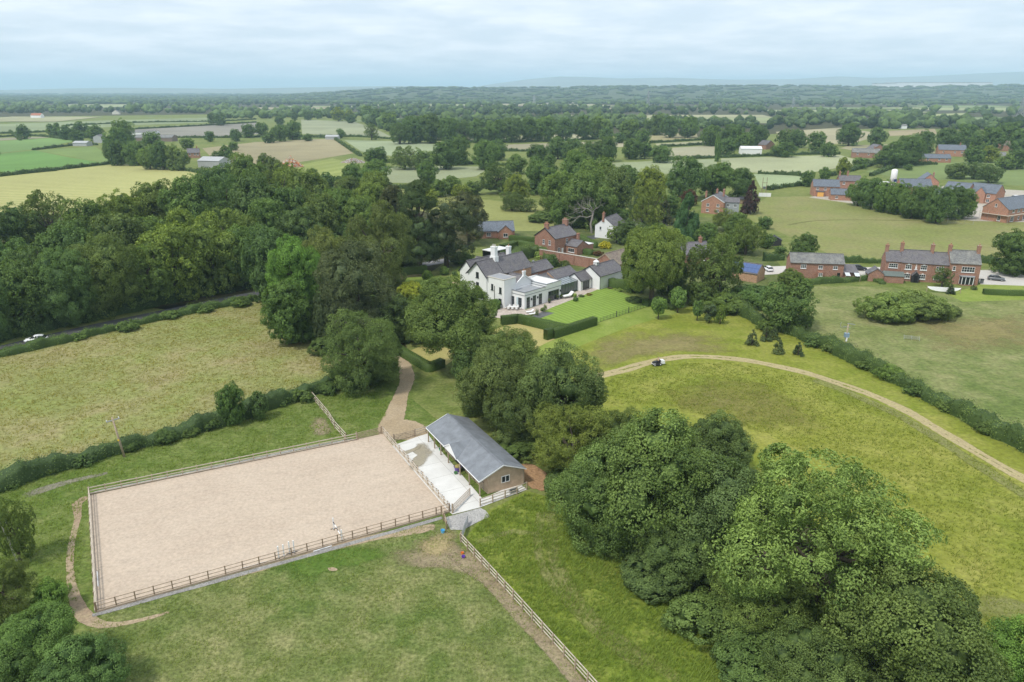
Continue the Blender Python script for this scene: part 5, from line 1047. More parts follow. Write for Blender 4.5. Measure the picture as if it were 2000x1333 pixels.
# near trees, by hand (crown centre u, v, width, height:width, kind, label, tint)
NEAR = (
 (1610, 1035, 420, .95, 'ash', 'huge pale green ash tree standing above the dark oaks', ASHT),
 (1790, 1235, 320, .95, 'oak', 'broad dark oak at the lower end of the tree belt', (1.05, 1.1, .95)),
 (1300, 930, 285, 1.0, 'oak', 'big dense oak in the middle of the tree belt', (1.1, 1.2, 1.05)),
 (1420, 1000, 230, 1.0, 'oak', 'dark oak squeezed between the big oak and pale ash', DARK),
 (1180, 960, 205, 1.0, 'oak', 'rounded dark oak nearest the stable gable', (1.0, 1.12, 1.0)),
 (1120, 850, 170, .9, 'ash', 'yellowish young ash rising behind the stable roof', (1.45, 1.35, .9)),
 (1095, 765, 185, 1.05, 'oak', 'leafy oak whose crown hides the start of the mown track', (.95, 1.0, .95)),
 (975, 755, 165, 1.05, 'oak', 'oak overhanging the grass behind the stable', (1.0, 1.0, .9)),
 (1010, 810, 130, .9, 'oak', 'lower oak bough mass beside the stable roof', (.95, .98, .85)),
 (1490, 1150, 190, .95, 'ash', 'low spreading ash under the huge pale one', (1.4, 1.45, 1.2)),
 (1330, 1070, 170, .8, 'oak', 'dark shrubby oak at the edge of the tall grass', DARK),
 (1590, 1300, 200, .8, 'oak', 'dark oak cut by the bottom edge of view', (.85, .92, .85)),
 (2010, 1300, 210, .9, 'oak', 'bright green tree filling the lower right corner', (1.15, 1.5, .9)),
 (1215, 860, 140, .9, 'oak', 'oak crown behind the rounded dark oak', (1.0, 1.0, .85)),
 (1400, 870, 150, .9, 'oak', 'oak crown at the meadow side of the belt', (.9, .98, .9)),
 (890, 632, 180, 1.0, 'tall', 'old oak with ivy covered trunk before the white house', (1.05, 1.12, .9)),
 (925, 715, 90, 1.0, 'oak', 'ivy thicket round the old oak trunk', (.75, .9, .8)),
 (990, 690, 130, .85, 'oak', 'rounded oak in front of the tan lawn', (1.1, 1.12, .95)),
 (708, 672, 158, 1.05, 'ash', 'grey green ash beside the bend of the farm drive', (1.05, 1.15, 1.05)),
 (695, 555, 190, 1.05, 'yew', 'massive brownish yew standing in the middle of the garden wood', (1.15, 1.1, 1.0)),
 (560, 605, 110, 1.15, 'lime', 'dark rounded tree at the corner of the hay meadow', (.8, 1.0, .8)),
 (575, 530, 120, 1.35, 'lime', 'bright green lime at the meadow edge of the garden wood', (1.1, 1.5, .85)),
 (635, 510, 120, 1.3, 'lime', 'olive green lime behind the bright one', OLIVE),
 (525, 510, 105, 1.4, 'oak', 'blue green tree leaning over the lane end', (.8, 1.0, 1.0)),
 (740, 470, 150, 1.2, 'ash', 'tall greyish tree with dying twigs in the garden wood', (1.15, 1.1, 1.05)),
 (800, 560, 60, .9, 'bush', 'bright yellow green shrub beside the topiary lawn', YEL),
 (835, 612, 120, .85, 'ash', 'soft grey green tree left of the old oak', (.95, 1.05, 1.0)),
 (770, 620, 90, 1.0, 'oak', 'dark tree between yew and old oak', DARK),
 (640, 615, 75, 1.5, 'yew', 'dark yew skirt reaching to the meadow', (.8, .85, .8)),
 (815, 425, 130, 1.4, 'cedar', 'tall layered cedar behind the topiary', (1.0, 1.15, .9)),
 (870, 450, 110, 1.2, 'pine', 'dark pine beside the white house gable', (.9, .9, .8)),
 (915, 420, 75, 1.4, 'pine', 'open crowned pine with leaning trunk behind the bungalow', BROWN),
 (770, 420, 105, 1.35, 'cedar', 'brown tinged cedar left of the tall one', BROWN),
 (1310, 520, 80, 1.2, 'oak', 'dark leafy tree behind the tall bright oak', (.9, 1.05, .85)), (1240, 535, 55, 1.2, 'oak', 'shaded tree on the house side of the tall bright oak', (1.0, 1.15, .85)),
 (1277, 510, 128, 1.22, 'tall', 'tall bright oak at the head of the striped lawn', (1.35, 1.35, .9)),
 (1400, 508, 118, 1.25, 'ash', 'large olive tree beside the striped lawn', (1.0, 1.05, .9)),
 (1545, 590, 118, .85, 'oak', 'dense dark round tree on the hedge line', (.85, 1.0, .8)),
 (1735, 590, 110, .68, 'bush', 'left dome of the sprawling willow thicket in the pasture', (1.45, 1.5, 1.2)), (1795, 585, 125, .62, 'bush', 'middle dome of the sprawling willow thicket in the pasture', (1.5, 1.5, 1.25)), (1842, 600, 70, .4, 'bush', 'low right end of the sprawling willow thicket', (1.1, 1.1, 1.0)),
 (1342, 432, 66, 1.5, 'cypress', 'dense dark green cypress by the red brick house', (.75, 1.2, .9)),
 (1468, 388, 40, 1.7, 'spruce', 'narrow purple leaved tree by the open field', PURP),
 (1345, 385, 34, .9, 'oak', 'round purple leaved tree behind the dark cypress', (.85, .32, .5)),
 (1985, 490, 95, .9, 'oak', 'dark tree at the right edge beside the parking', (.8, .95, .85)),
 (1570, 478, 55, .9, 'oak', 'dark green tree behind the brick outbuilding', (.85, 1.0, .85)),
 (1460, 455, 70, 1.1, 'ash', 'light green garden tree right of the big olive one', (1.15, 1.2, .95)),
 (1420, 425, 60, .8, 'ash', 'feathery tree below the red brick house', (1.2, 1.15, .9)),
 (1265, 405, 70, 1.4, 'ash', 'tall yellow green tree between brick house and cottage', (1.4, 1.35, .9)),
 (1297, 412, 40, 1.5, 'spruce', 'brown green spruce left of the dark cypress', BROWN),
 (1245, 410, 50, 1.4, 'cedar', 'blue green cedar above the cream gable', (.95, 1.1, 1.15)),
 (1230, 450, 60, .8, 'oak', 'dark shrubby tree by the cream gable', DARK),
 (1095, 545, 24, 1.1, 'bush', 'dark bush against the glass roofed link', DARK),
 (1080, 506, 28, 1.2, 'bush', 'rounded dark shrub before the garden wall', (.8, 1.0, .8)),
 (1103, 513, 22, 1.0, 'bush', 'mid green shrub right of the rounded dark one', OAKT),
 (1205, 455, 44, .8, 'ash', 'pale weeping tree beside the white cottage', (1.3, 1.35, 1.1)),
 (1182, 476, 26, .8, 'bush', 'golden yellow shrub below the white cottage', (3.2, 2.2, .55)),
 (1168, 493, 22, .7, 'bush', 'purple red shrub by the mossy barn', (1.1, .45, .6)),
 (450, 785, 58, 1.5, 'lime', 'dark conical bush standing up from the arena hedge', (.9, 1.15, .9)),
 (503, 790, 42, 1.35, 'lime', 'small twiggy tree in the arena hedge', (.8, .95, .9)),
 (255, 862, 46, .8, 'bush', 'bushy clump in the hedge behind the electricity pole', (.85, 1.0, .9)),
 (1740, 722, 56, .75, 'bush', 'round bright bush in the long overgrown hedge', (1.15, 1.3, .85)),
 (1415, 585, 90, .55, 'bush', 'spreading shrubs at the head of the overgrown hedge', (1.1, 1.2, .9)),
 (1480, 570, 120, .45, 'bush', 'dark shrub bank below the solar shed', (.75, .95, .85)),
 (1545, 535, 50, .9, 'bush', 'bush in front of the brick outbuilding', (1.15, 1.2, .9)),
 (1843, 540, 36, 1.1, 'ash', 'small tree in front of the cottage row', (1.0, 1.1, .95)),
 (1858, 566, 18, 1.2, 'spruce', 'dark little conifer beside the white tarpaulin', DARK), (1903, 560, 13, 1.1, 'bush', 'small round bush by the cottage bay window', OAKT),
 (1470, 660, 26, 1.4, 'spruce', 'young fir leftmost of the five in the meadow', (1.6, 1.5, 1.3)), (1497, 652, 26, 1.2, 'spruce', 'young fir second from left in the meadow', (1.1, 1.15, 1.05)),
 (1512, 650, 22, 1.3, 'spruce', 'young fir standing behind the others', (1.2, 1.25, 1.1)), (1521, 676, 25, 1.4, 'spruce', 'young fir nearest the mown track', (1.5, 1.45, 1.3)), (1560, 682, 23, 1.3, 'spruce', 'young fir apart from the others nearest the hedge', (1.1, 1.15, 1.0)),
 (1287, 600, 30, 1.5, 'tall', 'young tree leftmost in the row below the striped lawn', (1.2, 1.45, 1.1)), (1325, 585, 34, 1.45, 'tall', 'young tree second in the row below the striped lawn', (1.2, 1.45, 1.15)), (1363, 606, 24, 1.6, 'tall', 'slim young tree with dark crown below the lawn', (1.1, 1.35, 1.1)),
 (1387, 610, 30, 1.3, 'pine', 'young dark pine among the meadow saplings', (1.0, 1.1, 1.0)), (1408, 612, 24, 1.7, 'ash', 'slender bright sapling rightmost of the meadow row', (1.4, 1.5, 1.0)), (1365, 570, 50, 1.0, 'oak', 'pale tree under the large olive one', (1.1, 1.2, 1.0)),
 (60, 1262, 175, .9, 'oak', 'bright bushy tree in the lower left corner', (1.0, 1.25, 1.0)), (150, 1310, 170, .8, 'oak', 'leafy tree cut by the bottom left edge', (.95, 1.2, 1.0)), (0, 1150, 130, 1.1, 'ash', 'feathery willow at the left edge', (1.1, 1.1, .85)), (20, 1330, 160, .9, 'oak', 'dark tree in the very corner at lower left', (.8, 1.0, .85)), (100, 1165, 70, 1.0, 'oak', 'small fresh green tree beside the worn path', (1.2, 1.5, .95)),
 (20, 1020, 80, 2.0, 'ash', 'slender birch at the left edge beside the arena grass', (1.1, 1.15, .9)),
)
for (u, v, w, k, kd, lab, ti) in NEAR: T(u, v, w, k, kd, lab, ti, name='birch_tree' if 'birch' in lab else 'bush' if kd == 'bush' else None, cat='bush' if kd == 'bush' else 'tree')
for i_, (u, v, w, k) in enumerate(((20, 940, 40, .7), (95, 912, 36, .8), (160, 895, 44, .8), (320, 848, 50, .8), (372, 838, 40, .7), (410, 820, 44, .9), (545, 778, 40, .8), (590, 768, 44, .9), (640, 752, 46, .8), (690, 738, 60, .8))):
    T(u, v, w, k, 'bush', ORDW[i_] + ' bramble clump from the left bulging out of the arena hedge', ((.85, 1.0, .9), (1.05, 1.15, .95), (.8, .95, .85))[i_ % 3], 'bramble clumps in the arena hedge', 'bush')
for i_, (u, v, w, k) in enumerate(((1500, 632, 44, .8), (1590, 664, 40, .7), (1625, 676, 36, .8), (1690, 708, 40, .7), (1790, 756, 44, .8), (1850, 790, 40, .7), (1930, 830, 46, .8))):
    T(u, v, w, k, 'bush', ORDW[i_] + ' thorn clump from the top bulging out of the overgrown hedge', ((1.0, 1.1, .9), (.85, 1.0, .9), (1.15, 1.2, 1.0))[i_ % 3], 'thorn clumps in the overgrown hedge', 'bush')
for i_, (u, v, w, k) in enumerate(((150, 655, 34, .6), (250, 632, 44, .7), (330, 612, 40, .6), (400, 600, 36, .6), (470, 586, 40, .7))):
    T(u, v, w, k, 'bush', ORDW[i_] + ' elder clump from the left in the lane hedge', (1.1, 1.25, 1.0), 'elder clumps in the lane hedge', 'bush')
# skirts of foliage and understorey shrubs
SK = ((705, 712, 130, .5, 'dark foliage skirt of the ash beside the drive bend', (.85, 1.0, .9)), (600, 640, 80, .7, 'shrubs at the meadow corner under the lime', (.7, .9, .75)), (645, 668, 80, .7, 'shrubs under the yew on the meadow side', (.75, .85, .75)), (745, 660, 70, .8, 'laurel mass between the ash and the old oak', (.85, 1.0, .85)), (750, 590, 110, .7, 'shrubbery behind the ash by the drive', (.85, 1.0, .85)), (690, 490, 120, .8, 'holly thicket inside the garden wood', (.8, .95, .8)), (620, 575, 100, .8, 'rhododendron bank inside the garden wood', (.75, .9, .75)),
 (1120, 935, 120, .6, 'hazel shrubs at the corner nearest the red earth', (.9, 1.0, .85)), (1200, 1030, 130, .6, 'hazel shrubs edging the tall grass below the rounded oak', (.9, 1.0, .9)), (1290, 1110, 150, .6, 'blackthorn bank along the tall grass', (.85, .95, .85)), (1390, 1195, 170, .6, 'elder bank along the tall grass', (.9, 1.0, .85)), (1480, 1275, 190, .6, 'elder bank at the lower end of the tall grass', (.85, 1.0, .85)), (1660, 1330, 220, .6, 'low foliage under the broad dark oak', (.85, .92, .85)), (1900, 1290, 120, .8, 'dark low bough mass on the meadow side of the broad oak', (.8, .9, .8)), (1010, 870, 100, .5, 'shrubs behind the stable roof', (.85, .95, .8)), (1060, 790, 110, .7, 'shrubby growth linking the oaks behind the stable', (.9, 1.0, .85)), (940, 790, 70, .6, 'low growth under the oak overhanging the grass', (.9, 1.0, .85)), (900, 500, 60, .6, 'dark shrubs at the pine trunks', (.75, .9, .8)), (790, 500, 70, .7, 'dark shrubs beyond the house drive', (.7, .85, .75)), (660, 455, 110, .9, 'tall laurel filling the back of the garden wood', (.8, .95, .85)), (750, 420, 80, .9, 'evergreen shrubs under the cedars', (.75, .9, .8)), (1380, 560, 90, .5, 'shrubs under the large olive tree', (.9, 1.05, .85)), (1130, 420, 90, .5, 'undergrowth round the dead tree', (.95, 1.1, .85)), (1200, 415, 110, .5, 'dark understorey behind the white cottage', (.75, .9, .75)), (1060, 420, 60, .5, 'reedy shrubs at the edge of the rough meadow', (1.1, 1.2, 1.0)), (1320, 470, 90, .6, 'garden shrubs below the dark cypress', (1.0, 1.1, .85)), (1420, 470, 80, .6, 'garden shrubs behind the large olive tree', (1.0, 1.15, .9)), (1270, 440, 70, .7, 'garden shrubs beside the cream gable', (.9, 1.05, .85)))
for (u, v, w, k, lab, ti) in SK: T(u, v, w, k, 'bush', lab, ti, cat='bush')
# standing grass
grass([(903, 1062), (950, 1005), (1030, 965), (1085, 985), (1200, 1085), (1330, 1200), (1500, 1334), (1260, 1440), (1147, 1336), (1002, 1174)], 34, .42, .055, (.62, .85, .38), 1, label='tall bright grass between the rail fence and the tree belt', clump=.55)
grass([(185, 1206), (870, 1014), (900, 1062), (1000, 1172), (1145, 1334), (1240, 1440), (130, 1480), (120, 1330)], 16, .16, .06, (.62, .80, .45), 2, label='short grazed grass of the near paddock', clump=.75)
grass([(0, 960), (200, 897), (440, 838), (610, 782), (720, 748), (760, 752), (752, 825), (690, 850), (170, 960), (150, 1180), (0, 1130)], 13, .26, .07, (.58, .80, .40), 3, label='rank grass round the arena', clump=.65)
grass([(-60, 715), (120, 662), (300, 622), (420, 600), (530, 592), (590, 655), (650, 715), (590, 765), (440, 822), (300, 857), (200, 880), (0, 937), (-60, 955)], 6, .22, .10, (.82, .78, .50), 4, label='seeding hay grass of the left meadow', clump=.6)
grass([(1130, 760), (1290, 712), (1420, 708), (1580, 738), (1740, 800), (1900, 890), (2040, 980), (2040, 1240), (1930, 1230), (1800, 1000), (1500, 850), (1300, 790), (1190, 790)], 7, .24, .10, (.58, .70, .28), 5, label='flowering grass inside the mown track', clump=.6)
# wood on the left, row behind row
WL = ((35, 600, 120), (120, 590, 130), (205, 575, 135), (275, 560, 120), (335, 545, 125), (410, 530, 120), (470, 525, 105), (-40, 610, 130), (70, 520, 120), (150, 505, 130), (235, 490, 130), (310, 480, 120), (385, 465, 130), (455, 455, 120), (520, 450, 110), (15, 510, 110), (-50, 500, 120),
      (40, 445, 90), (95, 425, 110), (170, 450, 110), (240, 425, 100), (300, 405, 110), (370, 410, 120), (440, 395, 110), (505, 400, 120), (560, 420, 120), (620, 430, 110), (480, 350, 90), (545, 365, 100), (600, 385, 100), (660, 420, 90), (420, 365, 90), (590, 460, 110), (-70, 450, 110), (540, 335, 55), (700, 430, 80), (720, 395, 80), (735, 375, 70))
tn = [(.85, 1.05, .92), (.98, 1.18, .92), (1.12, 1.25, .98), (.82, .96, .9), (1.25, 1.28, .92), (.98, 1.02, .9), (.88, 1.12, 1.02), (1.35, 1.38, .9)]
ROWS = [('front', 520, 999), ('middle', 445, 520), ('back', 0, 445)]
def wl_label(u, v, kd):
    nm, lo, hi = next(r for r in ROWS if r[1] <= v < r[2]); k = sorted(q[0] for q in WL if lo <= q[1] < hi).index(u)
    return f'{kd}, {ORDW[k]} from left in {nm} row of the lane wood'
for i, (u, v, w) in enumerate(WL):
    kd = ('oak', 'lime', 'oak', 'ash', 'oak')[i % 5]
    lab = wl_label(u, v, {'oak': 'dark rounded oak', 'lime': 'full crowned lime', 'ash': 'looser paler ash'}[kd])
    k = 1.15; lane_v = 655 - (u - 60) * .213
    while u < 540:
        h = 10.0
        for _ in range(4):
            p = G(u, v, h * .56); wm = w * depth(p) / FPX; h = k * wm
        lp = G(u, lane_v)
        if p.y > lp.y + 3: break
        v -= 3
    T(u, v, w, k, kd, lab, tn[(i * 5 + 3) % 8], 'trees of the wood above the lane', lod='near' if w > 124 and v > 520 else 'mid')
# trees of the middle distance: u, v, w, k, kind, tint index
MIDT = [
 # behind the house and gardens
 (1060, 330, 70, .9, 0), (975, 345, 75, .8, 3), (1010, 365, 55, 1.0, 7), (1090, 375, 80, 1.0, 2), (1150, 385, 100, 1.1, 2), (1200, 375, 90, 1.1, 5), (1130, 335, 80, 1.0, 1), (1170, 345, 90, 1.0, 2), (1100, 415, 60, .9, 1), (1225, 350, 60, .9, 1), (1270, 360, 70, 1.1, 7), (1340, 345, 80, 1.0, 0), (1395, 352, 65, .9, 1), (1445, 355, 60, .9, 0), (1415, 335, 45, .9, 1), (1000, 390, 55, .7, 6), (1030, 400, 40, .6, 6), (1075, 395, 45, .7, 6), (1500, 470, 34, .8, 1), (1495, 435, 30, .8, 0), (1525, 490, 30, .6, 1), (1440, 440, 50, 1.0, 2), (1380, 455, 50, .9, 1), (1310, 400, 45, 1.0, 1),
 (700, 350, 70, 1.0, 0), (735, 335, 60, .9, 1), (680, 372, 55, 1.0, 5), (835, 335, 45, 1.0, 0), (855, 365, 40, .9, 2), (880, 360, 45, .8, 2), (900, 372, 40, .7, 7), (840, 385, 40, .8, 7), (925, 365, 35, .8, 2), (735, 305, 50, .8, 0), (790, 305, 65, .7, 6), (830, 310, 55, .7, 2), (870, 300, 60, .9, 0), (895, 290, 55, 1.0, 1), (950, 300, 60, .9, 1), (970, 290, 45, .9, 0), (1010, 320, 45, .8, 2), (1050, 300, 45, .8, 0), (1090, 288, 45, .9, 1), (1120, 292, 50, .9, 0), (1155, 298, 50, .9, 3), (1185, 290, 45, 1.0, 0), (1235, 288, 45, .9, 1), (1260, 292, 35, .9, 0), (1290, 300, 45, .7, 1), (1130, 312, 60, .8, 6), (1060, 345, 70, .9, 1), (520, 318, 36, 1.1, 5), (640, 355, 40, .9, 0), (610, 340, 30, .8, 1),
 # estate tree belt
 (1680, 371, 48, 1.15, 1), (1705, 376, 50, 1.15, 0), (1730, 381, 52, 1.15, 1), (1757, 384, 54, 1.15, 1), (1785, 391, 56, 1.15, 1), (1808, 391, 54, 1.15, 2), (1835, 398, 60, 1.15, 0), (1868, 391, 58, 1.15, 3), (1885, 396, 48, 1.15, 1), (1578, 348, 30, 1.0, 0), (1610, 338, 26, .9, 1), (1648, 325, 30, 1.3, 7), (1870, 332, 45, .7, 6), (1905, 330, 50, .7, 3), (1935, 335, 50, .8, 3), (1775, 326, 20, .6, 1),
 # right far
 (1660, 262, 50, .8, 0), (1714, 265, 40, .9, 0), (1775, 292, 60, .9, 0), (1750, 300, 60, .8, 0), (1730, 310, 45, .7, 1), (1800, 275, 50, .9, 0), (1532, 272, 36, 1.1, 3), (1560, 268, 40, .9, 0), (1595, 275, 40, .9, 1), (1620, 290, 36, .8, 1), (1530, 290, 50, .6, 1), (1480, 262, 50, .9, 0), (1455, 275, 40, .9, 1), (1430, 265, 50, .9, 0), (1390, 262, 45, .9, 1), (1420, 285, 40, .8, 0), (1905, 300, 40, .9, 0), (1935, 300, 35, .9, 7), (1965, 315, 36, .8, 2), (1990, 310, 40, .9, 0), (1850, 270, 50, .9, 0), (1890, 265, 50, .9, 0), (1930, 270, 60, .9, 1), (1970, 260, 60, .9, 0), (2000, 275, 60, .9, 0), (1680, 318, 30, .7, 1),
 # left far: hedgerow trees
 (45, 256, 28, 1.0, 0), (105, 252, 30, .9, 1), (130, 258, 30, .9, 0), (160, 252, 34, .9, 0), (185, 258, 34, .9, 1), (150, 265, 30, .8, 0), (225, 270, 50, 1.0, 1), (240, 255, 50, 1.0, 2), (225, 295, 45, 1.1, 0), (265, 298, 45, 1.0, 1), (290, 305, 45, 1.0, 2), (315, 300, 50, 1.1, 0), (345, 305, 45, 1.1, 6), (295, 275, 40, .9, 1), (365, 280, 30, .7, 2), (430, 232, 26, .9, 0), (415, 230, 22, .9, 0), (410, 266, 22, .9, 0), (460, 263, 26, .9, 0), (485, 255, 28, .9, 0), (510, 250, 28, .9, 1), (545, 258, 36, .9, 0), (570, 252, 40, .9, 0), (525, 266, 30, .8, 1), (440, 300, 30, 1.1, 0), (425, 306, 26, 1.0, 1), (470, 330, 26, .8, 0), (600, 268, 20, .7, 1), (665, 260, 22, .8, 0), (725, 256, 28, 1.1, 6), (685, 232, 22, .7, 0), (600, 225, 22, .8, 0), (620, 223, 20, .8, 1), (575, 226, 18, .8, 0), (660, 222, 26, 1.0, 7), (680, 224, 24, .9, 7), (545, 235, 20, .8, 0), (455, 285, 20, .8, 1),
 # big dark wood behind the barley
 (780, 255, 50, .9, 3), (810, 250, 55, .9, 0), (840, 246, 60, .9, 3), (875, 250, 55, .9, 0), (905, 250, 50, .9, 3), (935, 252, 50, .9, 0), (965, 252, 50, .9, 1), (1000, 252, 50, .9, 3), (1030, 250, 50, .9, 0), (1065, 250, 50, .9, 1), (1100, 250, 45, .9, 0), (1140, 246, 45, 1.0, 0), (1175, 245, 45, 1.0, 2), (1185, 262, 32, .9, 0), (1230, 250, 45, .9, 2), (1255, 265, 32, .9, 0), (1210, 268, 26, .8, 0), (1280, 240, 45, .9, 2), (1310, 245, 45, .9, 0), (1345, 245, 45, .9, 1), (760, 235, 40, .9, 2), (740, 228, 36, .9, 0), (720, 222, 34, .9, 1)]
rnd = random.Random(4)
ORD = {}
def mid_label(u, v):
    if v < 262 and 700 < u < 1380: return 'tree of the long dark wood behind the barley field', 'trees of the long dark wood'
    if 1660 < u < 1900 and 360 < v < 410: return 'tree in the green belt screening the new estate', 'trees screening the estate'
    if u > 1380 and v < 330: return 'tree among the fields and farms at upper right', 'trees around the right hand farms'
    if u < 380 and v < 320: return 'tree by the farm sheds beside the green fields', 'trees beside the green fields'
    if u < 760 and v < 340: return 'hedgerow tree among the fallow and tan fields', 'hedgerow trees among the far fields'
    if v < 325: return 'tree in the belt between the barley and stubble fields', 'trees between barley and stubble'
    if u > 1540: return 'tree on the grass around the new estate', 'trees around the estate'
    if u < 960: return 'tree at the back edge of the garden wood', 'trees behind the garden wood'
    return 'leafy tree in the gardens behind the white house', 'trees in the gardens behind the house'
MG = {}
for q in MIDT: MG.setdefault(mid_label(q[0], q[1])[1], []).append((q[0], q[1]))
for (u, v, w, k, ti) in MIDT:
    lab, grp = mid_label(u, v); lab = ORDW[sorted(MG[grp]).index((u, v))] + ' ' + lab.replace('tree', 'tree from the left', 1); kd = 'ash' if ti in (6, 3) and rnd.random() < .6 else rnd.choice(('oak', 'oak', 'lime'))
    t6 = tn[ti] if ti != 7 else (1.6, 1.5, .75)
    if ti == 6: t6 = (1.2, 1.25, 1.1)
    T(u, v, w, k, kd, lab, t6, grp)
T(1402, 290, 14, 3.6, 'column', 'tall narrow poplar rising beside the barley field', (.9, 1.1, .8), name='poplar_tree')
# dead tree
dr = np.random.default_rng(8); dt = G(1156, 456); mb = MB()
def twig(p, d, L, r, n):
    q = p + d * L; mb.tube([p, p.lerp(q, .5) + Vector(dr.normal(size=3)) * L * .06, q], [r, r * .8, r * .5], 5, False)
    if n > 0:
        for _ in range(3): twig(p.lerp(q, dr.uniform(.55, 1)), (d + Vector(dr.normal(size=3)) * .55 + Vector((0, 0, .1))).normalized(), L * dr.uniform(.55, .78), r * .5, n - 1)
twig(Vector((0, 0, 0)), Vector((.05, 0, 1)), 8.5, .52, 5)
dd = empty('dead_tree', dt, 0, 'bleached leafless dead tree between brick house and cottage', 'tree'); link('trunk', mb.mesh('dead_trunk', DEADWOOD, True), dd)
# birch stem visible at the left edge
# ------------------------------------------------------------------ far hedges and woods
def far_hedge(pts, h=2.2, w=2.5, label='', grp='hedges dividing the far fields'):
    hedge('hedge', label, gl(*pts), w, h, .9, 1.6, (.75, .85, .8), seed=abs(int(pts[0][0])) + 31, group=grp)
FH = (((-60, 352), (120, 332), (232, 320), (300, 325), (415, 342)), ((65, 294), (125, 287), (160, 283), (190, 284)), ((0, 344), (110, 334)), ((-50, 272), (60, 266), (150, 276)), ((-50, 263), (60, 260), (100, 257)), ((130, 246), (280, 240), (420, 238), (500, 234)), ((230, 255), (400, 246), (500, 240)), ((260, 268), (400, 270), (560, 268), (640, 270)),
      ((600, 268), (700, 268), (760, 272), (870, 276)), ((650, 270), (680, 290), (705, 306)), ((560, 345), (640, 350), (720, 362), (820, 372)), ((740, 318), (860, 320), (960, 322), (1010, 326)), ((870, 278), (1000, 278), (1100, 276), (1160, 272)), ((980, 296), (1080, 296), (1180, 292)), ((1270, 280), (1340, 276), (1400, 272)), ((1290, 288), (1400, 282)), ((1300, 313), (1400, 309), (1560, 303), (1640, 302)), ((1480, 340), (1560, 344), (1580, 352)), ((1500, 372), (1540, 366), (1580, 362)), ((1690, 318), (1760, 322), (1830, 322)), ((1620, 345), (1680, 330), (1720, 318)), ((1700, 345), (1740, 330), (1770, 318)), ((0, 302), (-60, 306)), ((20, 258), (40, 275)))
NM = ('below the big green field', 'between two green fields', 'under the bright green field', 'above the narrow green field', 'beside the pale strip', 'along the top of the fallow field', 'under the pale strip field', 'below the fallow field', 'behind the tan field', 'running down to the wavy crop', 'below the wavy crop', 'in front of the barley', 'between stubble strips', 'below the stubble strips', 'under the far ripe field', 'above the right hand stubble', 'along the near side of the stubble', 'beside the large barley field', 'by the twin poles', 'beside the right hand farm', 'climbing towards the farm', 'along the estate paddock', 'at the left edge of the green fields', 'crossing the pale strip')
for pts, n in zip(FH, NM): far_hedge(pts, 2.0 if pts[0][0] != 1560 else .6, 2.4, 'field hedge ' + n)
# far woods: too many to count, one mass
fr = np.random.default_rng(12); iv, it = ico(); bmv = bmesh.new(); bmesh.ops.create_icosphere(bmv, subdivisions=1, radius=1); bmv.verts.ensure_lookup_table()
iv1 = np.array([v.co[:] for v in bmv.verts]); it1 = np.array([[v.index for v in f.verts] for f in bmv.faces]); bmv.free()
FV, FT, FS = [], [], []; nb = 0
def add_far(p, z, w, h, sh, fine):
    global nb
    a, b = (iv, it) if fine else (iv1, it1)
    k = 1 + .16 * fr.normal(size=(len(a), 1)); an = fr.uniform(0, 6.28); ca, sa = math.cos(an), math.sin(an)
    q = a * k; q = np.stack([q[:, 0] * ca - q[:, 1] * sa, q[:, 0] * sa + q[:, 1] * ca, q[:, 2]], 1)
    FV.append(q * [w / 2, w / 2, h * .52] + [p[0], p[1], z + h * .48]); FT.append(b + nb); nb += len(a); FS.append(np.clip(sh + fr.uniform(-.2, .2, len(b)), 0, 1))
def far_ok(u, v):
    return not any(in_poly(u, v, f) for f in FIELDS)
N_far = 0
for _ in range(9000):
    u = fr.uniform(-150, 2150); v = 178.5 + (fr.uniform(0, 1) ** 1.6) * 75
    if v > 232 and u < 700: continue
    if v > 222 and u < 420: continue
    p = G(u, v); 
    if p.y > 3000 or not far_ok(u, v): continue
    if any(far_ok(u, v + d) is False for d in (3, 6)): 
        if fr.uniform() < .6: continue
    gap = math.sin(p.x * .011 + 1.3 * math.sin(p.y * .006)) * math.sin(p.y * .009 + p.x * .003)
    if gap > .55 and fr.uniform() < .75: continue
    w = fr.uniform(8, 19); h = w * fr.uniform(.65, 1.1); N_far += 1
    patch = .35 + .3 * math.sin(p.x * .004 + 1) * math.sin(p.y * .003)
    sh = patch + fr.uniform(-.35, .5)
    add_far(p, 0, w, h, sh, False)
    if p.y < 2000:
        for _k in range(5 if p.y < 1300 else 3):
            a_ = fr.uniform(0, 6.28); add_far((p.x + w * .33 * math.cos(a_), p.y + w * .33 * math.sin(a_)), h * fr.uniform(.1, .5), w * fr.uniform(.4, .6), h * fr.uniform(.4, .58), sh + fr.uniform(-.2, .25), False)
for _ in range(5200):       # beyond three kilometres only the tops of woods and shelter belts show
    d = 2800 * (4.6 ** fr.uniform(0, 1)); u = fr.uniform(-250, 2250); p = polar(u, d)
    if fr.uniform() < .25 and d < 6000: 
        for k in range(4): add_far((p.x + k * 14 + fr.uniform(-4, 4), p.y + fr.uniform(-6, 6)), land(p.x, p.y), fr.uniform(14, 24), fr.uniform(9, 14), fr.uniform(.1, .7), False)
    else: add_far(p, land(p.x, p.y), fr.uniform(30, 90) * (1 if d < 6000 else 1.6), fr.uniform(8, 13), fr.uniform(.1, .6), False)
fw = link('distant_woods', np_mesh('distant_woods', np.concatenate(FV), np.concatenate(FT), LEAF, np.concatenate(FS)))
fw.color = (.62, .74, .66, 1); tag(fw, 'unbroken mass of far woods and hedgerow trees reaching the horizon', 'woods', kind='stuff')
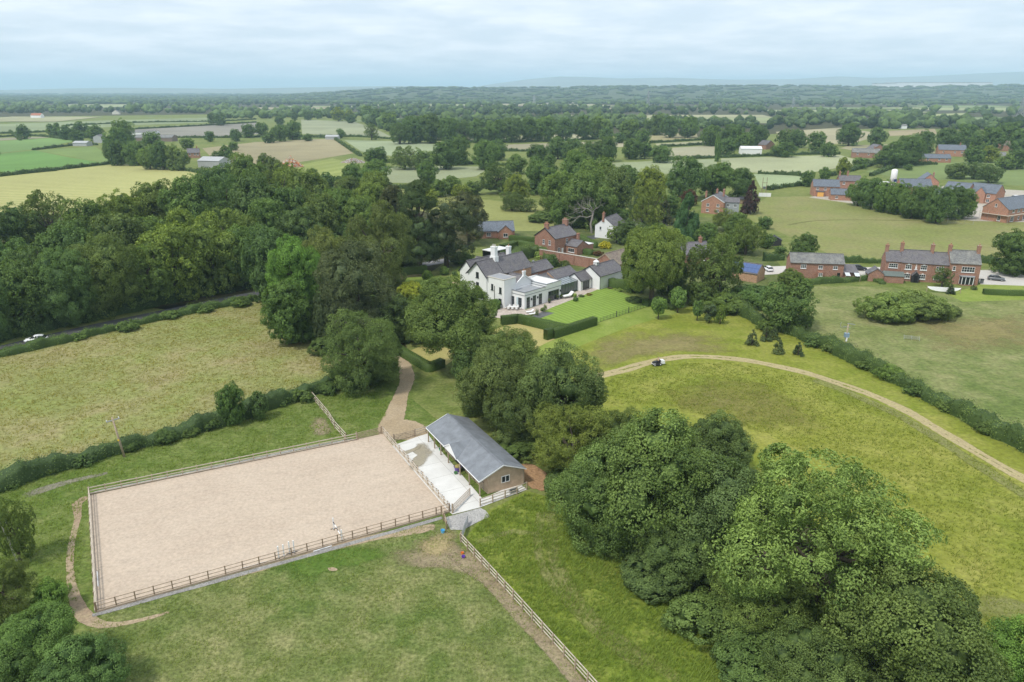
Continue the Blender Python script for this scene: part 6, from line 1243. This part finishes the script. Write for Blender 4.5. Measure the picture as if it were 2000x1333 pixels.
# far buildings showing over the woods
for (u, w, h, lab) in ((1790, 700, 22, 'long white warehouse on the skyline at right'), (1690, 130, 20, 'pale works building beside the long white warehouse')):
    p = polar(u, 5450); z = land(p.x, p.y); r = empty('warehouse', (p.x, p.y, z), R(-4), lab, 'warehouse'); MB().box(-w / 2, w / 2, 0, 90, -4, h + 5).obj('wall', WHITE, r); MB().box(-w / 2 - 2, w / 2 + 2, -2, 92, h + 5, h + 7).obj('roof', SHEETING, r)
# ------------------------------------------------------------------ garden of the white house
FLAG = NT('stone_flags'); o_ = FLAG.mapping(FLAG.pos(), (1, 1, 1), (0, 0, R(-47)))
fb = FLAG.node('ShaderNodeTexBrick', {0: o_, 'Color1': (.40, .335, .28), 'Color2': (.56, .48, .41), 'Mortar': (.25, .22, .18), 'Scale': 1.0, 'Mortar Size': .02, 'Brick Width': .9, 'Row Height': .6})
MATS['stone_flags'] = FLAG.done(FLAG.bsdf(FLAG.mix(FLAG.math('MULTIPLY', FLAG.noise(FLAG.pos(), .5, 4), .5), fb.outputs[0], (.42, .37, .33)), .85, .2))
sheet('patio', [(955, 618), (984, 596), (992, 594), (1027, 606), (1100, 579), (1135, 567), (1172, 555), (1180, 561), (1120, 585), (1076, 602), (1055, 612), (1022, 617), (985, 624)], MATS['stone_flags'], .05)
st_a = G(1054, 620); st_b = G(1100, 638); sa_ = math.atan2(st_b.y - st_a.y, st_b.x - st_a.x)
LAWN = field('striped_lawn', (.165, .255, .038), (.175, .265, .042), (.16, .245, .038), .05, .3, 2.0, contrast=.25, stripe=(sa_, 1.35, (.225, .32, .065), .9), dry=.3)
sheet('striped_lawn', [(1042, 626), (1060, 612), (1076, 602), (1120, 585), (1180, 561), (1215, 572), (1262, 594), (1262, 600), (1160, 633), (1106, 652)], LAWN, .046)
MOWN = field('mown_grass', (.185, .255, .040), (.215, .275, .055), (.25, .265, .08), .05, .3, 2.0, contrast=.35)
sheet('mown_grass', [(1040, 700), (1060, 668), (1106, 654), (1160, 634), (1262, 601), (1290, 600), (1330, 610), (1240, 635), (1160, 665), (1100, 690)], MOWN, .024)
TAN = field('parched_lawn', (.36, .325, .115), (.40, .345, .14), (.30, .29, .09), .05, .4, 2.0, contrast=.3)
sheet('parched_lawn', [(945, 655), (985, 636), (1013, 633), (1104, 655), (1068, 670), (1030, 690), (960, 700)], TAN, .03)
sheet('parched_lawn', [(790, 690), (838, 670), (905, 690), (868, 716), (840, 724)], TAN, .032)
sheet('topiary_lawn', [(780, 565), (795, 543), (826, 541), (852, 550), (900, 568), (880, 590), (800, 590)], field('topiary_turf', (.15, .22, .035), (.17, .24, .045), (.2, .24, .07), .05, .3, 2, contrast=.3, stripe=(R(-25), 1.6, (.21, .28, .06), .8)), .03)
sheet('side_lawn', [(880, 540), (900, 515), (920, 520), (915, 552), (900, 550)], MOWN, .034)
strip('gravel_walk', [(840, 548), (875, 553), (915, 560)], 3.2, DRIVE, .038)
strip('house_drive', [(760, 526), (800, 522), (840, 515), (880, 508)], 5, plain('grey_drive', (.24, .235, .24), .9, world_space=True, scale=.5), .036, ((-1, 1), (0, 1), (1, 1)), 0)
strip('village_lane', [(1090, 485), (1140, 468), (1190, 458), (1260, 445), (1330, 435)], 5, MATS['lane_asphalt'], .03, ((-1, 1), (0, 1), (1, 1)), 0)
sheet('gravel_bed', [(1038, 619), (1060, 609), (1083, 612), (1054, 623)], field('slate_chippings', (.12, .12, .125), (.16, .16, .165), (.08, .09, .07), .3, 1, 5, contrast=.5), .055)
sheet('parking_gravel', [(1905, 528), (1960, 528), (2040, 548), (2040, 560), (1915, 556)], field('pale_gravel', (.50, .47, .43), (.56, .53, .49), (.42, .39, .34), .1, .5, 3, contrast=.3), .03)
sheet('parking_gravel', [(1636, 524), (1720, 522), (1722, 540), (1700, 545), (1640, 545)], MATS['pale_gravel'], .03)
sheet('parking_gravel', [(1480, 522), (1535, 520), (1535, 535), (1480, 538)], MATS['pale_gravel'], .03)
sheet('cottage_lawn', [(1850, 575), (1905, 560), (1915, 556), (2040, 560), (2040, 585), (1880, 590)], MOWN, .026)
sheet('building_site_ground', [(1580, 386), (1665, 398), (1700, 403), (1900, 432), (2060, 436), (2060, 376), (1880, 366), (1700, 356), (1640, 372)], field('site_earth', (.38, .34, .29), (.46, .42, .37), (.28, .27, .17), .03, .12, .8, contrast=.4), .02)
strip('uncut_grass_line', [(1540, 440), (1590, 432), (1660, 430), (1760, 431), (1850, 432)], 1.6, field('uncut_grass', (.15, .165, .05), (.18, .19, .06), (.2, .2, .08), .05, .3, 1, contrast=.5, edge=.5), .034)
for (u, v, w, lab, ti) in ((835, 538, 21, 'largest clipped topiary ball on the lawn edge', (1.3, 1.45, .9)), (868, 529, 19, 'clipped topiary ball nearer the house gable', (1.25, 1.4, .9)), (857, 546, 13, 'small golden topiary ball between the green ones', (2.4, 1.5, .6)), (888, 535, 12, 'loose grey green shrub beside the topiary', (1.1, 1.2, 1.2)), (1124, 584, 11, 'dark clipped box ball at the patio edge', (.8, 1.0, .8)), (1059, 605, 8, 'small box ball between two potted trees', (1.0, 1.1, .8))):
    T(u, v, w, .95, 'topiary', lab, ti, cat='topiary')
for (u, v, w, k, kd, lab, ti) in ((1049, 608, 9, 1.9, 'ash', 'left potted olive tree on the patio', (1.2, 1.25, 1.3)), (1065, 602, 9, 1.8, 'ash', 'right potted olive tree on the patio', (1.2, 1.25, 1.3)), (1121, 575, 13, .9, 'bush', 'white flowering shrub by the patio lounger', (2.6, 2.5, 2.2)), (1135, 577, 14, .5, 'bush', 'green flower border along the patio', OAKT), (1150, 574, 14, .5, 'bush', 'orange tinted flower border end', (1.9, 1.3, .6)), (1178, 556, 15, .8, 'bush', 'lime green shrub in the corner by the white wing', (1.7, 1.9, .7)), (1191, 562, 10, .5, 'bush', 'purple flower clump below the hedge', (1.2, .8, 1.6)), (1201, 564, 9, .7, 'bush', 'small white hydrangea below the hedge', (2.6, 2.5, 2.0)), (1210, 565, 14, .8, 'bush', 'large white hydrangea below the hedge', (2.4, 2.4, 1.9)), (987, 584, 22, 1.3, 'bush', 'bright green creeper climbing the white house corner', (1.2, 1.7, .8)), (966, 594, 26, .8, 'topiary', 'rounded yew against the white house wall', (.9, 1.1, .75)), (1056, 495, 30, .7, 'bush', 'white rose bush on the old garden wall', (2.2, 2.2, 1.8)), (1240, 583, 40, .35, 'bush', 'dark shrubs under the tall bright oak', DARK), (1310, 590, 60, .3, 'bush', 'undergrowth beneath the tall bright oak', DARK)):
    T(u, v, w, k, kd, lab, ti, cat='tree' if kd == 'ash' else 'bush', name='olive_tree' if 'olive tree' in lab else None)
# estate railing on the lawn
er = empty('estate_railing', G(1160, 634), 0, 'thin black estate railing along the striped lawn', 'fence'); e0 = G(1160, 634); e1_ = G(1262, 600); d_ = e1_ - e0; n = 17
for k in range(n + 1):
    big = k in (7, 11); link('post', box_mesh('railing_post', .16 if big else .05, .16 if big else .05, 1.5 if big else 1.15, TRIM), er, d_ * (k / n))
for j in range(5): MB().beam((0, 0, .25 + j * .2), tuple(d_ + Vector((0, 0, .25 + j * .2))), .025, .03).obj('rail', TRIM, er)
# patio furniture
def chair(p, rz, label):
    r = empty('garden_chair', (p.x, p.y, .05), rz, label, 'chair', 'white chairs round the patio table')
    MB().box(-.24, .24, -.24, .24, .42, .47).obj('seat', WHITE, r); MB().box(-.24, .24, .2, .25, .47, .95).obj('backrest', WHITE, r)
    for x in (-.21, .21):
        for y in (-.21, .21): MB().box(x - .02, x + .02, y - .02, y + .02, 0, .42).obj('leg', STEEL, r)
tb = empty('patio_table', Vector((*G(1002, 605)[:2], .05)), R(-10), 'long pale dining table on the patio', 'table'); MB().box(-1.4, 1.4, -.5, .5, .7, .76).obj('top', MEMB, tb)
for x in (-1.2, 1.2):
    for y in (-.4, .4): MB().box(x - .04, x + .04, y - .04, y + .04, 0, .7).obj('leg', STEEL, tb)
for i, (x, y, rz, lab) in enumerate(((-1.0, .85, 0, 'white chair at the house side left of the patio table'), (0, .85, 0, 'white chair at the house side middle of the patio table'), (1.0, .85, 0, 'white chair at the house side right of the patio table'), (-1.0, -.85, math.pi, 'white chair at the garden side left of the patio table'), (0, -.85, math.pi, 'white chair at the garden side middle of the patio table'), (1.0, -.85, math.pi, 'white chair at the garden side right of the patio table'), (1.9, 0, -math.pi / 2, 'white chair at the right end of the patio table'), (-1.9, 0, math.pi / 2, 'white chair at the left end of the patio table'))):
    chair(tb.matrix_basis @ Vector((x, y, 0)), R(-10) + rz, lab)
def lounger(u, v, rz, label, s=1.0):
    p = G(u, v); r = empty('sun_lounger', (p.x, p.y, .05), R(rz), label, 'sun lounger'); r.scale = (s, s, s)
    MB().box(-.95, .35, -.35, .35, .3, .42).obj('cushion', WHITE, r); MB().poly([(.36, -.35, .3), (.36, .35, .3), (.95, .35, .75), (.95, -.35, .75), (.36, -.35, .42), (.36, .35, .42), (.92, .35, .87), (.92, -.35, .87)], [(0, 1, 2, 3), (4, 7, 6, 5), (0, 4, 5, 1), (1, 5, 6, 2), (2, 6, 7, 3), (3, 7, 4, 0)]).obj('backrest', WHITE, r)
    for x in (-.85, .3):
        for y in (-.3, .3): MB().box(x - .03, x + .03, y - .03, y + .03, 0, .3).obj('leg', STEEL, r)
lounger(1035, 612, 20, 'white sun lounger left of the potted trees'); lounger(1041, 616, 20, 'white sun lounger at the edge of the slate bed'); lounger(1109, 582, 35, 'big white curved day bed at the patio end', 1.7)
for (u, v, lab) in ((1073, 593, 'dark pot by the picture window'), (1089, 586, 'planted pot near the middle of the picture window'), (1096, 584, 'black and white pot at the wing corner')):
    r = empty('plant_pot', Vector((*G(u, v)[:2], .05)), 0, lab, 'pot'); lathe([(.22, 0), (.36, .55), (.38, .6), (.3, .58)], 10).obj('pot', plain('dark_pot', (.06, .06, .065), .6), r); leaf_ = leafball('pot_plant', np.random.default_rng(u), np.array([[0, 0, .85]]), np.array([.35]), 12, 160, .2); link('foliage', leaf_, r)
# ------------------------------------------------------------------ cars
def car(u, v, yaw, col, label, s=1.0, name='parked_car'):
    p = G(u, v); r = empty(name, (p.x, p.y, .035), R(yaw), label, 'car'); r.scale = (s, s, s)
    paint = plain('car_paint_%d' % u, col, .3, .5, var=.02)
    def loft(secs, mat, nm):
        mb = MB(); k = len(secs[0][1])
        for x, sec in secs: mb.v += [(x, y, z) for y, z in sec]
        for i in range(len(secs) - 1): mb.f += [(i * k + j, i * k + (j + 1) % k, (i + 1) * k + (j + 1) % k, (i + 1) * k + j) for j in range(k)]
        mb.f += [tuple(range(k))[::-1], tuple((len(secs) - 1) * k + j for j in range(k))]; return mb.obj(nm, mat, r, True)
    hull = lambda w, z0, z1: [(-w, z0), (-w * 1.02, (z0 + z1) / 2), (-w * .94, z1), (w * .94, z1), (w * 1.02, (z0 + z1) / 2), (w, z0)]
    loft([(-2.15, hull(.70, .38, .72)), (-2.0, hull(.84, .28, .90)), (-1.2, hull(.88, .24, .96)), (.6, hull(.88, .24, .95)), (1.5, hull(.86, .24, .84)), (2.0, hull(.80, .28, .72)), (2.2, hull(.62, .36, .60))], paint, 'body')
    cab = lambda w, z1: [(-.80, .93), (-w, z1), (w, z1), (.80, .93)]
    loft([(-1.95, cab(.70, .96)), (-1.45, cab(.60, 1.36)), (-.3, cab(.62, 1.44)), (.35, cab(.60, 1.38)), (1.1, cab(.70, .96))], glass('car_glass', (.015, .018, .02)), 'windows')
    loft([(-1.48, [(-.62, 1.35), (-.5, 1.42), (.5, 1.42), (.62, 1.35)]), (-.3, [(-.64, 1.43), (-.5, 1.49), (.5, 1.49), (.64, 1.43)]), (.32, [(-.61, 1.375), (-.5, 1.44), (.5, 1.44), (.61, 1.375)])], paint, 'roof')
    for s_ in (-1, 1):
        MB().beam((-.45, s_ * .80, .94), (-.45, s_ * .64, 1.42), .1, .03, (0, 1, 0)).obj('door_pillar', paint, r)
        MB().box(1.98, 2.16, s_ * .62 - .14, s_ * .62 + .14, .58, .72).obj('headlight', WHITE, r); MB().box(-2.12, -2.02, s_ * .66 - .12, s_ * .66 + .12, .66, .8).obj('tail_light', plain('tail_red', (.4, .02, .02), .4), r)
        for x in (-1.3, 1.35):
            w = MB().tube([(x, s_ * .70, .32), (x, s_ * .90, .32)], [.32, .32], 16).obj('tyre', TRIM, r); MB().tube([(x, s_ * .895, .32), (x, s_ * .915, .32)], [.2, .2], 12).obj('rim', STEEL, w)
    return r
car(72, 668, 196, (.78, .79, .80), 'white car driving along the lane beside the wood', name='car')
car(1676, 528, -12, (.025, .028, .035), 'black estate car parked behind the brick outbuilding', 1.1); car(1698, 537, 75, (.06, .12, .42), 'blue car parked by the cottage outhouse')
car(1499, 529, 100, (.74, .75, .76), 'white car parked behind the solar shed'); car(1945, 548, -30, (.13, .14, .15), 'dark grey car parked on the pale gravel'); 
for (u, v, c, lab) in ((1985, 389, (.75, .75, .76), 'white van at the back of the building site'), (487, 331, (.74, .74, .75), 'white vehicle beside the rubble heap')): car(u, v, 10, c, lab, 1.25)
for (u, v, lab) in ((1908, 553, 'left dark wheelie bin at the cottage corner'), (1917, 554, 'right dark wheelie bin at the cottage corner')):
    r = empty('wheelie_bin', Vector((*G(u, v)[:2], .03)), R(-15), lab, 'bin'); MB().poly([(-.28, -.28, .05), (.28, -.28, .05), (.28, .28, .05), (-.28, .28, .05), (-.36, -.38, 1.15), (.36, -.38, 1.15), (.36, .36, 1.15), (-.36, .36, 1.15)], [(0, 3, 2, 1), (4, 5, 6, 7), (0, 1, 5, 4), (1, 2, 6, 5), (2, 3, 7, 6), (3, 0, 4, 7)]).obj('body', GREYFR, r); MB().box(-.4, .4, -.42, .42, 1.16, 1.24).obj('lid', TRIM, r)
ta = empty('white_tarpaulin', G(1842, 572), R(-14), 'white sheet slung between trees in front of the cottages', 'tarpaulin')
mb = MB(); na = 14
for i in range(na + 1):
    x = -4 + 8 * i / na; sag = 1 - (x / 4) ** 2; mb.v += [(x, .0, 1.5), (x, -.15, 1.5 - 1.2 * max(.03, sag) ** .5)]
mb.f = [(2 * i, 2 * i + 1, 2 * i + 3, 2 * i + 2) for i in range(na)]; cl = mb.obj('cloth', WHITE, ta); so = cl.modifiers.new('thick', 'SOLIDIFY'); so.thickness = .03
for x in (-4.05, 4.05): MB().box(x - .06, x + .06, -.06, .06, 0, 1.7).obj('pole', WOOD, ta)
# ------------------------------------------------------------------ poles and pylons
def pole(u, v, vt, label, lean=(0, 0), name='electricity_pole'):
    p = G(u, v); h = UP(p, vt); r = empty(name, p, 0, label, 'pole'); r.rotation_euler = (lean[1], lean[0], 0)
    MB().tube([(0, 0, -.3), (0, 0, h * .5), (0, 0, h)], [.17, .15, .11], 8).obj('shaft', WOOD, r, True); return r, h
r, h = pole(243, 893, 815, 'wooden electricity pole leaning over the hedge by the arena', (R(-6), 0))
MB().box(-.9, .9, -.06, .06, h - .55, h - .4).obj('cross_arm', STEEL, r, rot=(0, 0, .6)); MB().box(-.12, .12, -.2, -.16, h * .42, h * .42 + .25).obj('warning_sign', plain('yellow_sign', (.8, .55, .03), .5), r)
for x in (-.8, 0, .8): lathe([(.06, 0), (.08, .1), (.04, .25)], 8).obj('insulator', WHITE, r, loc=(x * math.cos(.6), x * math.sin(.6), h - .4))
r, h = pole(1650, 678, 632, 'transformer pole with blue grey box and white insulators in the hedge')
MB().box(-.45, .45, -.35, .35, h * .42, h * .42 + .9).obj('transformer', plain('transformer_blue', (.24, .33, .40), .5), r)
MB().beam((-1.1, -.2, h * .88), (.6, .2, h * .82), .12, .12).obj('cross_arm', STEEL, r); MB().beam((-.2, 0, h), (1.3, -.3, h - .2), .12, .12).obj('cross_arm', STEEL, r)
for z in (.24, .30, .36): lathe([(.12, 0), (.18, .1), (.18, .22), (.1, .3)], 8).obj('insulator', WHITE, r, loc=(0, -.25, h * z))
MB().tube([(-.9 + .75 * math.cos(a), 0, h * .95 + .75 * math.sin(a)) for a in np.linspace(2.4, 5.0, 9)], [.04] * 9, 5).obj('cable_loop', STEEL, r)
hp = empty('twin_pole', G(1491, 383), R(-10), 'twin dark poles standing by the back pasture', 'pole'); hh = UP(G(1491, 383), 347)
for x in (-1, 1): MB().tube([(x, 0, -.2), (x, 0, hh)], [.16, .12], 8).obj('shaft', WOOD_DARK, hp)
MB().box(-1.3, 1.3, -.1, .1, hh * .7, hh * .7 + .2).obj('cross_arm', WOOD_DARK, hp); MB().box(-.6, .6, -.4, .4, hh * .38, hh * .38 + 1.2).obj('transformer', GREYFR, hp)
hb = empty('white_hoarding', G(1493, 384), R(-12), 'white panel fence at the foot of the twin poles', 'panel')
for k in range(3): MB().box(-3 + k * 2.0, -1.05 + k * 2.0, -1.2, -1.12, 0, 1.9).obj('panel', WHITE, hb)
hu = empty('metal_hurdle', G(1780, 664), R(-22), 'grey metal hurdle lying tilted in the rough pasture', 'hurdle')
for k in range(4): MB().beam((-1.5, .25 * k - .4, .35 + .12 * k), (1.5, .25 * k - .4, .35 + .12 * k), .05, .05).obj('bar', STEEL, hu)
for x in (-1.5, 0, 1.5): MB().beam((x, -.55, .1), (x, .55, .82), .05, .05).obj('upright', STEEL, hu)
def pylon(u, v, vt, label):
    p = G(u, v); h = UP(p, vt); r = empty('pylon', p, .4, label, 'pylon'); w = lambda z: 4.2 * (1 - z / h) ** 1.3 + .7; mb = MB(); zs = [0, .15, .3, .45, .6, .72, .82, .91, 1]
    for sx in (-1, 1):
        for sy in (-1, 1):
            for a, b in zip(zs, zs[1:]): mb.beam((sx * w(a * h), sy * w(a * h), a * h), (sx * w(b * h), sy * w(b * h), b * h), .5, .5)
    for a, b in zip(zs, zs[1:]):
        for s_ in (-1, 1):
            for q in (-1, 1): mb.beam((q * w(a * h), s_ * w(a * h), a * h), (-q * w(b * h), s_ * w(b * h), b * h), .3, .3); mb.beam((s_ * w(a * h), q * w(a * h), a * h), (s_ * w(b * h), -q * w(b * h), b * h), .3, .3)
    mb.obj('lattice', STEEL, r)
    for z, l in ((.66, 8), (.78, 9.5), (.9, 7)): MB().beam((-l, 0, z * h), (l, 0, z * h), .7, .9).obj('cross_arm', STEEL, r)
pylon(1265, 214, 178, 'nearest steel pylon rising above the far woods'); pylon(1043, 205, 186, 'small steel pylon beside the bright far field'); pylon(1548, 212, 190, 'pale steel pylon above the woods at right'); pylon(1992, 228, 190, 'steel pylon at the right edge above the woods')
# ------------------------------------------------------------------ ride-on mower and driver on the mown track
mp = G(1284, 714); mw = empty('ride_on_mower', (mp.x, mp.y, .05), R(200), 'white and black ride-on mower on the mown track', 'mower')
MB().poly([(.35, -.38, .45), (1.15, -.34, .42), (1.15, .34, .42), (.35, .38, .45), (.35, -.32, .95), (1.05, -.26, .82), (1.05, .26, .82), (.35, .32, .95)], [(0, 3, 2, 1), (4, 5, 6, 7), (0, 1, 5, 4), (1, 2, 6, 5), (2, 3, 7, 6), (3, 0, 4, 7)]).obj('bonnet', TRIM, mw)
MB().box(.6, 1.2, -.42, .42, .42, .5).obj('front_cowl', WHITE, mw); MB().box(-.5, .36, -.42, .42, .35, .52).obj('chassis', TRIM, mw); MB().box(-.2, .5, -.6, .6, .15, .32).obj('cutter_deck', TRIM, mw)
MB().box(-.45, 0, -.25, .25, .58, .7).box(-.5, -.42, -.25, .25, .7, 1.1).obj('seat', TRIM, mw)
MB().poly([(-1.45, -.5, .3), (-.6, -.5, .35), (-.6, .5, .35), (-1.45, .5, .3), (-1.35, -.46, .95), (-.62, -.46, 1.05), (-.62, .46, 1.05), (-1.35, .46, .95)], [(0, 3, 2, 1), (4, 5, 6, 7), (0, 1, 5, 4), (1, 2, 6, 5), (2, 3, 7, 6), (3, 0, 4, 7)]).obj('grass_collector', WHITE, mw)
for x, rr, yy in ((.85, .2, .42), (-.35, .28, .48)):
    for s_ in (-1, 1): w = MB().tube([(x, s_ * (yy - .1), rr), (x, s_ * (yy + .08), rr)], [rr, rr], 14).obj('wheel', TRIM, mw); MB().tube([(x, s_ * (yy + .07), rr), (x, s_ * (yy + .09), rr)], [rr * .5, rr * .5], 10).obj('hub', WHITE, w)
MB().beam((.42, 0, .9), (.25, 0, 1.12), .05, .05).obj('steering_column', TRIM, mw); MB().tube([(.22 + .02 * math.sin(a), .17 * math.cos(a), 1.13 + .17 * math.sin(a) * .6) for a in np.linspace(0, 6.28, 13)], [.02] * 13, 5).obj('steering_wheel', TRIM, mw)
def skin(name, verts, edges, radii, mat, parent, sub=2, root=0):
    me = bpy.data.meshes.new(name); me.from_pydata(verts, edges, []); me.materials.append(mat); o = link(name, me, parent)
    m = o.modifiers.new('skin', 'SKIN'); m.use_smooth_shade = True
    if not me.skin_vertices: bpy.context.view_layer.objects.active = o
    for i, q in enumerate(me.skin_vertices[0].data): q.radius = (radii[i], radii[i]) if not isinstance(radii[i], tuple) else radii[i]; q.use_root = i == root
    s_ = o.modifiers.new('sub', 'SUBSURF'); s_.levels = s_.render_levels = sub; return o
pe = empty('person', (mp.x, mp.y, .05), R(200), 'person in tan top and dark trousers driving the mower', 'person')
SKIN_ = plain('skin_tone', (.50, .32, .23), .6)
V_ = [(-.2, 0, .80), (-.2, 0, 1.0), (-.17, 0, 1.25), (-.15, 0, 1.38), (-.14, 0, 1.48), (-.15, .19, 1.32), (-.02, .25, 1.1), (.18, .16, 1.12), (-.15, -.19, 1.32), (-.02, -.25, 1.1), (.18, -.16, 1.12), (-.15, .1, .79), (.22, .14, .84), (.28, .14, .52), (.38, .14, .50), (-.15, -.1, .79), (.22, -.14, .84), (.28, -.14, .52), (.38, -.14, .50)]
E_ = [(0, 1), (1, 2), (2, 3), (3, 4), (3, 5), (5, 6), (6, 7), (3, 8), (8, 9), (9, 10), (0, 11), (11, 12), (12, 13), (13, 14), (0, 15), (15, 16), (16, 17), (17, 18)]
skin('body', V_, E_, [(.15, .13), (.15, .12), (.17, .12), (.12, .1), .055, .07, .048, .035, .07, .048, .035, .09, .065, .05, .04, .09, .065, .05, .04], plain('tan_clothes', (.50, .36, .25), .9), pe)
lathe([(.05, -.13), (.08, -.1), (.095, 0), (.09, .07), (.05, .12)], 12).obj('head', SKIN_, pe, True, loc=(-.12, 0, 1.62)); lathe([(.1, .02), (.098, .07), (.06, .13), (.01, .14)], 12).obj('hair', WOOD_DARK, pe, True, loc=(-.13, 0, 1.62))
MB().tube([(-.2, .1, .8), (.22, .15, .86), (.29, .14, .55)], [.105, .085, .065], 8).tube([(-.2, -.1, .8), (.22, -.15, .86), (.29, -.14, .55)], [.105, .085, .065], 8).obj('trousers', plain('dark_trousers', (.03, .035, .05), .9), pe, True)
for s_ in (-1, 1):
    for k in range(5): MB().tube([(.18, s_ * (.13 + .012 * k), 1.13), (.225, s_ * (.135 + .012 * k), 1.15 - .01 * abs(k - 2)), (.235, s_ * (.135 + .012 * k), 1.11)], [.009, .009, .007], 5).obj('finger', SKIN_, pe)
# site fence
fence('grey wire site fence along the tree belt by the estate', [G(1670, 404), G(1760, 420), G(1850, 436), G(1900, 440)], 3.5, 1.9, 2, .06, STEEL, STEEL, 'site_fence', (.03, .04))
# birch stem
bs = empty('bare_birch', G(38, 1110), 0, 'bare pale birch stem leaning at the left edge', 'tree'); MB().tube([(0, 0, 0), (-.5, .2, 3), (-1.3, .5, 6.2), (-2.2, .6, 9)], [.12, .10, .07, .03], 7).tube([(-.5, .2, 3), (-.7, .7, 4.2), (-1.2, 1.2, 5.5)], [.06, .04, .02], 5).obj('trunk', plain('birch_bark', (.55, .52, .46), .8, var=.3, scale=4), bs, True)
# ------------------------------------------------------------------ air
t = NT('haze_air'); pv = t.node('ShaderNodeVolumePrincipled', {'Color': (0.60, 0.82, 1.0, 1), 'Density': 0.000115, 'Anisotropy': 0.0}); t.l.new(pv.outputs[0], t.out.inputs['Volume'])
hz = MB().box(-43000, 43000, -43000, 43000, -3, 365).obj('haze', t.m); tag(hz, 'thin blue summer haze over the plain', 'haze', kind='stuff')
